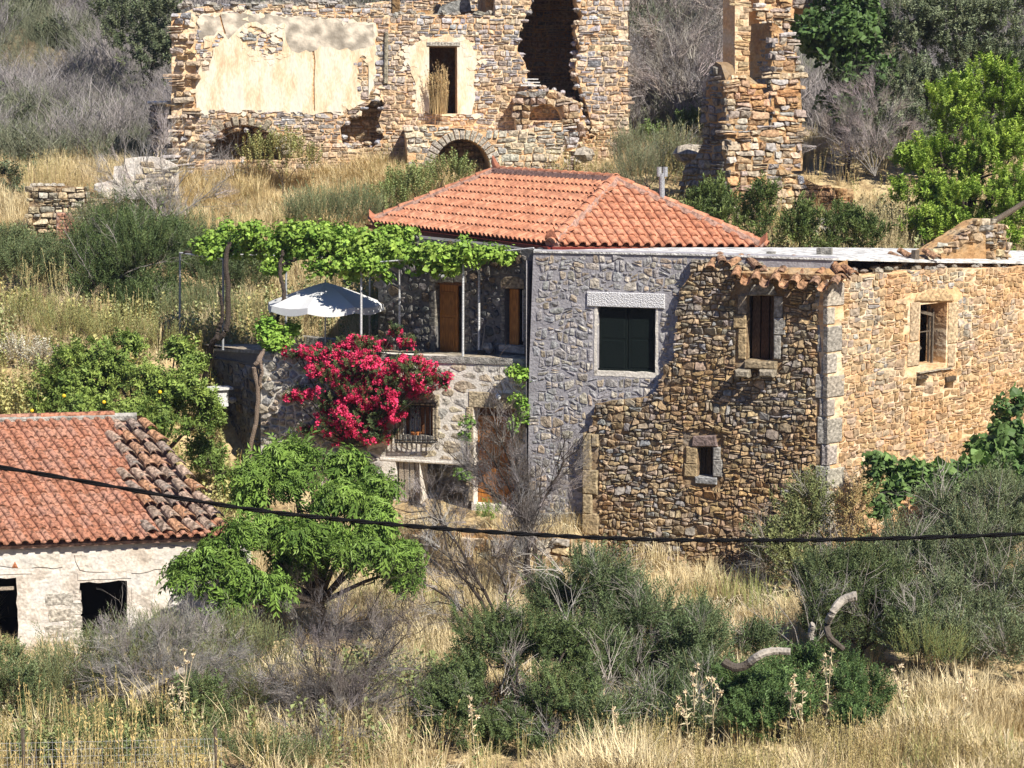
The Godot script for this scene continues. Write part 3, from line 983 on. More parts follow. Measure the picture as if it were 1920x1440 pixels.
	for q in [[756, 758, 761, 818], [806, 758, 811, 818], [782, 758, 786, 818], [756, 756, 811, 760], [756, 812, 811, 818]]:
		prism(s, t, rc(t, q[0], q[3], q[2], q[1]), -0.22, -0.17, 0.0)
	win_n.mesh = s.mesh(); win_n.position = -origin(tr)
	block(win_n, "pane", t, rc(t, 761, 812, 782, 760), -0.2, -0.195, M.glass)
	block(win_n, "curtain", t, rc(t, 760, 811, 777, 790), -0.36, -0.34, M.white, Color(0.6, 0.6, 0.6))
	block(win_n, "open_sash", t, rc(t, 788, 814, 808, 758), -0.17, -0.12, M.wood_brown, Color(1.4, 1.2, 1))
	block(win_n, "room_back", t, rc(t, 740, 830, 830, 740), -0.9, -0.85, M.black)
	block(tw, "window_sill", t, rc(t, 752, 826, 814, 818), -0.2, 0.03, M.concrete)
	var pot := Shape.new()
	pot.tube([t.at(uv(t, 777, 817), -0.09), t.at(uv(t, 777, 811), -0.09)], 0.1, 0.13, 9)
	tag(put(self, "clay_dish", pot, mat(Color(0.62, 0.24, 0.08), null)), "orange clay dish on the sill of the barred window", "dish")
	var gr := Shape.new()
	for k in 9:
		var px := lerpf(746, 821, k / 8.0)
		gr.tube([t.at(uv(t, px, 754), 0.16), t.at(uv(t, px, 828), 0.16)], 0.013, 0.013, 5)
	for py in [754, 760, 823, 828]:
		gr.tube([t.at(uv(t, 746, py), 0.16), t.at(uv(t, 821, py), 0.16)], 0.013, 0.013, 5)
		for px in [746, 821]:
			gr.tube([t.at(uv(t, px, py), 0.16), t.at(uv(t, px, py), -0.02)], 0.008, 0.008, 4)
	put(tr, "window_grille", gr, M.iron)
	# the door
	block(tr, "door", t, rc(t, 888, 945, 958, 785), -0.3, -0.25, M.wood_orange, Color(1.5, 1.6, 1.6), 0.01)
	block(tr, "door_frame", t, rc(t, 886, 786, 968, 762), -0.34, -0.3, M.wood_brown)
	block(tr, "door_back", t, rc(t, 880, 950, 972, 755), -0.42, -0.4, M.black)
	# the plank gate
	var gt := thing("plank_gate", "pale weathered plank gate under the terrace wall", "gate", t.at(Vector2(uv(t, 764, 930).x, 1.0)))
	for k in 4:
		block(gt, "plank", t, rc(t, 745.5 + k * 10.2, 945 + rnd(-3, 3), 753 + k * 10.2, 864 + rnd(-2, 2)), -0.12, -0.085, M.wood_pale, vary(Color(1.15, 1.1, 1.05), 0.12), 0.006)
	for py in [872, 925]:
		block(gt, "rail", t, rc(t, 744, py + 5, 786, py), -0.16, -0.122, M.wood_old)
	block(tr, "gate_recess", t, rc(t, 738, 990, 790, 858), -0.5, -0.44, M.black)
	# flank facing away from the sun
	var corner := t.at(Vector2(p_left, 0))
	var far := W(388, 655, 47.2)
	var fd := Vector3(corner.x - far.x, 0, corner.z - far.z)
	var g := Face.new(far, -rad_to_deg(atan2(fd.z, fd.x)))
	outline = pp(g, [360, 1000, 360, 660, 388, 655, 489, 663, 489, 1010])
	var sw := rc(g, 403, 905, 431, 810)
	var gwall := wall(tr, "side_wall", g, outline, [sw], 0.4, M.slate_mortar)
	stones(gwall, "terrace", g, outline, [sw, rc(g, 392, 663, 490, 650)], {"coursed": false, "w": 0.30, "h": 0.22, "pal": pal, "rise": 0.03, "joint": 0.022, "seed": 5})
	block(gwall, "coping", g, pp(g, [398, 657, 398, 653, 489, 656, 489, 663]), -0.4, 0.05, M.concrete, Color(1.1, 1.1, 1.15))
	var bars := Shape.new()
	for k in 6:
		bars.tube([g.at(uv(g, 405 + k * 4.7, 810), -0.05), g.at(uv(g, 405 + k * 4.7, 905), -0.05)], 0.012, 0.012, 4)
	put(tr, "window_bars", bars, M.iron)
	block(tr, "window_back", g, rc(g, 395, 912, 438, 800), -0.42, -0.41, M.black)
	# floor
	s = Shape.new()
	var fl := [W(489, 659, -corner.z + 0.02), W(640, 661, -t.at(uv(t, 640, 661)).z + 0.02), W(760, 667, -t.at(uv(t, 760, 667)).z + 0.02), W(1010, 675, -t.at(uv(t, 1010, 675)).z + 0.02)]
	var bkp := [W(340, 641, 48.2), W(560, 643, 48.0), W(740, 655, 46.0), W(1010, 667, 42.6)]
	for k in 3:
		s.quad(fl[k], fl[k + 1], bkp[k + 1], bkp[k])
		var dd := Vector3(0, -0.3, 0)
		s.quad(fl[k] + dd, fl[k + 1] + dd, bkp[k + 1] + dd, bkp[k] + dd)
		s.quad(bkp[k] + dd, bkp[k + 1] + dd, bkp[k + 1], bkp[k])
	put(tr, "floor", s, M.floor)
	# low parapet along the back edge
	s = Shape.new()
	for k in 2:
		var a: Vector3 = bkp[k]
		var b: Vector3 = bkp[k + 1]
		var d := (b - a)
		d.y = 0
		s.box(Transform3D(Basis(d.normalized(), Vector3.UP, d.normalized().cross(Vector3.UP)), (a + b) / 2 + Vector3(0, -0.1, 0)), Vector3(d.length(), 0.5, 0.3))
	put(tr, "parapet", s, M.concrete)
	lay("house", root)
	lay("terrace", tr)
	# lamps of the terrace
	for q in [[t, 937, 743, "grey bulkhead lamp on the pale lintel of the lower door"], [g, 443, 750, "white globe lamp on the shaded side wall of the terrace"]]:
		var ff: Face = q[0]
		var lsh := Shape.new()
		lsh.tube([ff.at(uv(ff, q[1], q[2]), 0.0), ff.at(uv(ff, q[1], q[2]), 0.07)], 0.06, 0.05, 8)
		var lm := put(self, "wall_lamp", lsh, M.steel)
		tag(lm, q[3], "lamp")
		lsh = Shape.new()
		lumpy_ball(lsh, ff.at(uv(ff, q[1], q[2]), 0.11), 0.075)
		put(lm, "lamp_glass", lsh, M.white)

func f_x(f: Face, px: float) -> float:
	return uv(f, px, 800).x
func t2_face(f: Face, d: float) -> Face:
	var g := Face.new(f.o + f.n * d, 0)
	g.n = f.n; g.u = f.u
	return g
func lumpy_ball(s: Shape, at: Vector3, r: float) -> void:
	for j in 5:
		for i in 8:
			var q := []
			for k in [[i, j], [i + 1, j], [i + 1, j + 1], [i, j + 1]]:
				var a: float = TAU * k[0] / 8.0
				var b: float = -PI / 2 + PI * k[1] / 5.0
				q.append(at + Vector3(cos(a) * cos(b), sin(b), sin(a) * cos(b)) * r)
			s.quad(q[0], q[1], q[2], q[3])

# ---------------------------------------------------------------- the plastered house and the rubble house that leans on it
const SEAM := [1300, 488, 1292, 520, 1274, 545, 1270, 610, 1266, 660, 1242, 705, 1226, 742, 1180, 748, 1116, 758, 1110, 800, 1096, 812, 1096, 1100]
func build_plastered_house() -> void:
	var root := thing("plastered_house", "grey rendered stone house with dark green shutters and a white flat roof", "house", Vector3(3.5, 0.6, -42))
	var f := Face.new(W(1550, 700, 39.65), -20)
	var win := rc(f, 1120, 697, 1229, 575)
	var h1 := rc(f, 1398, 680, 1452, 553)
	var h2 := rc(f, 1306, 896, 1339, 836)
	var outline := pp(f, [984, 1010, 990, 900, 992, 700, 1000, 472, 1004, 470, 1290, 475, 1562, 484, 1562, 1080, 1000, 1080])
	var w := wall(root, "front_wall", f, outline, [win, h1, h2], 0.5, M.grey_mortar)
	var pal := [Color(0.54, 0.50, 0.45), Color(0.48, 0.47, 0.48), Color(0.58, 0.53, 0.45), Color(0.50, 0.48, 0.47), Color(0.58, 0.48, 0.37), Color(0.53, 0.52, 0.52)]
	var seam := pp(f, [992, 985, 998, 700, 1006, 480, 1290, 482] + SEAM.slice(0, 22) + [1092, 985])
	stones(w, "grey", f, inset(seam, 0.03), [inset(win, -0.09), rc(f, 1096, 578, 1250, 549), rc(f, 1290, 505, 1320, 470)], {"wave": 1.6, "w": 0.16, "h": 0.12, "pal": pal, "rise": 0.016, "joint": 0.012, "vary": 0.16, "seed": 6, "keep": 0.97, "jit": 0.55})
	var lt := block(w, "lintel", f, rc(f, 1101, 574, 1247, 551), -0.1, 0.035, mat(Color(0.62, 0.62, 0.64), null, 1.0, 0.9, grey_tex(41, 0.05, 4, 0.0, 1.0), 2.0), Color.WHITE, 0.012)
	for q in [[1114, 700, 1120, 575], [1229, 700, 1234, 576], [1114, 704, 1234, 699]]:
		block(w, "mortar_band", f, ragged(rc(f, q[0], q[1], q[2], q[3]), 0.01, 0.12), -0.1, 0.006, M.pale_mortar)
	for k in 2:
		var x0 := 1121.5 + k * 53.5
		var sh := block(root, "shutter", f, rc(f, x0, 695, x0 + 53, 577), -0.14, -0.10, M.shutter, Color.WHITE, 0.008)
		for j in 2:
			block(sh, "shutter_panel", f, rc(f, x0 + 6, 690 - j * 56, x0 + 47, 640 - j * 56), -0.105, -0.094, M.shutter, Color.WHITE, 0.005)
	block(root, "window_sill", f, rc(f, 1120, 699, 1229, 695.5), -0.2, -0.05, M.shutter, Color(2, 2, 2))
	block(w, "plinth", f, pp(f, [984, 1010, 984, 964, 1096, 958, 1096, 1010]), 0.0, 0.12, M.concrete, Color.WHITE, 0.02)
	# flat white roof
	var fr := [f.at(uv(f, 1001, 470), 0.03), f.at(uv(f, 1290, 475), 0.03), f.at(uv(f, 1562, 484), 0.03), W(1745, 489, 42.2), W(1990, 492, 45.9)]
	var bk := [W(1003, 465, 43.0), W(1290, 464, 43.3), W(1562, 464, 44.0), W(1745, 466, 45.8), W(1990, 472, 49.0)]
	var s := Shape.new()
	for k in 4:
		var dn := Vector3(0, -0.04, 0)
		s.quad(fr[k], fr[k + 1], bk[k + 1], bk[k])
		s.quad(fr[k], fr[k + 1], fr[k + 1] + dn, fr[k] + dn)
		s.quad(bk[k], bk[k + 1], bk[k + 1] + Vector3(0, -1.0, 0), bk[k] + Vector3(0, -1.0, 0))
	put(root, "roof", s, M.whitewash)
	for q in [[1446, 476], [1546, 474]]:
		var v := Shape.new()
		v.box(Transform3D(Basis(f.u, Vector3.UP, f.n), W(q[0], q[1], 41.0)), Vector3(0.16 if q[0] < 1500 else 0.3, 0.1 if q[0] < 1500 else 0.2, 0.2))
		put(root, "roof_vent", v, M.concrete)
	# side wall away from the sun, back wall
	s = Shape.new()
	var c0 := f.at(uv(f, 986, 900), -0.01)
	var c1 := Vector3(bk[0].x + 0.1, 0, bk[0].z)
	s.quad(Vector3(c0.x, 0, c0.z), c1, c1 + Vector3(0, 6.2, 0), Vector3(c0.x, 6.3, c0.z))
	put(root, "side_wall", s, M.grey_mortar)
	lay("grey", root)

func build_rubble_house() -> void:
	var root := thing("rubble_house", "ruined house of bare brown rubble with two small windows and a broken tiled corner", "house", Vector3(7, 0, -41))
	var f := Face.new(W(1550, 700, 39.5), -20)
	var h1 := rc(f, 1400, 675, 1451, 555)
	var h2 := rc(f, 1308, 893, 1337, 838)
	var outline := pp(f, SEAM + [1545, 1100, 1551, 540, 1551, 528, 1500, 515, 1400, 500])
	outline.reverse()
	var w := wall(root, "front_wall", f, ragged(outline, 0.02, 0.2), [h1, h2], 0.13, M.dark_joint)
	var pal := [Color(0.43, 0.35, 0.25), Color(0.50, 0.38, 0.24), Color(0.38, 0.34, 0.30), Color(0.56, 0.43, 0.27), Color(0.40, 0.39, 0.38), Color(0.46, 0.35, 0.22), Color(0.54, 0.45, 0.33), Color(0.36, 0.31, 0.26)]
	var keepout := [rc(f, 1379, 692, 1470, 532), rc(f, 1281, 908, 1356, 814), rc(f, 1526, 1100, 1560, 520), rc(f, 1092, 1010, 1124, 812)]
	stones(w, "rubble", f, outline, keepout, {"wave": 1.3, "w": 0.135, "h": 0.088, "pal": pal, "rise": 0.055, "joint": 0.0065, "vary": 0.26, "seed": 7, "stain": Color(0.56, 0.34, 0.14), "stain_most": 0.5, "m": "rock", "clip": Geometry2D.offset_polygon(outline, 0.08)[0]})
	# upper window: dressed jambs, lintel, sill on two corbels, a board inside
	var tan := Color(0.50, 0.38, 0.22)
	var gry := Color(0.42, 0.40, 0.37)
	for q in [[1384, 673, 1400, 616, tan, 0.05], [1375, 615, 1400, 590, tan, 0.06], [1384, 589, 1400, 553, Color(0.4, 0.33, 0.24), 0.05], [1451, 673, 1465, 628, gry, 0.05], [1451, 627, 1474, 596, gry, 0.06], [1451, 595, 1468, 556, Color(0.46, 0.42, 0.36), 0.05]]:
		block(w, "jamb_stone", f, ragged(rc(f, q[0], q[1], q[2], q[3]), 0.008, 0.12), -0.3, q[5], M.rock, q[4], 0.02)
	block(w, "lintel_stone", f, ragged(pp(f, [1404, 554, 1410, 534, 1450, 532, 1456, 553]), 0.008, 0.12), -0.3, 0.06, M.rock, Color(0.34, 0.32, 0.29), 0.02)
	block(w, "sill_stone", f, ragged(rc(f, 1399, 689, 1458, 677), 0.008, 0.15), -0.3, 0.20, M.rock, Color(0.40, 0.32, 0.21), 0.025)
	for q in [[1385, 704, 1411, 691], [1430, 703, 1457, 691]]:
		block(w, "corbel", f, ragged(rc(f, q[0], q[1], q[2], q[3]), 0.008, 0.12), -0.1, 0.38, M.rock, Color(0.42, 0.37, 0.29), 0.03)
	for k in 3:
		block(root, "window_board", f, rc(f, 1403 + k * 17, 677, 1419.5 + k * 17, 553), -0.36, -0.32, M.wood_old, [Color(1.0, 0.8, 0.7), Color(0.8, 0.55, 0.45), Color(0.9, 0.7, 0.6)][k])
	# lower window
	for q in [[1283, 893, 1308, 870, tan], [1286, 869, 1308, 838, tan], [1337, 893, 1355, 862, gry], [1337, 861, 1352, 838, gry]]:
		block(w, "jamb_stone", f, ragged(rc(f, q[0], q[1], q[2], q[3]), 0.008, 0.12), -0.3, 0.05, M.rock, q[4], 0.02)
	block(w, "lintel_stone", f, ragged(pp(f, [1297, 837, 1300, 817, 1342, 815, 1347, 837]), 0.008, 0.12), -0.3, 0.07, M.rock, Color(0.28, 0.21, 0.19), 0.025)
	block(w, "sill_stone", f, ragged(rc(f, 1304, 906, 1345, 895), 0.008, 0.12), -0.3, 0.07, M.rock, Color(0.38, 0.38, 0.38), 0.02)
	for k in 3:
		block(root, "window_board", f, rc(f, 1307 + k * 11, 896, 1317 + k * 11, 835), -0.30, -0.26, M.wood_old, Color(0.8, 0.7, 0.55))
	# dressed end of the older front wall
	for q in [[1094, 880, 1110, 812], [1110, 836, 1124, 814], [1093, 925, 1122, 881], [1094, 962, 1112, 926], [1093, 1000, 1124, 963], [1096, 1058, 1108, 1001]]:
		block(w, "end_stone", f, ragged(rc(f, q[0], q[1], q[2], q[3]), 0.01, 0.12), -0.1, 0.09, M.rock, vary(Color(0.46, 0.36, 0.22), 0.12), 0.025)
	# right wall in full sun
	var g := Face.new(W(1552, 700, 39.42), 45)
	var win := rc(g, 1723, 688, 1776, 566)
	var b1 := rc(g, 1717, 727, 1736, 705)
	var b2 := rc(g, 1770, 731, 1788, 707)
	var out2 := pp(g, [1552, 1090, 1552, 524, 1600, 520, 1650, 514, 1700, 508, 1800, 504, 1960, 498, 1960, 1090])
	var w2 := wall(root, "side_wall", g, ragged(out2, 0.02, 0.25), [win, b1, b2], 0.5, M.ochre_joint)
	var pal2 := [Color(0.56, 0.43, 0.29), Color(0.50, 0.44, 0.37), Color(0.60, 0.47, 0.31), Color(0.45, 0.42, 0.38), Color(0.58, 0.43, 0.27), Color(0.53, 0.46, 0.37)]
	stones(w2, "rubble2", g, out2, [rc(g, 1700, 704, 1796, 540), b1, b2, rc(g, 1540, 1100, 1579, 520)], {"w": 0.225, "h": 0.105, "pal": pal2, "rise": 0.026, "joint": 0.006, "wave": 0.9, "vary": 0.18, "seed": 8, "low": [uv(g, 1650, 640).y, Color(0.60, 0.37, 0.18), 0.5], "stain": Color(0.60, 0.37, 0.18), "stain_most": 0.75, "clip": Geometry2D.offset_polygon(out2, 0.08)[0]})
	for q in [[1705, 640, 1723, 566], [1700, 688, 1723, 641], [1776, 645, 1796, 566], [1776, 688, 1790, 646]]:
		block(w2, "jamb_stone", g, ragged(rc(g, q[0], q[1], q[2], q[3]), 0.008, 0.12), -0.25, 0.03, M.rock, vary(Color(0.64, 0.49, 0.32), 0.08), 0.015)
	block(w2, "lintel_stone", g, ragged(pp(g, [1714, 565, 1718, 552, 1740, 541, 1768, 541, 1782, 552, 1786, 565]), 0.008, 0.15), -0.25, 0.05, M.rock, Color(0.66, 0.47, 0.27), 0.02)
	block(w2, "sill_stone", g, ragged(rc(g, 1718, 698, 1782, 689), 0.008, 0.15), -0.25, 0.08, M.rock, Color(0.52, 0.46, 0.36), 0.02)
	# broken sash
	var sash := put(root, "broken_window", Shape.new(), M.wood_old)
	var s := Shape.new()
	for q in [[1724, 685, 1728, 590], [1729, 688, 1733, 600], [1757, 680, 1761, 574], [1763, 684, 1768, 580]]:
		prism(s, g, rc(g, q[0], q[1], q[2], q[3]), -0.26, -0.21, 0.0)
	prism(s, g, pp(g, [1724, 584, 1724, 578, 1762, 588, 1762, 594]), -0.22, -0.18, 0.0)
	prism(s, g, rc(g, 1733, 626, 1758, 621), -0.24, -0.21, 0.0)
	prism(s, g, pp(g, [1735, 648, 1737, 644, 1744, 654, 1742, 657]), -0.24, -0.21, 0.0)
	sash.mesh = s.mesh()
	block(sash, "plank", g, rc(g, 1729, 688, 1742, 590), -0.40, -0.37, M.wood_orange, Color(0.8, 0.75, 0.8))
	block(root, "window_back", g, rc(g, 1690, 740, 1800, 540), -1.3, -1.25, M.black)
	for q in [[1718, 712, 1738, 704], [1771, 716, 1790, 704]]:
		block(w2, "beam_stub", g, ragged(rc(g, q[0], q[1], q[2], q[3]), 0.01, 0.08), -0.3, 0.05, M.wood_old, Color(0.6, 0.55, 0.5), 0.01)
	# limewashed quoins
	var y := 530.0
	var k := 0
	while y < 1070:
		var hh: float = [46.0, 34.0, 52.0, 40.0][k % 4]
		var wa: float = [24.0, 16.0, 20.0, 12.0][k % 4]
		var wb: float = [16.0, 30.0, 12.0, 26.0][(k + 1) % 4]
		var t := vary(Color(0.50, 0.47, 0.43), 0.16)
		block(w, "quoin", f, ragged(rc(f, 1552 - wa, y + hh - 1.5, 1555.5, y), 0.006, 0.12), -0.08, 0.035, M.rock, t, 0.02)
		block(w2, "quoin", g, ragged(rc(g, 1549.5, y + hh - 1.5, 1552 + wb, y), 0.006, 0.12), -0.08, 0.03, M.rock, t * Color(1.02, 0.98, 0.9), 0.015)
		y += hh
		k += 1
	# last roof tiles on the corner
	var tiles := []
	for i in 4:
		var m: StandardMaterial3D = M.lichen_tile.duplicate()
		m.albedo_color = [lin(0.46, 0.26, 0.15), lin(0.38, 0.24, 0.16), lin(0.50, 0.30, 0.18), lin(0.34, 0.23, 0.16)][i]
		tiles.append(m)
	var bt := barrel_tile(0.10, 0.46, 0.018, 0.82)
	var top := put(root, "roof_remains", Shape.new(), M.earth_joint)
	s = Shape.new()
	var bs := Basis(f.u, deg_to_rad(20)) * Basis(f.u, Vector3.UP, f.n)
	s.box(Transform3D(bs, f.at(uv(f, 1480, 505), -0.25)), Vector3(2.1, 0.12, 0.8))
	top.mesh = s.mesh()
	for row in 3:
		for i in 11:
			if row == 2 and (i < 3 or i > 8): continue
			if row == 1 and i < 1: continue
			var px := 1385 + i * 18.5 + row * 6
			var base := f.at(uv(f, px, 517 + i * 1.4), 0.20)
			var p := base - f.n * row * 0.33 + Vector3(0, row * 0.12 + rnd(-0.02, 0.03) + (0.05 if i % 2 == 0 else 0.0), 0)
			var b := bs.rotated(Vector3.UP, rnd(-0.22, 0.22)).rotated(f.n, rnd(-0.12, 0.12))
			if i % 2 == 1: b = b.rotated(b.z, PI)
			tile_at(top, "old_tile", bt, tiles[rng.randi() % 4], Transform3D(b, p))
	for q in [[1575, 520], [1568, 508], [1592, 512], [1350, 490], [1376, 494], [1410, 497], [1335, 497]]:
		tile_at(top, "old_tile", bt, tiles[rng.randi() % 4], Transform3D(bs.rotated(Vector3.UP, rnd(-0.9, 0.9)).rotated(f.u, rnd(-0.1, 0.2)), f.at(uv(f, minf(q[0], 1560), q[1] - 4), -0.1) + f.u * maxf(0, q[0] - 1560) * 0.01))
	# the broken gable behind
	var h := Face.new(W(1800, 480, 43.6), 45)
	var out3 := pp(h, [1660, 530, 1672, 500, 1720, 486, 1760, 466, 1800, 442, 1838, 416, 1856, 410, 1884, 428, 1890, 462, 1894, 540])
	var w3 := wall(root, "gable_wall", h, ragged(out3, 0.02, 0.2), [], 0.45, M.earth_joint)
	stones(w3, "rubble2", h, pp(h, [1660, 505, 1720, 482, 1800, 436, 1842, 408, 1886, 420, 1893, 500, 1850, 510, 1848, 440, 1800, 462, 1720, 500, 1670, 520]), [], {"w": 0.22, "h": 0.14, "pal": pal2, "rise": 0.09, "joint": 0.008, "seed": 9, "stain": Color(0.5, 0.27, 0.12)})
	for q in [[1683, 484, 1710, 476], [1700, 478, 1722, 470], [1746, 478, 1770, 470]]:
		tile_at(top, "old_tile", bt, tiles[rng.randi() % 4], Transform3D(bs.rotated(Vector3.UP, rnd(0.6, 1.2)), W(q[0], q[1], 42.4)))
	block(root, "roof_post", h, rc(h, 1700, 520, 1709, 468), 0.1, 0.2, M.wood_old, Color(1.2, 1.1, 1))
	s = Shape.new()
	s.tube([W(1862, 416, 44.6), W(1905, 390, 44.8), W(1935, 370, 44.9)], 0.07, 0.05, 6)
	put(root, "roof_beam", s, M.wood_old)
	# loose stones along the wall head
	for i in 34:
		s = Shape.new()
		s.tint = vary(Color(0.42, 0.38, 0.32), 0.2)
		var x := 1560 + i * 11.5
		lumpy(s, g.at(uv(g, x, 512 - (x - 1560) * 0.03 + rnd(-6, 4)), -rnd(0.05, 0.4)), Vector3(rnd(0.08, 0.17), rnd(0.05, 0.09), rnd(0.08, 0.14)), i)
		put(w2, "stone", s, M.rock)
	for i in 26:
		s = Shape.new()
		s.tint = vary(Color(0.36, 0.31, 0.25), 0.2)
		var x := 1298 + i * 5.0
		lumpy(s, f.at(uv(f, x, 494 + (x - 1298) * 0.05 + rnd(-6, 4)), -rnd(0.0, 0.25)), Vector3(rnd(0.07, 0.15), rnd(0.05, 0.09), rnd(0.08, 0.14)), i + 60)
		put(w, "stone", s, M.rock)
	# floor slab and back walls so that the inside stays dark
	s = Shape.new()
	var e0 := W(1000, 900, 44.5)
	var e1 := g.at(uv(g, 1960, 900), -0.3)
	var c := f.at(uv(f, 1551, 700), -0.5)
	var pts := [Vector3(e0.x, 0, e0.z), Vector3(e1.x, 0, e1.z - 1.5), Vector3(e1.x, 0, e1.z)]
	for i in 2:
		s.quad(pts[i], pts[i + 1], pts[i + 1] + Vector3(0, 5.7, 0), pts[i] + Vector3(0, 5.7, 0))
	var hi := Vector3(0, 5.75, 0)
	var lf := f.at(uv(f, 1100, 700), -0.5)
	s.quad(Vector3(lf.x, 5.75, lf.z), Vector3(c.x, 5.75, c.z), pts[2] + hi, pts[1] + hi)
	s.tri(Vector3(lf.x, 5.75, lf.z), pts[1] + hi, pts[0] + hi)
	put(root, "inner_walls", s, M.earth_joint)
	lay("rubble", w, 295)
	lay("rubble2", w2, 295)

# ---------------------------------------------------------------- the large ruin
func build_ruin() -> void:
	var root := thing("ruined_mansion", "large roofless ruin with flaking cream plaster, arches and a tall breach", "ruin", Vector3(-3, 7.5, -63))
	var f := Face.new(W(750, 200, 63), 6)
	var door := rc(f, 805, 213, 857, 87)
	var arch_l := arch(f, 384, 529, 292, 235, 300)
	var gap := ragged(pp(f, [988, -44, 997, 6, 984, 34, 974, 60, 970, 95, 985, 118, 989, 168, 1030, 172, 1084, 190, 1108, 262, 1116, 255, 1104, 212, 1090, 168, 1078, 130, 1088, 90, 1078, 58, 1092, 30, 1080, 4, 1084, -44]), 0.03, 0.3)
	var hollow := ragged(pp(f, [638, 240, 660, 218, 690, 196, 712, 178, 720, 196, 710, 226, 720, 258, 700, 276, 660, 280, 642, 268]), 0.03, 0.3)
	var outline := pp(f, [322, 350, 322, 26, 345, 24, 368, 14, 400, 10, 440, 7, 470, 10, 520, 7, 560, 12, 640, 10, 700, 18, 726, 26, 735, 34, 760, 26, 830, 28, 928, 30, 930, -60, 1176, -60, 1178, 330, 1150, 350])
	var w := wall(root, "front_wall", f, ragged(outline, 0.04, 0.5), [door, arch_l, gap, hollow, arch(f, 812, 921, 318, 258, 349)], 0.8, M.ochre_joint)
	var pal := [Color(0.648, 0.550, 0.461), Color(0.544, 0.524, 0.535), Color(0.726, 0.590, 0.446), Color(0.479, 0.465, 0.491), Color(0.687, 0.524, 0.356), Color(0.596, 0.564, 0.564)]
	var pl := pp(f, [368, 209, 366, 180, 372, 122, 384, 100, 378, 66, 372, 30, 430, 22, 480, 25, 560, 30, 640, 36, 704, 42, 708, 100, 702, 160, 692, 185, 670, 198, 640, 212, 596, 213, 500, 210])
	var bare := ragged(pp(f, [450, 60, 470, 48, 500, 56, 520, 52, 531, 75, 528, 100, 505, 111, 478, 95, 452, 80]), 0.03, 0.15)
	var bare2 := ragged(pp(f, [410, 62, 420, 70, 400, 92, 392, 132, 379, 134, 378, 92, 394, 88]), 0.03, 0.15)
	var niche := arch(f, 670, 691, 128, 104, 190)
	var crack := pp(f, [584.5, 90, 588.5, 120, 585.5, 160, 587.5, 212, 590.5, 212, 589.5, 150, 591.5, 115, 588, 86])
	var crack2 := pp(f, [411, 28, 415, 45, 421, 64, 424, 63, 418, 44, 413.5, 26])
	var pl2 := pp(f, [776, 206, 780, 170, 772, 140, 760, 108, 758, 92, 792, 74, 830, 68, 878, 74, 893, 110, 888, 150, 891, 185, 884, 216, 830, 218])
	var solid_plaster := [pl, pl2]
	var holes := [door, arch_l, gap, hollow, inset(pl, 0.10), inset(pl2, 0.05)]
	var extra := {"w": 0.27, "h": 0.125, "pal": pal, "rise": 0.04, "joint": 0.009, "vary": 0.2, "seed": 10, "low": [uv(f, 600, 215).y, Color(0.62, 0.43, 0.25), 0.6], "stain": Color(0.66, 0.43, 0.23), "stain_most": 0.45}
	var ends := pp(f, [322, 330, 322, 26, 366, 20, 366, 330])
	stones(w, "ruin", f, outline, [door, arch_l, gap, hollow, inset(pl, 0.08), inset(pl2, 0.04), ends], extra)
	stones(w, "ruin", f, ends, [], {"w": 0.36, "h": 0.15, "pal": pal, "rise": 0.15, "joint": 0.02, "seed": 32, "stain": Color(0.6, 0.4, 0.2)})
	for q in [bare, bare2, niche]:
		stones(w, "ruin", f, q, [], {"w": 0.26, "h": 0.13, "pal": pal, "rise": 0.03, "joint": 0.012, "seed": 11, "stain": Color(0.5, 0.32, 0.15), "called": "bare_stone"})
	var s := Shape.new()
	solid(s, f, ragged(pl, 0.06, 0.16), [bare, bare2, niche, crack, crack2], -0.02, 0.04)
	put(w, "plaster", s, M.old_plaster)
	s = Shape.new()
	solid(s, f, ragged(pp(f, [375, 76, 376, 32, 430, 25, 480, 27, 560, 33, 640, 39, 700, 45, 703, 84, 660, 96, 610, 88, 560, 100, 540, 84, 535, 60, 520, 46, 470, 42, 440, 62, 428, 74, 420, 60, 408, 58]), 0.08, 0.15), [inset(bare, -0.02), crack2], 0.03, 0.043)
	put(w, "weathered_plaster", s, mat(Color(0.70, 0.62, 0.51), M.whitewash.albedo_texture, 0.25, 0.95, M.stone.heightmap_texture, 1.5))
	s = Shape.new()
	solid(s, f, ragged(pl2, 0.07, 0.14), [door], -0.02, 0.04)
	for e in [pl, pl2, bare]:
		for i in 46:                                   # crumbs of plaster that still hold to the stones beyond the edge
			var k: int = rng.randi() % e.size()
			var m: Vector2 = e[k].lerp(e[(k + 1) % e.size()], rnd(0, 1)) + Vector2(rnd(-0.3, 0.3), rnd(-0.2, 0.2))
			if Geometry2D.is_point_in_polygon(m, Geometry2D.offset_polygon(door, 0.12)[0]) or Geometry2D.is_point_in_polygon(m, gap) or m.y < uv(f, 600, 222).y: continue
			var q := PackedVector2Array()
			for j in 7:
				q.append(m + Vector2(cos(TAU * j / 7.0), sin(TAU * j / 7.0)) * Vector2(rnd(0.04, 0.18), rnd(0.03, 0.12)))
			prism(s, f, q, 0.0, rnd(0.038, 0.055), 0.008)
	put(w, "door_plaster", s, M.old_plaster)
	block(w, "door_lintel", f, rc(f, 800, 87, 862, 79), -0.3, 0.075, M.rock, Color(0.5, 0.46, 0.4), 0.02)
	block(w, "stone_conduit", f, pp(f, [719, 158, 721, 60, 728, 60, 727, 158]), 0.0, 0.12, M.concrete, Color(1.1, 0.95, 0.8), 0.03)
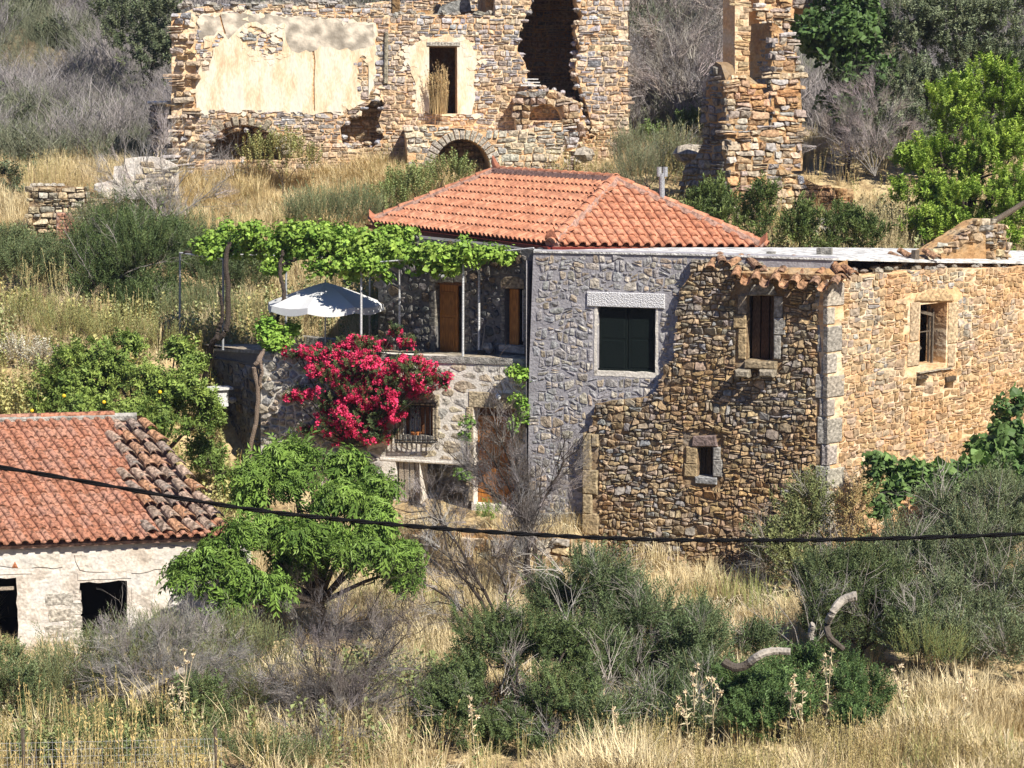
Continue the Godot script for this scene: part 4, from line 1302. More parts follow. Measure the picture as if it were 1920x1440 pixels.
	# voussoirs of the left arch
	for k in 17:
		var a0 := PI * (k + 0.12) / 17.0
		var a1 := PI * (k + 0.88) / 17.0
		var q := []
		var e := rnd(1.17, 1.38)
		for v in [[a0, 1.0], [a1, 1.0], [a1, e], [a0, e]]:
			q.append_array([456.5 - cos(v[0]) * 73 * lerpf(1, v[1], 0.75), 292 - sin(v[0]) * 57 * v[1]])
		block(w, "voussoir", f, pp(f, q), -0.5, rnd(0.05, 0.14), M.rock, vary(Color(0.46, 0.39, 0.29), 0.18), 0.025)
	# recesses behind the openings
	var far := t2_face(f, -2.2)
	var aw := wall(root, "arch_back_wall", far, pp(far, [330, 350, 330, 215, 565, 215, 565, 350]), [], 0.3, M.earth_joint)
	stones(aw, "ruin", far, pp(far, [340, 345, 340, 222, 560, 222, 560, 345]), [], extra)
	s = Shape.new()
	for x in [372.0, 541.0]:
		s.box(Transform3D(Basis(f.u, Vector3.UP, f.n), f.at(uv(f, x, 280), -1.5)), Vector3(0.3, 2.2, 1.4))
	s.box(Transform3D(Basis(f.u, Vector3.UP, f.n), f.at(uv(f, 456, 228), -1.5)), Vector3(3.2, 0.3, 1.4))
	put(root, "arch_vault", s, M.earth_joint)
	far = t2_face(f, -0.85)
	var hw := wall(root, "hollow_back_wall", far, pp(far, [620, 300, 620, 160, 740, 160, 740, 300]), [], 0.3, M.earth_joint)
	stones(hw, "ruin", far, pp(far, [625, 295, 625, 165, 735, 165, 735, 295]), [], extra)
	var inner := t2_face(f, -3.6)
	var iw := wall(root, "inner_wall", inner, pp(inner, [740, 360, 740, 20, 940, 20, 940, -80, 1180, -80, 1180, 360]), [], 0.4, M.earth_joint)
	stones(iw, "ruin", inner, pp(inner, [960, 240, 960, -60, 1130, -60, 1130, 240]), [], {"w": 0.31, "h": 0.145, "pal": [Color(0.36, 0.28, 0.20), Color(0.42, 0.32, 0.22), Color(0.30, 0.26, 0.21)], "rise": 0.05, "joint": 0.01, "seed": 31})
	# torn edges of the breach and the hollow
	for e in [gap, hollow, arch_l]:
		for i in e.size():
			var m: Vector2 = (e[i] + e[(i + 1) % e.size()]) * 0.5
			for j in 4:
				s = Shape.new()
				s.tint = vary(pal[rng.randi() % 6], 0.2)
				lumpy(s, f.at(m + Vector2(rnd(-0.09, 0.09), rnd(-0.14, 0.14)), -0.8 * j / 4.0 - rnd(0.0, 0.15) + 0.03), Vector3(rnd(0.11, 0.22), rnd(0.06, 0.11), rnd(0.1, 0.18)), i * 4 + j)
				pools["ruin"].append([0.0001 * (4 - j), s, w, "rock", "edge_stone"])
	s = Shape.new()
	for x in [930.0, 1150.0]:
		var a := f.at(uv(f, x, 100), -0.8)
		a.y = 7
		s.box(Transform3D(Basis(f.u, Vector3.UP, f.n), a + Vector3(0, 4, 0) - f.n * 1.4), Vector3(0.5, 9, 2.8))
	var md := f.at(uv(f, 1050, -70), -2.2)
	s.box(Transform3D(Basis(f.u, Vector3.UP, f.n), md), Vector3(4.6, 0.3, 3.6))
	var md2 := f.at(uv(f, 860, 60), -2.2)
	s.box(Transform3D(Basis(f.u, Vector3.UP, f.n), md2), Vector3(2.6, 0.3, 2.8))
	put(root, "vault", s, M.earth_joint)
	# low vault under the breach, half fallen
	var fr := t2_face(f, 0.5)
	var sv := arch(fr, 992, 1052, 222, 196, 226)
	var heap := pp(fr, [965, 260, 968, 182, 985, 170, 1040, 168, 1062, 182, 1080, 208, 1094, 250, 1090, 330, 965, 330])
	var vw := wall(root, "fallen_vault", fr, ragged(heap, 0.04, 0.25), [sv], 0.6, M.ochre_joint)
	stones(vw, "ruin", fr, heap, [sv], {"w": 0.3, "h": 0.17, "pal": pal, "rise": 0.16, "joint": 0.008, "seed": 13, "stain": Color(0.6, 0.36, 0.15)})
	block(vw, "roof_slab", fr, pp(fr, [968, 176, 972, 172, 1030, 170, 1000, 184]), -0.3, 0.14, M.rock, Color(0.36, 0.34, 0.32), 0.02)
	for q in [[984, 149, 1011, 147], [982, 155, 1014, 153], [978, 161, 1016, 158.5]]:
		block(root, "white_bar", fr, rc(fr, q[0], q[1], q[2], q[3]), -0.3, -0.24, M.white)
	# the arched front terrace that stands forward
	var g := t2_face(f, 1.5)
	var av := arch(g, 814, 919, 318, 261, 350)
	var blk := pp(g, [764, 350, 762, 240, 800, 233, 850, 237, 900, 246, 960, 250, 1000, 240, 1055, 229, 1058, 350])
	var bw := wall(root, "arched_terrace", g, ragged(blk, 0.02, 0.3), [av], 1.5, M.ochre_joint)
	stones(bw, "ruin", g, blk, [Geometry2D.offset_polygon(av, 0.28)[0]], {"w": 0.32, "h": 0.16, "pal": [Color(0.66, 0.58, 0.45), Color(0.6, 0.55, 0.47), Color(0.70, 0.60, 0.44), Color(0.56, 0.53, 0.48)], "rise": 0.05, "joint": 0.012, "seed": 12})
	for k in 19:
		var a0 := PI * (k + 0.08) / 19.0
		var a1 := PI * (k + 0.92) / 19.0
		var q := []
		var e := rnd(1.30, 1.42)
		for v in [[a0, 1.0], [a1, 1.0], [a1, e], [a0, e]]:
			q.append_array([866.5 - cos(v[0]) * 52.5 * v[1], 318 - sin(v[0]) * 57 * lerpf(1, v[1], 0.85)])
		block(bw, "voussoir", g, pp(g, q), -0.4, rnd(0.03, 0.07), M.rock, vary(Color(0.56, 0.51, 0.43), 0.12), 0.02)
	# rear walls seen over the wall head
	var rear := t2_face(f, -5.5)
	var rw := wall(root, "rear_wall", rear, ragged(pp(rear, [690, 60, 690, 6, 720, 2, 760, 4, 800, 0, 826, -4, 830, -40, 940, -40, 940, 60]), 0.04, 0.4), [rc(rear, 740, 26, 748, 2)], 0.6, M.ochre_joint)
	stones(rw, "ruin", rear, pp(rear, [690, 60, 690, 6, 825, -4, 830, -30, 940, -30, 940, 60]), [], extra)
	block(root, "chimney_stub", t2_face(f, -2.0), rc(t2_face(f, -2.0), 736, 40, 750, -10), -0.8, 0.0, M.earth_joint, Color(0.5, 0.5, 0.5))
	block(root, "fallen_slab", t2_face(f, -1.5), pp(t2_face(f, -1.5), [818, 30, 826, 12, 850, 2, 880, -4, 884, 20, 860, 24]), -0.3, 0.0, M.concrete, Color(0.8, 0.85, 0.9))
	# loose stones on the wall head
	for i in 60:
		s = Shape.new()
		s.tint = vary(Color(0.42, 0.39, 0.34), 0.2)
		var x := 340 + i * 9.8
		var yy := lerpf(12, 6, clampf((x - 340) / 200, 0, 1)) + lerpf(0, 22, clampf((x - 640) / 100, 0, 1))
		lumpy(s, f.at(uv(f, x, yy + rnd(-5, 4)), -rnd(0.0, 0.5)), Vector3(rnd(0.12, 0.26), rnd(0.08, 0.14), rnd(0.12, 0.2)), i)
		put(w, "stone", s, M.rock)
	lay("ruin", root)

func build_tower() -> void:
	var root := thing("ruined_tower", "tall broken ochre tower walls with a shaded left flank", "ruin", Vector3(7, 6.8, -56))
	var pal := [Color(0.645, 0.512, 0.370), Color(0.530, 0.501, 0.488), Color(0.691, 0.547, 0.383), Color(0.657, 0.442, 0.264), Color(0.599, 0.524, 0.449)]
	var o := {"w": 0.36, "h": 0.165, "pal": pal, "rise": 0.09, "joint": 0.009, "vary": 0.2, "seed": 14, "stain": Color(0.62, 0.32, 0.12), "stain_most": 0.65}
	var f := Face.new(W(1362, 300, 55), 32)
	var out := pp(f, [1362, 440, 1362, 152, 1372, 140, 1398, 138, 1418, 154, 1428, 165, 1434, 182, 1446, 205, 1440, 226, 1447, 262, 1452, 300, 1474, 318, 1500, 332, 1530, 346, 1562, 352, 1600, 354, 1600, 400, 1560, 440])
	var w := wall(root, "front_wall", f, ragged(out, 0.03, 0.3), [], 0.9, M.earth_joint)
	stones(w, "tower", f, out, [], o)
	var g := Face.new(W(1362, 300, 55), -58)
	var out2 := pp(g, [1361, 450, 1361, 150, 1352, 122, 1342, 116, 1334, 128, 1322, 200, 1318, 268, 1302, 298, 1286, 308, 1276, 350, 1262, 398, 1258, 450])
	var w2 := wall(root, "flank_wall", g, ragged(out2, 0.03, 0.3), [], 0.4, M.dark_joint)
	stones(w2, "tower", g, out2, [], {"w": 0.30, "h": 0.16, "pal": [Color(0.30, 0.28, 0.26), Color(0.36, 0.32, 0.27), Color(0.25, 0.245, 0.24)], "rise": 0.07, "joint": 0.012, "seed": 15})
	var h := Face.new(W(1446, 170, 58), 30)
	var out3 := pp(h, [1446, 320, 1446, 80, 1448, 42, 1456, 46, 1472, 62, 1492, 76, 1498, 130, 1503, 200, 1504, 320])
	var w3 := wall(root, "middle_wall", h, ragged(out3, 0.03, 0.3), [], 1.0, M.earth_joint)
	stones(w3, "tower", h, out3, [], o)
	var hg := Face.new(W(1446, 170, 58), -60)
	var out4 := pp(hg, [1445, 320, 1445, 82, 1440, 52, 1430, 90, 1420, 112, 1410, 140, 1404, 200, 1404, 320])
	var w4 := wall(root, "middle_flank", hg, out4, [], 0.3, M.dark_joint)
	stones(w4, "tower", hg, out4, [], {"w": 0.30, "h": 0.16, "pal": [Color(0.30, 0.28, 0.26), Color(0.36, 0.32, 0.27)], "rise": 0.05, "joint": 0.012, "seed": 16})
	var k := Face.new(W(1378, 60, 61), 25)
	var out5 := pp(k, [1378, 220, 1378, -50, 1404, -50, 1404, 220])
	var w5 := wall(root, "rear_wall", k, out5, [], 0.7, M.ochre_joint)
	stones(w5, "tower", k, out5, [], {"w": 0.4, "h": 0.2, "pal": [Color(0.62, 0.42, 0.23), Color(0.58, 0.43, 0.27)], "rise": 0.03, "joint": 0.01, "seed": 17})
	var out6 := pp(k, [1424, 200, 1424, -50, 1540, -50, 1538, 24, 1512, 18, 1490, 12, 1486, 64, 1478, 80, 1478, 200])
	var w6 := wall(root, "rear_wall", k, ragged(out6, 0.03, 0.3), [], 1.3, M.ochre_joint)
	stones(w6, "tower", k, out6, [], o)
	lay("tower", root)

func build_walls() -> void:
	var pale := [Color(0.600, 0.504, 0.360), Color(0.672, 0.564, 0.396), Color(0.552, 0.504, 0.420), Color(0.624, 0.480, 0.300)]
	# low field wall at the left
	var f := Face.new(W(125, 385, 57), 8)
	var root := thing("field_wall", "low crumbling dry stone wall with pale top stones by the dry grass", "stone wall", f.at(Vector2(0, 5.6)))
	var out := pp(f, [52, 440, 54, 352, 120, 349, 165, 354, 190, 362, 205, 385, 208, 440])
	var w := wall(root, "masonry", f, ragged(out, 0.03, 0.3), [], 0.5, M.dark_joint)
	stones(w, "field", f, out, [], {"w": 0.24, "h": 0.12, "pal": pale, "rise": 0.10, "joint": 0.01, "seed": 18})
	for i in 5:
		var s := Shape.new()
		s.tint = Color(0.62, 0.56, 0.46)
		lumpy(s, f.at(uv(f, 62 + i * 13, 348), -0.1), Vector3(0.14, 0.09, 0.16), i + 90)
		put(w, "top_stone", s, M.rock)
	lay("field", root)
	# brick pier
	f = Face.new(W(128, 415, 55), 14)
	root = thing("brick_pier", "short stepped pier of reddish bricks before the field wall", "pier", f.at(Vector2(0, 5.4)))
	block(root, "core", f, pp(f, [106, 450, 106, 399, 134, 400, 140, 412, 152, 425, 158, 450]), -0.5, 0.0, M.tile_mortar)
	for j in 8:
		for i in 3:
			var x := 107 + i * 17.5 + (4 if j % 2 else 0)
			var y := 400 + j * 6.2
			if x + 14 > 134 + j * 4: continue
			block(root, "brick", f, rc(f, x, y + 5.4, x + 16, y), -0.1, 0.02, M.rock, vary(Color(0.56, 0.30, 0.20), 0.12), 0.008)
	# plastered annex that steps down at the left of the ruin
	f = Face.new(W(240, 320, 60), 5)
	root = thing("annex_ruin", "pale stepped wall remains left of the large ruin", "ruin", f.at(Vector2(0, 6.8)))
	out = ragged(pp(f, [176, 372, 178, 344, 192, 342, 212, 338, 214, 312, 232, 311, 234, 297, 262, 294, 300, 296, 330, 310, 334, 372]), 0.03, 0.3)
	w = wall(root, "masonry", f, out, [], 0.6, M.grey_plaster)
	stones(w, "annex", f, pp(f, [262, 300, 330, 312, 334, 372, 250, 372]), [], {"w": 0.3, "h": 0.16, "pal": pale, "rise": 0.08, "joint": 0.01, "seed": 19, "keep": 0.8})
	block(w, "lump_of_wall", f, ragged(pp(f, [178, 372, 180, 345, 206, 342, 208, 372]), 0.03, 0.2), 0.0, 0.5, M.grey_plaster, Color.WHITE, 0.05)
	lay("annex", root)
	var g := Face.new(W(316, 230, 63.5), -58)
	root = thing("shaded_wall_stub", "dark wall stub with a white top at the ruin's left end", "wall", g.at(Vector2(0, 7.2)))
	out = pp(g, [282, 300, 283, 200, 288, 193, 316, 193, 316, 300])
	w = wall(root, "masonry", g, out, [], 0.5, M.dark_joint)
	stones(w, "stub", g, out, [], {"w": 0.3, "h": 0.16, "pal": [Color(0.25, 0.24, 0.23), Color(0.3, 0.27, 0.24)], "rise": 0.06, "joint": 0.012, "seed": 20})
	block(w, "white_top", g, rc(g, 281, 196, 317, 189), -0.55, 0.1, M.whitewash, Color.WHITE, 0.03)
	lay("stub", root)
	# loose dry stone heap right of the tower
	root = thing("stone_heap", "heap of loose grey stones spilling right of the tower wall", "stones", W(1560, 370, 54.5))
	for i in 70:
		var s := Shape.new()
		s.tint = vary(Color(0.46, 0.43, 0.39), 0.22)
		var t := rnd(0, 1)
		var px := lerpf(1500, 1600, t) + rnd(-4, 4)
		var hd := 53.6 + rnd(0.0, 1.4)
		var hx := (px - 960) * hd / FPX
		lumpy(s, on_ground(hx, hd) + Vector3(0, rnd(0.0, 0.75) * (1.0 - t * 0.6), 0), Vector3(rnd(0.12, 0.24), rnd(0.09, 0.16), rnd(0.12, 0.2)), i)
		put(root, "stone", s, M.rock)
	# pale boulders on the slope
	var bl := [["pale boulder in the grass between flue and tower", 1290, 288, 58.0, 0.45], ["grey boulder at the foot of the breach", 1095, 290, 61.0, 0.35], ["flat pale rock beside the lemon tree", 18, 776, 44.0, 0.5]]
	for i in 3:
		var s := Shape.new()
		s.tint = Color(0.52, 0.46, 0.38)
		lumpy(s, W(bl[i][1], bl[i][2], bl[i][3]), Vector3(bl[i][4] * 1.3, bl[i][4] * 0.8, bl[i][4]), i + 5)
		tag(put(self, "boulder", s, M.rock), bl[i][0], "boulder")
	# low retaining wall before the yard
	f = Face.new(W(980, 1030, 40.2), -12)
	root = thing("retaining_wall", "low broken retaining wall of pale stones along the yard edge", "stone wall", f.at(Vector2(0, 0)))
	out = pp(f, [700, 1120, 700, 1000, 850, 1000, 1000, 1004, 1030, 1012, 1110, 1012, 1110, 1110])
	w = wall(root, "masonry", f, ragged(out, 0.05, 0.3), [], 0.5, M.earth_joint)
	stones(w, "yard", f, out, [], {"w": 0.30, "h": 0.19, "pal": pale, "rise": 0.13, "joint": 0.01, "seed": 21})
	lay("yard", root)

# ---------------------------------------------------------------- things on and round the terrace
func tdepth(px: float) -> float:                   # depth of the terrace front wall at that column
	return 42.1 + (990.0 - px) * 0.0047
func build_terrace_things() -> void:
	var pg := thing("pergola", "thin white pipe pergola carrying the grapevine over the terrace", "pergola", Vector3(-2.5, 4.3, -44.5))
	for q in [[337, 474, 646, 47.4], [418, 486, 656, 45.6], [536, 480, 645, 46.9], [677, 494, 664, 43.62], [693, 490, 650, 46.4], [749, 489, 658, 44.4], [868, 478, 668, 42.75], [898, 475, 664, 43.3]]:
		var s := Shape.new()
		s.tube([W(q[0], q[2], q[3]), W(q[0] + 0.5, q[1], q[3])], 0.026, 0.024, 8)
		put(pg, "post", s, M.pipe if q[0] > 640 and q[0] != 693 else M.flue)
	for q in [[337, 474, 47.4, 418, 486, 45.6], [677, 494, 43.62, 868, 479, 42.75], [749, 490, 44.4, 898, 477, 43.3], [880, 477, 43.2, 1001, 465, 42.4], [536, 480, 46.9, 693, 486, 46.4], [337, 474, 47.4, 536, 480, 46.9], [536, 480, 46.9, 677, 494, 43.62], [693, 490, 46.4, 749, 490, 44.4], [749, 490, 44.4, 868, 479, 42.75]]:
		var s := Shape.new()
		s.tube([W(q[0], q[1], q[2]), W(q[3], q[4], q[5])], 0.02, 0.02, 6)
		put(pg, "beam", s, M.pipe)
	# parasol
	var um := thing("parasol", "open white canvas parasol with a scalloped edge under the vine", "parasol", W(610, 648, 45.2))
	var top := W(610, 529, 45.2)
	var rim_y := W(610, 568, 45.2).y
	var s := Shape.new()
	var v := Shape.new()
	var ribs := Shape.new()
	for k in 8:
		var a0 := TAU * k / 8.0 + 0.2
		var a1 := TAU * (k + 1) / 8.0 + 0.2
		for j in 5:
			for i in 4:
				var q := []
				for w in [[j, i], [j + 1, i], [j + 1, i + 1], [j, i + 1]]:
					var t: float = w[0] / 5.0
					var e0 := Vector3(cos(a0), 0, sin(a0))
					var e1 := Vector3(cos(a1), 0, sin(a1))
					var p := e0.lerp(e1, w[1] / 4.0) * t * 1.36
					var sag := sin(PI * w[1] / 4.0) * 0.05 * t
					q.append(Vector3(top.x, 0, top.z) + p + Vector3(0, lerpf(top.y, rim_y, pow(t, 1.12)) - sag, 0))
				s.quad(q[0], q[1], q[2], q[3])
		for i in 6:
			var q := []
			for w in [i, i + 1]:
				var p := Vector3(cos(a0), 0, sin(a0)).lerp(Vector3(cos(a1), 0, sin(a1)), w / 6.0) * 1.362
				var sag := sin(PI * w / 6.0) * 0.05
				var b := Vector3(top.x, rim_y - sag, top.z) + p
				q.append(b); q.append(b + Vector3(0, -0.13 - 0.03 * sin(PI * w / 6.0), 0) + p * 0.015)
			v.quad(q[0], q[2], q[3], q[1])
		ribs.tube([top + Vector3(0, -0.03, 0), Vector3(top.x, rim_y - 0.02, top.z) + Vector3(cos(a0), 0, sin(a0)) * 1.33], 0.01, 0.008, 4)
	var cn := put(um, "canopy", s, M.canvas)
	put(cn, "valance", v, M.canvas)
	put(um, "ribs", ribs, M.steel)
	s = Shape.new()
	s.tube([W(610, 655, 45.2), top + Vector3(0, 0.06, 0)], 0.02, 0.02, 8)
	put(um, "pole", s, M.pipe)
	# small things on the floor
	s = Shape.new()
	s.tube([W(903, 660, 43.2), W(911, 602, 43.6)], 0.014, 0.014, 6)
	var br := put(self, "broom", s, M.wood_pale)
	tag(br, "broom leaning on the shaded house wall between the doors", "broom")
	s = Shape.new()
	s.box(Transform3D(Basis(), W(902, 661, 43.2)), Vector3(0.16, 0.1, 0.08))
	put(br, "bristles", s, M.black)
	s = Shape.new()
	lumpy(s, W(916, 652, 43.25), Vector3(0.14, 0.17, 0.12), 3.0)
	s.tint = Color(0.3, 0.3, 0.3)
	tag(put(self, "sack", s, M.concrete), "grey sack at the foot of the wall beside the broom", "sack")
	s = Shape.new()
	s.tube([W(759, 656, 44.2), W(759, 643, 44.2)], 0.13, 0.17, 10)
	tag(put(self, "flower_pot", s, M.black), "black pot on the terrace at the post left of the door", "pot")
	# white box on the flank
	var wb := thing("water_heater", "white metal box on a bracket behind the lemon tree", "heater", W(402, 745, 45.2))
	s = Shape.new()
	s.box(Transform3D(Basis(Vector3.UP, 0.4), W(400, 746, 45.2)), Vector3(0.62, 0.38, 0.34))
	put(wb, "casing", s, M.white)
	s = Shape.new()
	s.box(Transform3D(Basis(Vector3.UP, 0.4), W(404, 728, 45.2)), Vector3(0.72, 0.05, 0.44))
	put(wb, "lid", s, M.white)
	# flue behind the roof
	var fl := thing("stove_flue", "grey metal stove pipe with a twin cowl behind the tiled roof", "flue", W(1242, 470, 44.9))
	s = Shape.new()
	s.tube([W(1241, 470, 44.9), W(1241, 325, 44.9)], 0.065, 0.065, 10)
	put(fl, "pipe", s, M.flue)
	s = Shape.new()
	s.tube([W(1236, 331, 44.9), W(1236, 313, 44.9)], 0.055, 0.055, 8)
	put(fl, "cowl", s, M.steel)
	s = Shape.new()
	s.tube([W(1247, 331, 44.9), W(1247, 313, 44.9)], 0.06, 0.06, 8)
	put(fl, "cowl", s, M.flue)

func smooth_path(a: Array, n: int) -> Array:        # world points through the given ones
	var c := Curve3D.new()
	for i in a.size():
		var t: Vector3 = (a[mini(i + 1, a.size() - 1)] - a[maxi(i - 1, 0)]) / 6.0
		c.add_point(a[i], -t, t)
	var out := []
	for i in n + 1:
		out.append(c.samplef(float(i) / n * (a.size() - 1)))
	return out
func build_small_things() -> void:
	# the twisted cable across the picture
	var pts := []
	for q in [[-900, 760], [-400, 818], [0, 876], [430, 949], [700, 980], [960, 1000], [1200, 1011], [1400, 1013], [1600, 1011], [1920, 1001], [2300, 978], [2800, 930]]:
		pts.append(W(q[0], q[1], 22))
	pts = smooth_path(pts, 330)
	var cb := thing("power_cable", "black twisted power cable sagging across the whole view", "cable", pts[0])
	for k in 2:
		var a := []
		for i in pts.size():
			var t := i * 0.55 + k * PI
			a.append(pts[i] + Vector3(0, sin(t), cos(t)) * 0.013)
		var s := Shape.new()
		s.tube(a, 0.016, 0.016, 6)
		put(cb, "strand", s, M.cable)
	# dead logs in the bushes
	var th := 0
	for q in [[1308, 1250, 28.6], [1335, 1275, 28.4], [1285, 1300, 28.3], [1150, 1330, 28.0], [1490, 1270, 28.4], [1505, 1300, 28.2], [1560, 1220, 28.6], [1690, 1250, 28.3], [880, 1310, 27.8], [1820, 1270, 28.2], [322, 1290, 28.2], [345, 1220, 28.6]]:
		var p := W(q[0], q[1], q[2])
		var g := on_ground(p.x + rnd(-0.15, 0.15), q[2])
		var words := ["tallest dry thistle before the hollow between the dark bushes", "dry thistle right of the tallest one", "dry thistle left of the tallest one", "lone dry thistle under the broad olive green bush", "dry thistle before the lying log", "dry thistle just right of the one before the log", "dry thistle under the curved dead trunk", "dry thistle before the green tussock", "dry thistle at the foot of the large dark bush", "dry thistle at the right before the big grey green bush", "dry thistle before the tiled house's grey shrub", "dry thistle under the tiled house's window"]
		var tt := thing("dry_thistle", words[th], "thistle", g, "dry thistles standing in the near grass")
		th += 1
		var s := Shape.new()
		var heads := Shape.new()
		for k in 4:
			var tip: Vector3 = p + Vector3(rnd(-0.16, 0.16), -k * 0.09, rnd(-0.1, 0.1)) if k else p
			var b: Vector3 = g.lerp(p, 0.4 + 0.1 * k) if k else g
			s.tint = Color(0.62, 0.52, 0.34)
			s.tube([b, b.lerp(tip, 0.5) + Vector3(0, -0.02, 0), tip], 0.007, 0.004, 4)
			for j in 16:
				heads.tint = vary(Color(0.70, 0.58, 0.40), 0.15)
				leaf(heads, tip, rdir(0.5), rdir(), rnd(0.04, 0.075), 0.02)
		for j in 22:
			heads.tint = vary(Color(0.56, 0.50, 0.32), 0.15)
			leaf(heads, g.lerp(p, rnd(0.2, 0.95)), rdir(0.3), rdir(), rnd(0.06, 0.13), 0.03)
		put(tt, "stalk", s, M.straw)
		stuff(put(tt, "heads", heads, M.straw))
	var logs := [
		["curved bleached dead trunk standing up from the low green bush", [[1606, 1117], [1580, 1126], [1562, 1146], [1551, 1172], [1556, 1196], [1580, 1216]], 29.6, 0.075, 0.045],
		["short bleached log lying on the low bush below the standing trunk", [[1356, 1240], [1380, 1252], [1402, 1246], [1424, 1228], [1450, 1221], [1482, 1222]], 28.7, 0.055, 0.07],
		["dark twisted dead log in the grey shrub before the tiled house", [[236, 1330], [252, 1304], [280, 1290], [306, 1278], [330, 1264], [342, 1258]], 30.0, 0.05, 0.07],
		["grey forked stump beside the curved dead trunk", [[1530, 1225], [1526, 1205], [1520, 1190], [1524, 1170]], 31.0, 0.07, 0.03]]
	for l in logs:
		var p := []
		for q in l[1]:
			p.append(W(q[0], q[1], l[2] + rnd(-0.1, 0.1)))
		var path := smooth_path(p, 22)
		for i in path.size():
			path[i] += Vector3(rnd(-1, 1), rnd(-1, 1), rnd(-1, 1)) * 0.005
		var s := Shape.new()
		var turn := 13 if l[2] < 29.8 else 23
		if l[2] == 28.7: path.reverse()
		s.tube(path.slice(0, turn), l[3], lerpf(l[3], l[4], 0.6), 8)
		s.tint = Color(0.28, 0.26, 0.25)                # the charred end
		if turn < 23: s.tube(path.slice(turn - 1), lerpf(l[3], l[4], 0.6), l[4], 8)
		tag(put(self, "dead_log", s, M.bleached), l[0], "log")
	# wire fence in the grass, lower left
	var fe := thing("wire_fence", "low wire mesh fence in the grass before the tiled house", "fence", Vector3(-5.5, 0, -26))
	var s := Shape.new()
	for i in 60:
		var x := -7.2 + i * 0.055
		s.tube([Vector3(x, 0, -26 - i * 0.004), Vector3(x, 0.82 + 0.02 * sin(i * 0.4), -26 - i * 0.004)], 0.0025, 0.0025, 3)
	for j in 8:
		s.tube([Vector3(-7.2, 0.1 + j * 0.1, -26), Vector3(-3.95, 0.1 + j * 0.1, -26.24)], 0.0025, 0.0025, 3)
	put(fe, "wire_mesh", s, M.steel)
	for x in [-6.6, -4.0]:
		s = Shape.new()
		s.tube([Vector3(x, -0.1, -26.05), Vector3(x, 1.0, -26.05)], 0.025, 0.025, 6)
		put(fe, "post", s, M.wood_old)

# ---------------------------------------------------------------- plants: sprigs of real leaves, many thousand instances
var sprigs := {}
var bush_spots := []
func leaf(s: Shape, at: Vector3, dir: Vector3, nrm: Vector3, l: float, w: float) -> void:
	var side := dir.cross(nrm).normalized()
	var up := side.cross(dir).normalized()
	var m := at + dir * l * 0.45 + up * l * 0.06
	var tip := at + dir * l - up * l * 0.12
	s.tri(at, m - side * w * 0.5 + up * w * 0.15, tip)
	s.tri(at, tip, m + side * w * 0.5 + up * w * 0.15)
func lobed(s: Shape, at: Vector3, dir: Vector3, nrm: Vector3, l: float) -> void:
	var side := dir.cross(nrm).normalized()
	var up := side.cross(dir).normalized()
	var o := at + dir * l * 0.35
	var rim_ := []
	for k in 6:
		var a: float = [-2.6, -1.5, -0.55, 0.55, 1.5, 2.6][k]
		var r: float = [0.36, 0.55, 0.52, 0.52, 0.55, 0.36][k] * l
		rim_.append(o + (dir * cos(a) + side * sin(a)) * r - up * r * 0.22)
	var tip := o + dir * l * 0.68 - up * l * 0.2
	s.tri(o, rim_[0], rim_[1]); s.tri(o, rim_[1], rim_[2]); s.tri(o, rim_[2], tip); s.tri(o, tip, rim_[3]); s.tri(o, rim_[3], rim_[4]); s.tri(o, rim_[4], rim_[5])
func rdir(up := 0.0) -> Vector3:
	var v := Vector3(rnd(-1, 1), rnd(-1, 1), rnd(-1, 1))
	while v.length() > 1.0 or v.length() < 0.1:
		v = Vector3(rnd(-1, 1), rnd(-1, 1), rnd(-1, 1))
	return (v.normalized() + Vector3.UP * up).normalized()
func leafy(stem: float, n: int, l: float, w: float, spread: float, stem_r := 0.004) -> ArrayMesh:
	var s := Shape.new()
	s.tint = Color(0.9, 0.7, 0.6)
	s.tube([Vector3.ZERO, Vector3(rnd(-0.1, 0.1), 0.5, rnd(-0.1, 0.1)) * stem, Vector3(rnd(-0.15, 0.15), 1, rnd(-0.15, 0.15)) * stem], stem_r, stem_r * 0.4, 3)
	for i in n:
		var t := (i + 0.5) / n
		var a := i * 2.4 + rnd(-0.4, 0.4)
		var out := Vector3(cos(a), 0, sin(a))
		var d := (out * spread + Vector3.UP * (1.2 - spread * 0.6 + t * 0.5) + rdir() * 0.35).normalized()
		s.tint = Color.WHITE * rnd(0.75, 1.2)
		leaf(s, Vector3(0, t * stem, 0) + out * 0.006, d, (Vector3.UP - out * 0.3 + rdir() * 0.4).normalized(), l * rnd(0.7, 1.15), w * rnd(0.8, 1.2))
	return s.mesh()
func stick(s: Shape, a: Vector3, dir: Vector3, l: float, r: float, depth: int, crook: float) -> void:
	var m := a + dir * l * 0.5 + rdir() * l * crook * 0.25
	var e := a + dir * l + rdir() * l * crook * 0.3
	s.tube([a, m, e], r, r * 0.5, 3)
	if depth > 0:
		for k in 3:
			stick(s, [m, e, e][k], (dir + rdir(0.25) * 0.75).normalized(), l * rnd(0.45, 0.7), r * 0.5, depth - 1, crook)
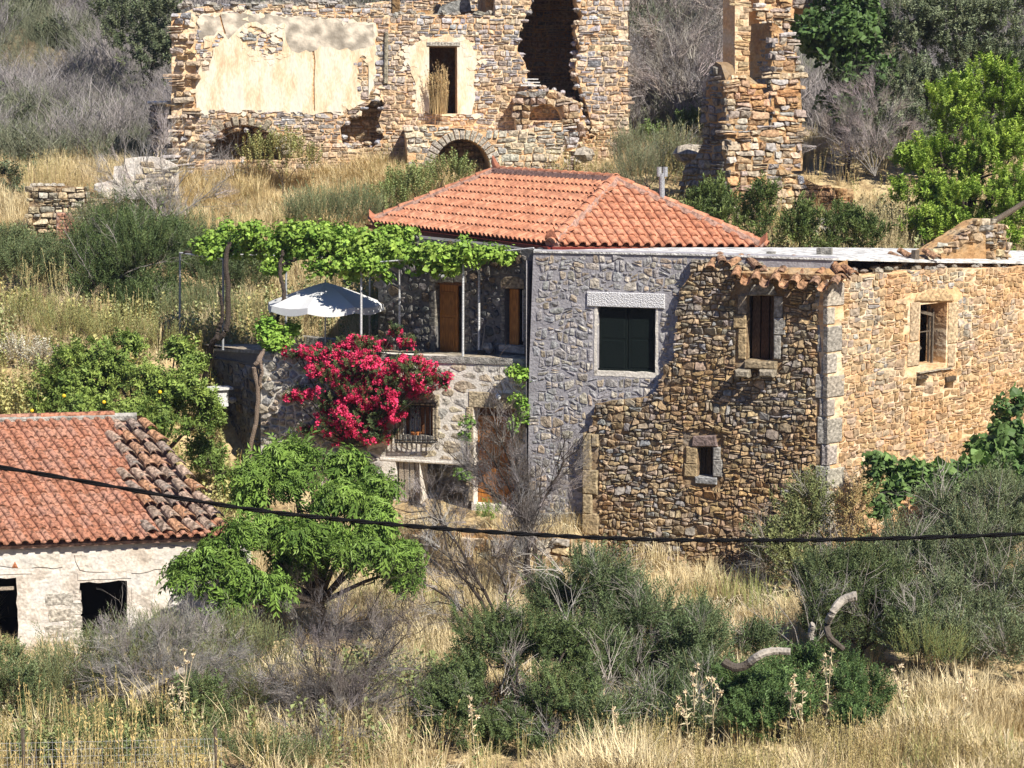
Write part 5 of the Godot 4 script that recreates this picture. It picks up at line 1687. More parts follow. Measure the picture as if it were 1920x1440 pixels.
func make_sprigs() -> void:
	sprigs.olive = leafy(0.34, 20, 0.062, 0.017, 0.8)
	sprigs.lentisk = leafy(0.24, 24, 0.046, 0.019, 1.1)
	sprigs.oak = leafy(0.22, 20, 0.06, 0.034, 1.2)
	sprigs.citrus = leafy(0.20, 12, 0.095, 0.046, 1.2)
	sprigs.laurel = leafy(0.30, 16, 0.105, 0.032, 0.85)
	sprigs.mallow = leafy(0.34, 16, 0.05, 0.035, 1.0)
	sprigs.broom = leafy(0.42, 16, 0.05, 0.012, 0.45)
	var s := Shape.new()
	for k in 6:                                       # drooping pinnate fronds
		var a := TAU * k / 6.0 + rnd(-0.4, 0.4)
		var out := Vector3(cos(a), rnd(-0.15, 0.4), sin(a)).normalized()
		var tone := rnd(0.7, 1.25)
		for i in 7:
			var t := (i + 1) / 7.0
			var p := out * t * 0.30 + Vector3(0, 0.10 * sin(t * 2.2) - 0.17 * t * t, 0)
			for sd in [-1, 1]:
				var d: Vector3 = (out * 0.6 + out.cross(Vector3.UP) * sd * 0.6 + Vector3(0, -0.75, 0) + rdir() * 0.3).normalized()
				s.tint = Color.WHITE * tone * rnd(0.8, 1.2)
				leaf(s, p, d, (out + Vector3.UP).normalized(), rnd(0.085, 0.13), 0.036)
	sprigs.melia = s.mesh()
	sprigs.clump = leafy(0.22, 26, 0.075, 0.034, 1.25)
	s = Shape.new()
	for k in 11:
		var d := rdir(0.3)
		s.tint = Color.WHITE * rnd(0.75, 1.2)
		lobed(s, rdir() * 0.11, (d + Vector3(0, -0.5, 0)).normalized(), (Vector3.UP * 0.8 + d * 0.6 + rdir() * 0.4).normalized(), rnd(0.075, 0.115))
	sprigs.vine = s.mesh()
	s = Shape.new()
	for k in 8:
		var d := rdir(0.4)
		s.tint = Color.WHITE * rnd(0.8, 1.15)
		lobed(s, d * 0.07, (d + Vector3(0, -0.3, 0)).normalized(), (Vector3.UP * 0.8 + d * 0.5 + rdir() * 0.4).normalized(), rnd(0.15, 0.22))
	sprigs.fig = s.mesh()
	s = Shape.new()
	for k in 26:
		var d := rdir(0.2)
		s.tint = Color.WHITE * rnd(0.7, 1.25)
		leaf(s, rdir() * rnd(0.02, 0.085) + Vector3(0, 0.05, 0), d, rdir(), 0.045, 0.04)
	sprigs.petal = s.mesh()
	s = Shape.new()
	for k in 30:                                      # a tuft of dry grass
		var a := rnd(0, TAU)
		var b := Vector3(cos(a), 0, sin(a)) * rnd(0, 0.16)
		var d := Vector3(cos(a) * rnd(0, 0.4), 1, sin(a) * rnd(0, 0.4)).normalized()
		var h := rnd(0.3, 0.75)
		var wv := Vector3(cos(a + 1.6), 0, sin(a + 1.6)) * rnd(0.004, 0.008)
		var m := b + d * h * 0.6
		var e := b + d * h + Vector3(cos(a), -0.35, sin(a)) * h * rnd(0.0, 0.35)
		s.tint = Color.WHITE * rnd(0.7, 1.2)
		s.quad(b - wv, b + wv, m + wv * 0.8, m - wv * 0.8)
		s.tri(m - wv * 0.8, m + wv * 0.8, e)
	sprigs.grass = s.mesh()
	s = Shape.new()
	for k in 24:                                      # matted, bent straw
		var a := rnd(-0.9, 0.9) + (PI if k % 5 == 0 else 0.0)
		var b := Vector3(rnd(-0.2, 0.2), 0, rnd(-0.2, 0.2))
		var d := Vector3(cos(a), rnd(0.25, 0.9), sin(a)).normalized()
		var h := rnd(0.25, 0.6)
		var wv := Vector3(sin(a), 0, -cos(a)) * rnd(0.004, 0.009)
		var m := b + d * h * 0.6
		var e := m + Vector3(cos(a), rnd(-0.6, 0.1), sin(a)) * h * 0.5
		s.tint = Color.WHITE * rnd(0.65, 1.15)
		s.quad(b - wv, b + wv, m + wv, m - wv)
		s.tri(m - wv, m + wv, e)
	sprigs.matted = s.mesh()
	s = Shape.new()
	for k in 9:                                       # tall stalks with seed heads
		var a := rnd(0, TAU)
		var b := Vector3(cos(a), 0, sin(a)) * rnd(0, 0.14)
		var h := rnd(0.7, 1.25)
		var d := Vector3(cos(a) * rnd(0, 0.22), 1, sin(a) * rnd(0, 0.22)).normalized()
		s.tint = Color.WHITE * rnd(0.75, 1.15)
		s.tube([b, b + d * h], 0.004, 0.003, 3)
		for i in 12:
			var t := rnd(0.55, 1.02)
			leaf(s, b + d * h * t, (rdir(0.8) + d).normalized(), rdir(), rnd(0.025, 0.06), 0.018)
	sprigs.oats = s.mesh()
	s = Shape.new()
	for k in 7:
		s.tint = Color.WHITE * rnd(0.75, 1.2)
		stick(s, Vector3(rnd(-0.08, 0.08), 0, rnd(-0.08, 0.08)), Vector3(rnd(-0.6, 0.6), 1, rnd(-0.6, 0.6)).normalized(), rnd(0.3, 0.5), 0.008, 2, 0.5)
	sprigs.twig = s.mesh()
	s = Shape.new()
	for k in 9:
		s.tint = Color.WHITE * rnd(0.75, 1.2)
		stick(s, Vector3(rnd(-0.1, 0.1), 0, rnd(-0.1, 0.1)), Vector3(rnd(-0.5, 0.5), 1, rnd(-0.5, 0.5)).normalized(), rnd(0.4, 0.6), 0.006, 1, 0.25)
	sprigs.wand = s.mesh()
func scatter(parent: Node3D, called: String, kind: String, m: Material, where: Array, tints: PackedColorArray) -> MultiMeshInstance3D:
	var mm := MultiMesh.new()
	mm.transform_format = MultiMesh.TRANSFORM_3D
	mm.use_colors = true
	mm.mesh = sprigs[kind]
	mm.instance_count = where.size()
	for i in where.size():
		mm.set_instance_transform(i, where[i])
		mm.set_instance_color(i, tints[i])
	var o := MultiMeshInstance3D.new()
	o.name = called if parent != self else numbered(called)
	o.multimesh = mm; o.material_override = m
	parent.add_child(o, true)
	if parent != self: o.position = -origin(parent)
	stuff(o)
	return o
# lobes: [px, py, rx px, ry px, depth]; the crown is a cloud of sprigs near the lobes' skins
func world_lobes(a: Array) -> Array:
	var out := []
	for q in a:
		var k: float = q[4] / FPX
		out.append([W(q[0], q[1], q[4]), Vector3(q[2] * k, q[3] * k, (q[2] * 0.45 + q[3] * 0.45) * k)])
	return out
func crown(parent: Node3D, called: String, kind: String, m: Material, lobes: Array, dens: float, t0: Color, t1: Color, o := {}) -> void:
	var where := []
	var tints := PackedColorArray()
	var inner: float = o.get("inner", 0.55)
	var up: float = o.get("up", 0.6)
	var size: float = o.get("size", 1.0)
	var gap: float = o.get("gap", -0.22)
	var freq: float = o.get("freq", 2.2)
	for lb in lobes:
		var c: Vector3 = lb[0]
		var r: Vector3 = lb[1]
		var n := int(4.2 * PI * (r.x * r.y + r.y * r.z + r.x * r.z) / 3.0 * dens) + (6 if dens > 4.0 else 1)
		for i in n:
			var d := rdir()
			if d.y < -0.3 and rnd(0, 1) < o.get("top", 0.6): d.y = -d.y
			var bump := 1.0 + 0.55 * lumps.get_noise_3d(d.x * 3.2 + c.x * 7.0, d.y * 3.2 + c.y * 7.0, d.z * 3.2)
			var shoot := rnd(0, 1) < 0.07
			var p := c + d * r * bump * (lerpf(inner, 1.0, pow(rnd(0, 1), 0.6)) + rnd(-0.05, 0.12) + (0.12 if shoot else 0.0))
			var k := lumps.get_noise_3d(p.x * freq, p.y * freq, p.z * freq)
			if k < gap: continue
			var y: Vector3 = (d * o.get("out", 0.7) + Vector3.UP * up + rdir() * 0.5).normalized()
			var x: Vector3 = y.cross(rdir()).normalized()
			var sc := size * rnd(0.65, 1.25) * (1.45 if shoot else 1.0)
			where.append(Transform3D(Basis(x, y, x.cross(y)) * sc, p - y * 0.12 * sc))
			var t := clampf(0.5 + k * 0.9 + rnd(-0.35, 0.35), 0, 1)
			tints.append(vary(t0.lerp(t1, t), 0.14))
	scatter(parent, called, kind, m, where, tints)
func limbs(parent: Node3D, base: Vector3, lobes: Array, r: float, m: Material, called := "stem", fork := 0.45) -> void:
	var mid := Vector3.ZERO
	for l in lobes: mid += l[0]
	mid /= lobes.size()
	var fk := base.lerp(mid, fork) + Vector3(rnd(-0.1, 0.1), 0, rnd(-0.1, 0.1))
	var s := Shape.new()
	s.tube(smooth_path([base - Vector3(0, 0.2, 0), base.lerp(fk, 0.5) + rdir() * r, fk], 6), r, r * 0.75, 7)
	put(parent, "trunk" if called == "branch" else called, s, m)
	for l in lobes:
		s = Shape.new()
		var e: Vector3 = l[0] + Vector3(0, l[1].y * 0.5, 0)
		s.tube(smooth_path([fk - (mid - base).normalized() * r * 0.5, fk.lerp(e, 0.5) + rdir() * 0.15, e], 6), r * 0.6, r * 0.15, 5)
		for k in 3:
			var b := fk.lerp(e, rnd(0.4, 0.9))
			s.tube([b, b + rdir(0.5) * l[1] * 0.4, b + rdir(0.5) * l[1] * 0.9], r * 0.25, r * 0.06, 4)
		put(parent, called, s, m)
func bush(called: String, label: String, cat: String, px_lobes: Array, kind: String, m: Material, dens: float, t0: Color, t1: Color, o := {}) -> Node3D:
	var lobes := world_lobes(px_lobes)
	var whole := lobes
	if o.get("split", 0) > 0:                          # a looser outline: each mass breaks into smaller ones
		lobes = []
		for l in whole:
			for k in int(o.split):
				lobes.append([l[0] + rdir() * l[1] * rnd(0.2, 0.6), l[1] * rnd(0.55, 0.85)])
	var b := Vector3.ZERO
	for l in lobes: b += l[0]
	b /= lobes.size()
	if o.has("base"): b = W(o.base[0], o.base[1], o.base[2])
	var base := on_ground(b.x, -b.z)
	if o.has("base"): base.y = b.y
	for l in lobes: bush_spots.append([l[0].x, -l[0].z, maxf(l[1].x, 0.3)])
	var root := thing(called, label, cat, base)
	limbs(root, base, whole, o.get("stem", 0.05), o.get("bark", M.bark), o.get("limb", "stem"), o.get("fork", 0.3))
	crown(root, o.get("part", "foliage"), kind, m, lobes, dens * 1.7, t0, t1, o)
	if o.has("dead"):                                  # bare twigs that stand out of the leaves
		crown(root, "dry_twigs", "wand", M.twig, lobes, o.dead * 0.16, Color(0.30, 0.27, 0.24), Color(0.46, 0.42, 0.38), {"inner": 0.5, "gap": -1.0, "size": o.get("dead_size", 0.8)})
	return root
# a leafless shrub: real branching sticks in one part per limb
func bare_shrub(called: String, label: String, cat: String, base: Vector3, limbs_px: Array, d: float, r: float, m: Material, depth := 3, length := 0.7, n := 5, twigs := 0.0, tint := Color(0.33, 0.29, 0.27), spread := 0.85) -> Node3D:
	var root := thing(called, label, cat, base)
	for l in limbs_px:
		var s := Shape.new()
		var p := [base]
		for q in l: p.append(W(q[0], q[1], q[2] if q.size() > 2 else d))
		var path := smooth_path(p, 14)
		for i in path.size(): path[i] += rdir() * r * 0.5
		s.tint = Color.WHITE
		s.tube(path, r, r * 0.3, 6)
		for k in n:
			var at: int = rng.randi_range(4, 14)
			var dir: Vector3 = (path[at] - path[maxi(at - 3, 0)]).normalized()
			s.tint = Color.WHITE * rnd(0.7, 1.25)
			stick(s, path[at], (dir + rdir(0.3) * spread).normalized(), length * rnd(0.6, 1.1), r * 0.32, depth, 0.5)
		put(root, "branch", s, m)
		if twigs > 0:
			var w := []
			var t := PackedColorArray()
			for k in int(twigs):
				var at: int = rng.randi_range(6, 14)
				var y: Vector3 = ((path[at] - path[at - 4]).normalized() + rdir(0.3) * spread).normalized()
				var x: Vector3 = y.cross(rdir()).normalized()
				var sc := rnd(0.5, 1.1) * length
				w.append(Transform3D(Basis(x, y, x.cross(y)) * sc, path[at] + rdir() * length * rnd(0.0, 0.7)))
				t.append(vary(tint, 0.25))
			scatter(root, "twigs", "twig", M.twig, w, t)
	return root
var clear_of := [[-6.6, 1.3, 41.9, 47.6], [0.2, 7.0, 39.9, 50.0], [6.2, 12.5, 39.6, 46.5], [-8.2, -4.9, 34.0, 38.6], [-11.0, 4.0, 61.3, 70.0]]
func blocked(x: float, d: float) -> bool:
	if x > 6.2 and d > 39.4 and d < 48.5 and d > 39.2 + (x - 6.2) * 0.9: return true
	if x > 0.4 and x <= 6.4 and d > 41.9 - (x - 0.4) * 0.37 and d < 48.0: return true
	if x > -6.6 and x <= 0.6 and d > 42.05 - x * 0.36 and d < 47.2: return true
	return x > -9.5 and x < -4.6 and d > 34.0 and d < 38.3
func keep_off(x: float, d: float) -> bool:
	if d > 38.6 and d < 40.3 and x > -3.2 and x < 1.6: return rnd(0, 1) < 0.8
	if d > 51.5 and d < 54.6 and x > 5.8 and x < 9.8: return rnd(0, 1) < 0.75
	if d > 64.5: return false
	if d > 46.5 and d < 57.0 and x < -4.0 and rnd(0, 1) < 0.5: return true
	if d > 38.0 and d < 41.2 and x > 1.2 and x < 6.6 and rnd(0, 1) < 0.85: return true
	if d > 26.6 and d < 30.0 and x > -1.6 and x < 3.9 and rnd(0, 1) < 0.7: return true
	if d < 30.0 and x < -0.6 and rnd(0, 1) < 0.72: return true
	for q in bush_spots:
		if absf(x - q[0]) < q[2] * 1.05:
			var dz: float = d - q[1] + (0.35 * q[2] if d < 31 else 0.0)
			if (x - q[0]) * (x - q[0]) + dz * dz * 0.55 < q[2] * q[2]: return rnd(0, 1) < 0.94
	return false
func meadow(called: String, label: String, kind: String, x0: float, x1: float, d0: float, d1: float, n: int, t0: Color, t1: Color, size: float, thresh := -1.0, freq := 0.5, m: Material = null) -> void:
	var where := []
	var tints := PackedColorArray()
	for i in (n if d1 < 45 or x0 > -50 else int(n * 1.18)):
		var d := rnd(d0, d1)
		var x := rnd(x0, x1) if x0 > -50 else rnd(-1, 1) * (d * (0.27 if d < 45 else 0.32) + 0.6)
		if blocked(x, d): continue
		if keep_off(x, d): continue
		var k := lumps.get_noise_2d(x * freq, d * freq)
		if k < thresh + rnd(-0.1, 0.1): continue
		var b := Basis(Vector3.UP, rnd(0, TAU)).rotated(Vector3.RIGHT, rnd(-0.15, 0.15)) * (size * rnd(0.55, 1.25) * (1.0 + k * 0.9))
		where.append(Transform3D(b, on_ground(x, d) - Vector3(0, 0.03, 0)))
		tints.append(vary(t0.lerp(t1, clampf(0.5 + k * 1.2 + rnd(-0.4, 0.4), 0, 1)), 0.12))
	var o := scatter(self, called, kind, m if m else M.straw, where, tints)
	o.set_meta("label", label); o.set_meta("category", "grass")

func build_plants() -> void:
	make_sprigs()
	build_front_plants()
	build_terrace_plants()
	build_slope_plants()
	build_hill_plants()
	build_grass()

func build_grass() -> void:
	var straw := Color(0.57, 0.45, 0.235)
	var pale := Color(0.69, 0.585, 0.36)
	meadow("front_grass", "tall dry straw grass along the near edge of the field", "grass", -99, 0, 24.0, 31.0, 9000, straw, pale, 0.85, -0.33, 0.9)
	meadow("matted_grass", "bent and matted straw between the standing grass", "matted", -99, 0, 24.0, 41.5, 5200, Color(0.50, 0.40, 0.24), Color(0.66, 0.58, 0.40), 0.9, -0.3, 0.7)
	meadow("green_grass", "thin fresh grass between the straw", "grass", -99, 0, 24.5, 40.0, 1500, Color(0.20, 0.25, 0.09), Color(0.34, 0.36, 0.14), 0.7, 0.05, 0.7)
	meadow("front_oats", "dry seeding oats and weeds standing in the near grass", "oats", -99, 0, 24.5, 28.4, 1300, Color(0.56, 0.42, 0.20), Color(0.44, 0.38, 0.17), 0.6, -0.15)
	meadow("field_grass", "dry straw grass between the bushes and the rubble house", "grass", -99, 0, 31.0, 41.5, 9500, straw, pale, 0.7, -0.3, 0.9)
	meadow("field_weeds", "thin green weeds in the dry field", "mallow", -99, 0, 25.0, 41.0, 1600, Color(0.17, 0.22, 0.08), Color(0.26, 0.28, 0.11), 0.8, 0.1, 0.5, M.leaf)
	meadow("slope_grass", "tall dry grass on the slope below the ruin", "grass", -99, 0, 46.5, 66.0, 19000, straw, pale, 0.8, -0.22, 0.7)
	meadow("slope_weeds", "grey green herbs between the dry grass of the slope", "mallow", -99, 0, 46.5, 57.0, 7500, Color(0.15, 0.19, 0.085), Color(0.32, 0.33, 0.15), 1.7, -0.02, 0.35, M.leaf)
	meadow("tall_grass", "tall golden dry grass at the foot of the ruin", "grass", -10.5, 0.5, 55.0, 62.6, 5200, Color(0.60, 0.47, 0.24), Color(0.70, 0.57, 0.32), 1.15, -0.4)
	meadow("edge_weeds", "seeding green and yellow weeds along the lower left edge", "oats", -8, -1.5, 25.0, 30.0, 420, Color(0.40, 0.34, 0.13), Color(0.56, 0.44, 0.20), 0.8, -0.2)
	meadow("edge_herbs", "leafy green herbs along the lower left edge", "mallow", -8, -0.5, 25.0, 32.0, 2600, Color(0.11, 0.155, 0.05), Color(0.25, 0.28, 0.11), 1.4, -0.2, 0.6, M.leaf)
	meadow("slope_oats", "tall seeding stalks on the slope", "oats", -99, 0, 47.0, 63.0, 3200, Color(0.58, 0.44, 0.22), Color(0.46, 0.41, 0.20), 0.85, 0.0)
	meadow("bank_weeds", "yellow green weeds on the bank above the lemon tree", "mallow", -14, -5.6, 41.0, 50.5, 5200, Color(0.24, 0.27, 0.10), Color(0.44, 0.40, 0.16), 1.7, -0.35, 0.5, M.leaf)
	meadow("bank_grass", "dry grass on the bank left of the terrace", "grass", -14, -5.4, 38.5, 50.0, 2400, straw, Color(0.5, 0.45, 0.22), 0.7)
	meadow("ruin_weeds", "green weeds at the foot of the ruin", "mallow", -12, 12, 54.0, 62.0, 2600, Color(0.20, 0.25, 0.09), Color(0.34, 0.34, 0.13), 1.3, 0.02, 0.5, M.leaf)

const DARK := Color(0.047, 0.078, 0.026)
const OLIVE := Color(0.15, 0.19, 0.085)
const GREY_GREEN := Color(0.20, 0.235, 0.135)
func build_front_plants() -> void:
	# big dark bushes in the middle
	bush("lentisk_bush", "large dark green bush in the middle foreground left of the shaded hollow", "bush", [[900, 1300, 90, 75, 29.6], [980, 1215, 105, 80, 30.0], [850, 1360, 70, 50, 29.0], [1010, 1330, 95, 75, 29.3], [1075, 1230, 65, 85, 30.2], [930, 1240, 70, 60, 29.8], [940, 1375, 90, 45, 28.7], [860, 1330, 80, 60, 28.9], [1030, 1390, 70, 36, 28.5], [1120, 1300, 60, 70, 29.6]], "lentisk", M.waxy, 44, DARK, Color(0.165, 0.225, 0.085), {"stem": 0.06, "split": 3, "gap": -0.12, "freq": 1.6, "dead": 2.0, "dead_size": 0.6})
	bush("lentisk_bush", "broad olive green bush right of the shaded hollow before the rubble wall", "bush", [[1130, 1120, 95, 75, 32.6], [1220, 1180, 100, 85, 31.8], [1290, 1230, 75, 80, 31.0], [1060, 1120, 60, 60, 33.0], [1170, 1270, 70, 60, 31.0], [1310, 1310, 65, 60, 30.2], [1230, 1330, 80, 60, 29.6], [1140, 1360, 70, 45, 28.9], [1300, 1350, 70, 40, 28.9], [1330, 1180, 60, 60, 32.0], [1400, 1200, 50, 40, 32.0]], "olive", M.leaf, 42, Color(0.05, 0.085, 0.032), Color(0.20, 0.26, 0.125), {"stem": 0.06, "up": 1.0, "split": 4, "gap": -0.12, "freq": 1.6, "dead": 3.0, "dead_size": 0.7})
	bush("lentisk_bush", "low fresh green bush round the dead logs", "bush", [[1450, 1265, 95, 55, 29.8], [1560, 1255, 85, 60, 30.0], [1390, 1310, 65, 50, 29.2], [1620, 1290, 65, 55, 29.4], [1500, 1330, 90, 50, 28.8], [1420, 1350, 70, 40, 28.7], [1590, 1340, 60, 36, 28.8]], "lentisk", M.leaf, 52, Color(0.06, 0.11, 0.035), Color(0.16, 0.255, 0.085), {"stem": 0.05, "split": 3})
	bush("wild_olive_bush", "big grey green bush at the right before the sunlit wall", "bush", [[1790, 1030, 120, 95, 34.3], [1880, 1000, 110, 90, 34.6], [1700, 1070, 95, 85, 33.8], [1830, 1130, 115, 80, 33.0], [1930, 1100, 95, 90, 33.2], [1800, 970, 75, 55, 35.0], [1890, 1190, 90, 60, 32.0], [1780, 1190, 80, 50, 31.8]], "olive", M.leaf, 42, Color(0.10, 0.135, 0.065), Color(0.25, 0.295, 0.165), {"stem": 0.07, "up": 1.0, "split": 4, "gap": -0.14, "freq": 1.6, "dead": 2.5, "dead_size": 0.8})
	bush("wild_olive_bush", "rounded olive green bush between the log and the wall corner", "bush", [[1590, 1110, 80, 75, 33.2], [1660, 1150, 85, 65, 32.8], [1540, 1160, 60, 55, 32.6], [1720, 1180, 75, 50, 32.2], [1640, 1090, 70, 60, 33.4], [1530, 1100, 50, 50, 33.4]], "olive", M.leaf, 42, DARK, Color(0.20, 0.25, 0.115), {"stem": 0.05, "up": 0.9, "split": 4, "gap": -0.12, "freq": 1.6, "dead": 2.5, "dead_size": 0.7})
	bush("bramble_bush", "yellow green bush leaning on the corner of the rubble house", "bush", [[1490, 1000, 55, 50, 38.2], [1520, 950, 45, 55, 38.4], [1450, 1030, 45, 45, 38.0], [1500, 1060, 60, 40, 37.6]], "mallow", M.leaf, 44, Color(0.12, 0.15, 0.06), Color(0.25, 0.27, 0.11), {"stem": 0.04, "dead": 3.0})
	bush("dry_shrub", "half dry reddish shrub by the corner under the cable", "bush", [[1600, 960, 35, 60, 37.8], [1590, 1040, 45, 45, 37.4]], "mallow", M.straw, 26, Color(0.30, 0.20, 0.10), Color(0.36, 0.30, 0.13), {"stem": 0.03, "dead": 5.0})
	bush("grass_tussock", "soft green grass tussock right of the low bush", "bush", [[1730, 1220, 50, 28, 30.6], [1780, 1225, 30, 22, 30.5]], "broom", M.leaf, 40, Color(0.16, 0.22, 0.08), Color(0.30, 0.34, 0.14), {"stem": 0.02, "up": 1.6})
	# left front
	bush("spurge_bush", "grey green feathery bush under the window of the tiled house", "bush", [[140, 1250, 70, 60, 31.4], [220, 1240, 65, 60, 31.6], [100, 1310, 65, 60, 30.6], [300, 1225, 55, 60, 31.8], [200, 1300, 70, 50, 30.8]], "broom", M.leaf, 60, Color(0.14, 0.18, 0.08), Color(0.28, 0.32, 0.17), {"stem": 0.03, "up": 1.4, "dead": 1.5})
	bush("lentisk_bush", "dark green bush at the lower left edge", "bush", [[20, 1320, 75, 75, 30.2], [90, 1370, 65, 50, 29.4], [10, 1250, 45, 45, 30.8], [150, 1390, 60, 36, 29.0]], "lentisk", M.waxy, 42, Color(0.07, 0.11, 0.04), Color(0.20, 0.25, 0.11), {"stem": 0.04})
	bush("lentisk_bush", "small dark green bush under the twisted dead log", "bush", [[370, 1320, 65, 55, 29.5], [300, 1370, 70, 45, 29.0], [220, 1365, 70, 45, 28.9], [420, 1370, 50, 40, 28.8]], "lentisk", M.waxy, 42, Color(0.06, 0.10, 0.035), Color(0.16, 0.21, 0.08), {"stem": 0.04})
	bush("spurge_bush", "pale green bush right of the tiled house below the drooping tree", "bush", [[430, 1225, 65, 55, 32.2], [500, 1245, 60, 55, 31.8], [400, 1280, 65, 50, 31.2], [470, 1320, 60, 45, 30.4]], "broom", M.leaf, 56, Color(0.15, 0.19, 0.08), Color(0.30, 0.34, 0.17), {"stem": 0.03, "up": 1.3, "dead": 3.0})
	bare_shrub("bare_shrub", "grey leafless shrub with the twisted log before the tiled house", "shrub", on_ground(-5.1, 30.2), [[[280, 1300], [230, 1230], [220, 1190]], [[300, 1280], [300, 1180]], [[330, 1270], [390, 1180]], [[350, 1280], [450, 1220]], [[300, 1300], [180, 1270]], [[330, 1260], [350, 1170]], [[340, 1290], [430, 1270]]], 30.2, 0.02, M.dead_wood, 2, 0.55, 12, 34.0, Color(0.29, 0.27, 0.25))
	bare_shrub("bare_shrub", "dense mauve grey leafless shrub below the drooping tree", "shrub", on_ground(-2.7, 29.2), [[[600, 1330], [560, 1200]], [[620, 1300], [640, 1160]], [[650, 1310], [720, 1190]], [[640, 1340], [750, 1250]], [[590, 1340], [510, 1270]], [[620, 1320], [690, 1150]], [[600, 1350], [540, 1310]], [[660, 1340], [770, 1300]], [[660, 1300], [760, 1190]], [[600, 1310], [600, 1180]]], 29.2, 0.022, M.bark, 3, 0.62, 11, 30.0, Color(0.22, 0.195, 0.185))
	bare_shrub("bare_shrub", "low tangled grey shrub at the bottom edge left of centre", "shrub", on_ground(-2.6, 28.3), [[[600, 1400], [540, 1360]], [[640, 1400], [700, 1370]], [[620, 1390], [620, 1330]]], 28.2, 0.016, M.bark, 2, 0.45, 8, 18.4, Color(0.30, 0.27, 0.25))
	bush("spurge_bush", "yellow green leafy bush at the bottom edge before the wire fence", "bush", [[150, 1400, 70, 40, 27.6], [240, 1420, 60, 36, 27.2], [60, 1420, 60, 36, 27.4]], "mallow", M.leaf, 44, Color(0.09, 0.13, 0.045), Color(0.25, 0.28, 0.11), {"stem": 0.02, "up": 1.0, "size": 0.9})
	bush("spurge_bush", "mixed green bush at the bottom edge below the grey shrubs", "bush", [[420, 1410, 60, 40, 27.4], [500, 1420, 60, 36, 27.2], [350, 1430, 50, 30, 27.0], [590, 1425, 50, 30, 27.2]], "olive", M.leaf, 34, Color(0.08, 0.12, 0.05), Color(0.22, 0.25, 0.115), {"stem": 0.02, "up": 1.0, "size": 0.8})
	# leafless trees in front of the doors
	bare_shrub("dead_tree", "dead leafless tree before the lower terrace door", "tree", W(1092, 1215, 36.6), [[[1010, 1150, 36.8], [985, 1080, 37.4], [986, 1000, 38], [950, 900, 38.2], [900, 830, 38.3]], [[1000, 1120, 37], [988, 1020, 38], [985, 940, 38.2], [930, 800, 38.4]], [[1040, 1160, 36.8], [1000, 1030, 37.8], [975, 930, 38], [960, 790, 38.2]], [[1000, 1100, 37], [985, 990, 38], [930, 930, 38.2], [885, 880, 38.3]], [[1000, 1100, 37], [995, 990, 38], [1030, 920, 38], [1060, 860, 38.1]]], 38, 0.045, M.bark, 3, 0.72, 17, 34.0, Color(0.22, 0.20, 0.19))
	bare_shrub("dead_tree", "dark bare tree leaning left over the straw field", "tree", W(940, 1235, 34.5), [[[905, 1130, 34.6], [850, 1060, 34.8], [830, 980, 35]], [[925, 1150, 34.6], [880, 1060, 34.8], [845, 1000, 35], [800, 960, 35]], [[900, 1180, 34.5], [840, 1120, 34.6], [780, 1090, 34.7], [730, 1080, 34.8]], [[950, 1150, 34.5], [945, 1080, 34.6], [960, 1010, 34.8]], [[895, 1190, 34.4], [830, 1180, 34.4], [760, 1190, 34.4]]], 34.6, 0.04, M.bark, 3, 0.75, 10, 13.6, Color(0.36, 0.33, 0.31))
	bare_shrub("bare_shrub", "thin bare shrub in front of the plank gate", "shrub", on_ground(-1.9, 39.2), [[[800, 1000], [770, 930]], [[810, 990], [820, 910]], [[830, 1000], [870, 930]]], 39.2, 0.018, M.dead_wood, 3, 0.55, 8, 16.0, Color(0.38, 0.35, 0.33))
	bare_shrub("bare_shrub", "few pale dry stems rising behind the low green bush", "shrub", W(1500, 1250, 31.8), [[[1490, 1180], [1440, 1110]], [[1520, 1200], [1490, 1060]], [[1540, 1190], [1580, 1110], [1590, 1060]], [[1500, 1220], [1390, 1130]]], 31.8, 0.012, M.dead_wood, 1, 0.4, 5)
	bare_shrub("bare_shrub", "pale dry stems standing out of the big bush at the right", "shrub", W(1860, 1100, 34.0), [[[1840, 1000], [1810, 940]], [[1870, 960], [1880, 880]], [[1890, 1050], [1960, 1030]], [[1830, 1010], [1720, 930]]], 34.0, 0.012, M.dead_wood, 1, 0.5, 5)
	# the drooping tree
	bush("drooping_tree", "fresh green tree with drooping feathery leaves beside the tiled house", "tree", [[520, 860, 50, 36, 35.0], [590, 850, 55, 38, 35.2], [655, 880, 55, 38, 35.3], [700, 920, 45, 34, 35.0], [470, 900, 40, 34, 34.6], [550, 910, 60, 40, 34.6], [630, 940, 60, 40, 34.4], [710, 975, 50, 38, 34.4], [460, 1010, 55, 40, 33.4], [400, 1050, 50, 38, 33.0], [350, 1085, 36, 30, 32.9], [440, 1085, 50, 40, 32.9], [520, 1010, 60, 40, 33.6], [590, 1010, 60, 40, 33.8], [670, 1030, 60, 42, 34.0], [740, 1040, 50, 40, 34.4], [500, 1100, 46, 32, 33.2], [760, 1080, 30, 24, 34.4], [440, 1130, 30, 20, 32.9], [580, 960, 60, 40, 35.0], [640, 1000, 50, 40, 34.8], [560, 1060, 60, 36, 34.4], [480, 950, 40, 34, 34.6]], "melia", M.leaf, 16, Color(0.05, 0.105, 0.02), Color(0.225, 0.345, 0.07), {"split": 3, "stem": 0.09, "base": [612, 1200, 34.6], "part": "crown", "limb": "branch", "fork": 0.35, "up": 0.2, "out": 0.7, "inner": 0.4, "size": 0.82, "gap": -0.1, "freq": 1.6})
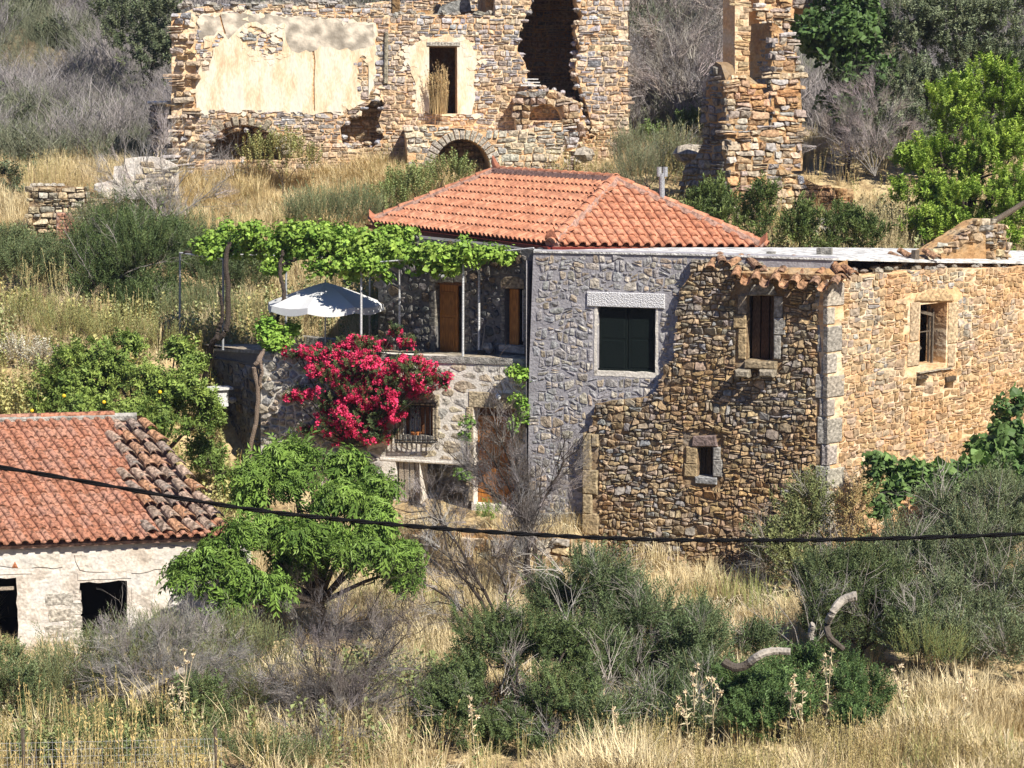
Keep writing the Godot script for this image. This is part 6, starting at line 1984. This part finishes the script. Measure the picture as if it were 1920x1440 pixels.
	# fig against the sunlit wall
	bush("fig_bush", "fig bush with broad dark leaves climbing at the sunlit wall's right end", "bush", [[1895, 765, 30, 36, 40.6], [1890, 830, 40, 45, 40.2], [1850, 850, 30, 30, 40.0], [1900, 900, 60, 50, 39.4], [1830, 900, 60, 40, 39.2]], "fig", M.leaf, 40, Color(0.06, 0.115, 0.035), Color(0.16, 0.25, 0.075), {"stem": 0.04, "size": 0.7})
	bush("fig_bush", "low fig shoots with lobed leaves at the foot of the sunlit wall", "bush", [[1645, 880, 28, 34, 39.2], [1700, 900, 45, 34, 39.0], [1760, 900, 50, 32, 39.0], [1660, 930, 40, 30, 38.6]], "fig", M.leaf, 40, Color(0.06, 0.115, 0.035), Color(0.16, 0.25, 0.075), {"stem": 0.03, "size": 0.65})

func build_terrace_plants() -> void:
	# grapevine on the pergola
	var lb := world_lobes([[385, 458, 40, 30, 46.6], [430, 448, 50, 38, 46.2], [480, 452, 50, 42, 45.9], [530, 455, 50, 44, 45.4], [585, 455, 50, 46, 45.0], [640, 462, 48, 44, 44.6], [690, 466, 48, 42, 44.1], [740, 470, 44, 34, 43.7], [785, 474, 40, 28, 43.3], [825, 476, 40, 30, 43.0], [865, 472, 36, 28, 42.8], [905, 470, 36, 26, 42.9], [942, 470, 24, 20, 42.8], [515, 496, 34, 24, 45.1], [660, 498, 46, 24, 43.8], [605, 498, 36, 24, 44.5], [700, 494, 40, 20, 43.5], [850, 496, 26, 14, 42.8], [820, 492, 30, 16, 43.0], [470, 428, 40, 20, 45.6], [620, 428, 60, 20, 46.4], [740, 436, 50, 20, 45.2], [400, 470, 30, 20, 45.9], [560, 430, 40, 24, 45.0]])
	var root := thing("grapevine", "bright green grapevine covering the pergola with two gnarled trunks", "vine", W(430, 660, 45.6))
	crown(root, "leaves", "vine", M.leaf, lb, 34, Color(0.12, 0.235, 0.03), Color(0.30, 0.44, 0.075), {"inner": 0.3, "gap": -0.18, "freq": 1.8, "out": 0.8, "up": 0.5})
	for q in [[[[384, 715, 46.2], [396, 648, 45.5], [417, 630, 45.3], [426, 606, 45.3], [428, 533, 45.4], [423, 488, 45.5], [430, 455, 45.6]], 0.075, 0.05], [[[402, 640, 45.4], [416, 600, 45.35], [415, 562, 45.3], [408, 548, 45.2]], 0.05, 0.03], [[[516, 655, 44.4], [520, 599, 44.6], [533, 555, 44.7], [525, 510, 44.8], [530, 470, 45.0]], 0.06, 0.04], [[[345, 474, 47.2], [380, 472, 46.8], [430, 470, 46], [520, 470, 45.5], [660, 480, 44.6]], 0.04, 0.03], [[[525, 500, 44.9], [545, 490, 45], [600, 480, 45], [700, 478, 44.4], [840, 470, 43.4]], 0.04, 0.02]]:
		var p := []
		for k in q[0]: p.append(W(k[0], k[1], k[2]))
		var path := smooth_path(p, 26)
		for i in path.size(): path[i] += rdir() * 0.016
		var s := Shape.new()
		s.tube(path, q[1], q[2], 8)
		put(root, "trunk", s, M.bark)
	root = thing("climbing_vine", "pale bare vine trunk at the corner of the terrace", "vine", W(474, 900, 43.9))
	for q in [[[[466, 905, 43.7], [470, 830, 43.6], [480, 790, 43.6], [484, 735, 43.6], [476, 692, 43.6], [484, 676, 43.6], [492, 660, 43.8]], 0.05, 0.05], [[[483, 730, 43.6], [491, 700, 43.55], [489, 678, 43.6], [495, 655, 43.8]], 0.04, 0.03]]:
		var p := []
		for k in q[0]: p.append(W(k[0], k[1], k[2]))
		var path := smooth_path(p, 22)
		for i in path.size(): path[i] += rdir() * 0.014
		var s := Shape.new()
		s.tube(path, q[1], q[2], 8)
		put(root, "trunk", s, M.vine_bark)
	bush("potted_vine", "bright green leafy plant on the terrace edge under the parasol", "plant", [[500, 615, 24, 24, 44.3], [520, 640, 32, 18, 44.2], [545, 612, 16, 14, 44.4]], "vine", M.leaf, 44, Color(0.12, 0.25, 0.035), Color(0.28, 0.44, 0.07), {"stem": 0.02, "base": [515, 668, 44.3], "size": 0.8})
	bush("vine_shoot", "vine shoot hanging over the terrace edge at the grey house", "plant", [[966, 690, 16, 9, 41.95], [984, 694, 8, 12, 41.9]], "vine", M.leaf, 60, Color(0.14, 0.28, 0.04), Color(0.28, 0.44, 0.07), {"stem": 0.008, "base": [988, 705, 41.95], "size": 0.75})
	bush("vine_shoot", "vine shoot beside the lamp over the lower door", "plant", [[972, 745, 16, 14, 41.85], [984, 768, 10, 16, 41.85], [965, 790, 10, 14, 41.8]], "vine", M.leaf, 60, Color(0.14, 0.28, 0.04), Color(0.28, 0.44, 0.07), {"stem": 0.008, "base": [986, 800, 41.85], "size": 0.75})
	bush("vine_shoot", "green shoots left of the lower terrace door", "plant", [[876, 785, 12, 14, 41.6], [872, 815, 10, 10, 41.6], [868, 885, 18, 10, 41.0]], "vine", M.leaf, 50, Color(0.10, 0.2, 0.03), Color(0.22, 0.36, 0.06), {"stem": 0.008, "base": [880, 900, 41.4], "size": 0.7})
	bush("yard_weed", "small green weed in the shaded yard corner", "plant", [[925, 960, 18, 12, 40.9], [900, 965, 14, 8, 40.8]], "mallow", M.leaf, 60, Color(0.12, 0.2, 0.04), Color(0.24, 0.34, 0.08), {"stem": 0.008, "base": [922, 985, 40.9], "size": 0.7})
	# bougainvillea
	var bl := []
	for q in [[700, 650, 36, 16], [620, 662, 50, 16], [560, 662, 26, 9], [742, 622, 15, 10], [690, 690, 66, 34], [770, 690, 42, 26], [800, 715, 34, 22], [720, 735, 70, 34], [655, 735, 48, 30], [568, 738, 26, 12], [600, 700, 30, 18], [680, 785, 60, 36], [640, 805, 46, 28], [700, 822, 36, 14], [575, 806, 24, 9], [625, 765, 34, 26], [745, 770, 24, 24], [660, 640, 26, 14], [545, 660, 16, 6], [545, 745, 18, 7], [590, 690, 20, 7], [832, 722, 13, 9], [838, 704, 8, 8], [762, 640, 18, 8], [640, 648, 22, 8], [612, 745, 18, 9]]:
		bl.append([q[0], q[1], q[2], q[3], tdepth(q[0]) - 0.55 + (0.25 if q[1] < 670 else 0.0)])
	var lobes := world_lobes(bl)
	root = thing("bougainvillea", "crimson flowering bougainvillea spilling over the terrace wall", "flowering shrub", W(660, 990, 42.4))
	limbs(root, W(660, 960, 42.9), lobes, 0.04, M.bark, "stem", 0.5)
	crown(root, "leaves", "oak", M.leaf, lobes, 46, Color(0.05, 0.085, 0.03), Color(0.13, 0.15, 0.055), {"inner": 0.2, "gap": -0.5, "size": 0.8})
	crown(root, "flowers", "petal", M.petal, lobes, 100, Color(0.50, 0.010, 0.07), Color(0.90, 0.075, 0.20), {"inner": 0.72, "gap": 0.03, "freq": 3.4, "out": 1.2})
	# lemon tree
	root = bush("lemon_tree", "glossy yellow green lemon tree behind the tiled house", "tree", [[110, 740, 70, 60, 42.6], [190, 700, 80, 60, 43.0], [270, 720, 80, 65, 42.6], [340, 740, 60, 60, 42.4], [230, 650, 60, 30, 43.6], [330, 670, 40, 35, 43.4], [390, 760, 36, 40, 42.2], [400, 800, 25, 30, 42.0], [160, 770, 80, 40, 42.0], [300, 790, 90, 40, 41.8], [360, 690, 30, 30, 43.2]], "citrus", M.leaf, 30, Color(0.085, 0.145, 0.03), Color(0.29, 0.38, 0.09), {"split": 3, "stem": 0.08, "part": "crown", "limb": "branch", "up": 0.5, "out": 0.9})
	for q in [[195, 754, 41.3], [120, 742, 41.7], [300, 735, 41.4], [60, 770, 41.9]]:
		var s := Shape.new()
		lumpy_ball(s, W(q[0], q[1], q[2]), 0.04)
		s.tint = Color.WHITE
		put(root, "lemon", s, mat(Color(0.75, 0.50, 0.03), null, 1.0, 0.5))

func build_slope_plants() -> void:
	# left slope
	bush("wild_olive_bush", "large dark olive bush left of the pergola with a shaded foot", "bush", [[260, 500, 95, 80, 52.0], [200, 540, 60, 60, 51.4], [330, 480, 70, 60, 52.6], [250, 430, 80, 45, 53.6], [270, 570, 80, 45, 51.0], [170, 470, 40, 40, 53]], "olive", M.leaf, 34, Color(0.05, 0.085, 0.032), Color(0.165, 0.23, 0.085), {"split": 3, "stem": 0.07, "size": 1.25, "up": 1.0, "dead": 1.0})
	bush("wild_olive_bush", "dark bush seen under the pergola's left end", "bush", [[400, 530, 60, 50, 51.6], [460, 520, 50, 45, 52.0], [390, 480, 50, 40, 52.4]], "olive", M.leaf, 40, Color(0.07, 0.11, 0.045), Color(0.16, 0.20, 0.09), {"stem": 0.06, "size": 1.25, "up": 1.0})
	bush("wild_olive_bush", "round grey green bush at the left edge of the slope", "bush", [[40, 510, 70, 50, 52.6], [120, 490, 60, 40, 53.0], [20, 470, 50, 35, 53.6]], "olive", M.leaf, 40, Color(0.09, 0.13, 0.055), Color(0.20, 0.25, 0.12), {"stem": 0.06, "size": 1.25, "up": 1.0})
	bush("broom_bush", "wide grey green broom on the slope behind the field wall's right end", "bush", [[230, 400, 60, 40, 56.0], [300, 420, 50, 36, 55.4], [180, 430, 50, 30, 55.0], [380, 440, 50, 26, 54.4]], "broom", M.leaf, 30, Color(0.15, 0.185, 0.09), Color(0.27, 0.31, 0.17), {"stem": 0.03, "up": 1.5, "size": 1.3})
	bush("broom_bush", "yellowish broom on the bank above the lemon tree", "bush", [[120, 620, 60, 36, 47.5], [220, 630, 60, 30, 47.0], [60, 590, 50, 30, 48.5], [300, 640, 40, 24, 46.6]], "broom", M.leaf, 30, Color(0.20, 0.23, 0.09), Color(0.40, 0.40, 0.17), {"stem": 0.02, "up": 1.5, "size": 1.1})
	bush("broom_bush", "grey green broom behind the pergola post", "bush", [[380, 590, 50, 40, 49.6], [450, 600, 50, 35, 49.4], [330, 600, 40, 35, 49.4]], "broom", M.leaf, 30, Color(0.15, 0.19, 0.09), Color(0.29, 0.33, 0.17), {"stem": 0.03, "up": 1.6, "size": 1.1})
	bush("broom_bush", "feathery green broom left of the tile roof", "bush", [[600, 400, 55, 30, 55.5], [670, 395, 50, 30, 55.6], [560, 405, 30, 20, 55.2]], "broom", M.leaf, 34, Color(0.14, 0.18, 0.09), Color(0.26, 0.31, 0.17), {"stem": 0.03, "up": 1.6, "size": 1.2})
	bush("broom_bush", "green broom between the arch and the roof ridge", "bush", [[770, 350, 45, 30, 57.5], [730, 370, 35, 20, 57.0], [840, 325, 40, 22, 59.0]], "mallow", M.leaf, 30, Color(0.15, 0.20, 0.07), Color(0.30, 0.34, 0.13), {"stem": 0.03, "up": 1.6, "size": 1.3})
	bush("broom_bush", "greyish broom right of the roof ridge behind the flue", "bush", [[1200, 330, 45, 40, 57.0], [1260, 300, 45, 45, 59.0], [1180, 290, 35, 35, 60.0]], "broom", M.leaf, 30, Color(0.17, 0.20, 0.11), Color(0.31, 0.33, 0.21), {"stem": 0.03, "up": 1.6, "size": 1.3, "dead": 2.0})
	bush("ivy_shrub", "fresh green shrub under the bare tree", "bush", [[1230, 255, 30, 22, 63.5], [1290, 235, 25, 30, 64], [1255, 280, 30, 18, 62]], "oak", M.leaf, 30, Color(0.08, 0.13, 0.04), Color(0.20, 0.28, 0.08), {"stem": 0.04, "size": 1.3})
	bush("broom_bush", "tall green stalks in the mouth of the left arch", "bush", [[530, 285, 36, 32, 61.3], [480, 292, 26, 24, 61.3], [580, 300, 24, 20, 61.2]], "mallow", M.leaf, 20, Color(0.20, 0.22, 0.08), Color(0.38, 0.36, 0.14), {"stem": 0.02, "up": 1.8, "size": 1.3})
	bare_shrub("bare_shrub", "tall grey leafless shrub before the ruin's left corner", "shrub", W(300, 445, 54.5), [[[320, 380], [300, 300], [310, 240]], [[310, 390], [270, 300]], [[300, 400], [350, 320], [360, 270]], [[290, 420], [230, 360], [200, 310]], [[310, 420], [380, 370], [430, 330]], [[300, 410], [240, 330], [235, 270]]], 54.5, 0.028, M.dead_wood, 3, 1.0, 9, 10.4, Color(0.44, 0.40, 0.38))
	bare_shrub("bare_shrub", "pale fallen branches in the olive bush on the left slope", "shrub", W(190, 560, 51.4), [[[160, 500], [120, 430]], [[220, 470], [200, 420]], [[240, 510], [310, 490]]], 51.0, 0.022, M.dead_wood, 2, 0.6, 6)
	bare_shrub("dry_shrub", "reddish dry bush on the bank at the left edge", "shrub", on_ground(-11.4, 50.0), [[[20, 600], [10, 560]], [[40, 600], [60, 560]], [[60, 610], [90, 580]]], 50.0, 0.018, M.bark, 2, 0.6, 6, 20.0, Color(0.42, 0.30, 0.20))
	bare_shrub("dry_shrub", "small rust brown bush below the olive bush", "shrub", on_ground(-10.0, 49.0), [[[150, 610], [140, 570]], [[160, 610], [180, 575]]], 49.0, 0.016, M.bark, 2, 0.5, 6, 16.0, Color(0.42, 0.31, 0.19))
	bush("pale_weed", "silvery thistle clump on the bank left of the lemon tree", "weed", [[35, 660, 26, 22, 46.0], [75, 670, 20, 18, 45.8]], "mallow", M.straw, 40, Color(0.42, 0.40, 0.30), Color(0.60, 0.58, 0.48), {"stem": 0.015, "up": 1.2})
	bush("bank_shrub", "shaded green shrub at the foot of the terrace side wall", "bush", [[400, 860, 30, 40, 43.4], [425, 900, 30, 34, 43.2], [370, 850, 30, 36, 42.6]], "citrus", M.leaf, 26, Color(0.07, 0.12, 0.03), Color(0.22, 0.31, 0.08), {"stem": 0.03, "split": 2})
	# right slope
	for q in [["young laurel with yellow green leaves left of the tower foot", [[1335, 390, 40, 45, 50.2], [1310, 420, 40, 35, 49.8], [1370, 420, 45, 40, 49.8]]], ["slender laurel in front of the tower wall", [[1432, 385, 22, 40, 49.6], [1440, 430, 32, 32, 49.4]]], ["laurel bush right of the slender laurel", [[1495, 415, 26, 40, 49.4], [1520, 440, 36, 28, 49.2]]], ["dark laurel bush right of the tower foot", [[1580, 425, 40, 36, 49.4], [1620, 440, 34, 26, 49.0], [1555, 440, 30, 26, 49.0]]]]:
		bush("laurel_bush", q[0], "bush", q[1], "laurel", M.waxy, 34, Color(0.06, 0.105, 0.03), Color(0.21, 0.27, 0.085), {"stem": 0.03, "up": 0.9, "size": 1.05})
	bush("bright_tree", "vivid yellow green tree at the right edge above the gable", "tree", [[1790, 200, 70, 60, 52.5], [1870, 180, 70, 60, 53.0], [1760, 300, 75, 60, 51.8], [1850, 280, 90, 70, 51.6], [1930, 250, 60, 80, 52.0], [1730, 360, 60, 50, 51.2], [1800, 380, 80, 60, 50.8], [1890, 370, 80, 60, 50.8], [1760, 430, 60, 35, 50.4], [1860, 440, 60, 30, 50.4], [1700, 300, 36, 36, 51.6], [1830, 160, 50, 30, 52.8]], "clump", M.leaf, 22, Color(0.12, 0.22, 0.03), Color(0.37, 0.49, 0.08), {"split": 3, "stem": 0.12, "part": "crown", "limb": "branch", "size": 1.15, "up": 1.1, "out": 0.7, "inner": 0.5, "gap": -0.12, "freq": 1.6, "base": [1810, 490, 51.5]})
	bush("fig_tree", "dark green fig tree rising behind the tower", "tree", [[1560, 60, 70, 60, 60.0], [1600, 140, 75, 60, 60.2], [1560, 190, 50, 50, 60.0], [1640, 60, 60, 60, 61], [1580, 0, 60, 50, 61]], "fig", M.leaf, 20, Color(0.04, 0.08, 0.025), Color(0.12, 0.20, 0.055), {"split": 2, "stem": 0.10, "part": "crown", "limb": "branch", "size": 0.75, "gap": -0.15, "freq": 1.5})
	bush("holm_oak", "big dusty grey green oak behind the vivid tree", "tree", [[1700, 60, 80, 70, 60.5], [1790, 40, 90, 70, 61.0], [1880, 50, 90, 80, 61.5], [1720, 160, 80, 60, 60.0], [1820, 130, 90, 60, 60.4], [1680, 240, 60, 60, 59.6], [1900, 150, 60, 60, 60.4], [1760, 240, 60, 50, 59.6]], "oak", M.leaf, 20, Color(0.075, 0.105, 0.05), Color(0.24, 0.275, 0.165), {"stem": 0.14, "part": "crown", "limb": "branch", "size": 1.5, "gap": -0.12, "freq": 1.3})
	bare_shrub("bare_shrub", "brown leafless shrub between tower and vivid tree", "shrub", W(1640, 330, 55.5), [[[1600, 260], [1570, 190]], [[1630, 260], [1620, 170]], [[1650, 270], [1680, 200]], [[1600, 290], [1540, 250]], [[1660, 290], [1710, 260]], [[1620, 280], [1590, 210]]], 55.5, 0.022, M.dead_wood, 3, 0.9, 9, 17.6, Color(0.36, 0.31, 0.29))
	var w := []
	var t := PackedColorArray()
	for k in 16:
		w.append(Transform3D(Basis(Vector3.UP, rnd(0, TAU)) * rnd(0.9, 1.5), W(812 + rnd(0, 26), 214, 62.75)))
		t.append(vary(Color(0.56, 0.42, 0.22), 0.15))
	var dw := scatter(self, "doorway_weeds", "oats", M.straw, w, t)
	dw.set_meta("label", "tall dry weeds filling the ruin's upper doorway"); dw.set_meta("category", "weeds")
	meadow("right_oats", "tall pale stalks under the vivid tree", "oats", 8.4, 10.6, 48.6, 52, 420, Color(0.60, 0.50, 0.30), Color(0.50, 0.44, 0.24), 1.0)
	meadow("laurel_undergrowth", "dark undergrowth beneath the laurels", "lentisk", 4.6, 9.4, 48.2, 51.5, 1500, Color(0.07, 0.10, 0.04), Color(0.16, 0.2, 0.08), 1.3, -0.2, 0.5, M.leaf)

func build_hill_plants() -> void:
	bare_shrub("bare_tree", "large leafless tree with pale forked limbs right of the ruin", "tree", W(1285, 255, 66), [[[1270, 180], [1240, 110], [1215, 20], [1205, -60]], [[1285, 180], [1300, 110], [1320, 30], [1340, -60]], [[1290, 190], [1330, 130], [1370, 60], [1400, 0]], [[1280, 190], [1275, 100], [1265, 0], [1270, -70]], [[1270, 200], [1220, 170], [1180, 150]], [[1295, 200], [1350, 160], [1390, 120]]], 66, 0.06, M.dead_wood, 3, 1.6, 12, 44.0, Color(0.40, 0.36, 0.34))
	# the scrub of the hillside: nobody could count it
	meadow("hill_scrub", "mauve grey leafless thorn scrub all over the hillside", "twig", -99, 0, 65, 94, 11000, Color(0.17, 0.155, 0.155), Color(0.31, 0.285, 0.28), 2.1, -0.02, 0.34, M.twig)
	meadow("hill_brush", "grey green feathery brush on the hillside", "wand", -99, 0, 65, 94, 8000, Color(0.13, 0.145, 0.09), Color(0.25, 0.26, 0.18), 1.5, -1.0, 0.3, M.twig)
	meadow("hill_maquis", "low grey green maquis between the thorn scrub", "olive", -99, 0, 65, 94, 16000, Color(0.095, 0.12, 0.07), Color(0.20, 0.225, 0.14), 2.4, -0.16, 0.3, M.leaf)
	meadow("hill_bushes", "dark green low bushes between the thorn scrub", "oak", -99, 0, 66, 94, 12000, Color(0.05, 0.075, 0.035), Color(0.13, 0.165, 0.08), 3.0, -0.02, 0.3, M.leaf)
	for q in [["dark green oak scrub left of the ruin's top corner", [[250, 60, 60, 50, 72], [290, 110, 45, 60, 71], [230, 20, 60, 40, 74], [300, 40, 40, 50, 71]]], ["dark bush on the hill at the upper left edge", [[20, 180, 40, 30, 74], [50, 200, 35, 24, 73]]], ["green bush low on the hill behind the field wall", [[100, 310, 45, 22, 66], [60, 320, 35, 18, 65]]], ["dark round bush at the hill foot by the left edge", [[10, 330, 30, 26, 62], [25, 350, 24, 18, 61]]], ["dark shrub round the foot of the bare tree", [[1270, 215, 30, 34, 67], [1300, 200, 26, 30, 67]]], ["green bush high on the hill right of the ruin", [[1210, 40, 26, 20, 76], [1225, 70, 24, 20, 75]]]]:
		bush("hill_bush", q[0], "bush", q[1], "oak", M.leaf, 9, Color(0.07, 0.095, 0.05), Color(0.17, 0.20, 0.11), {"stem": 0.05, "size": 1.9, "gap": -0.08})
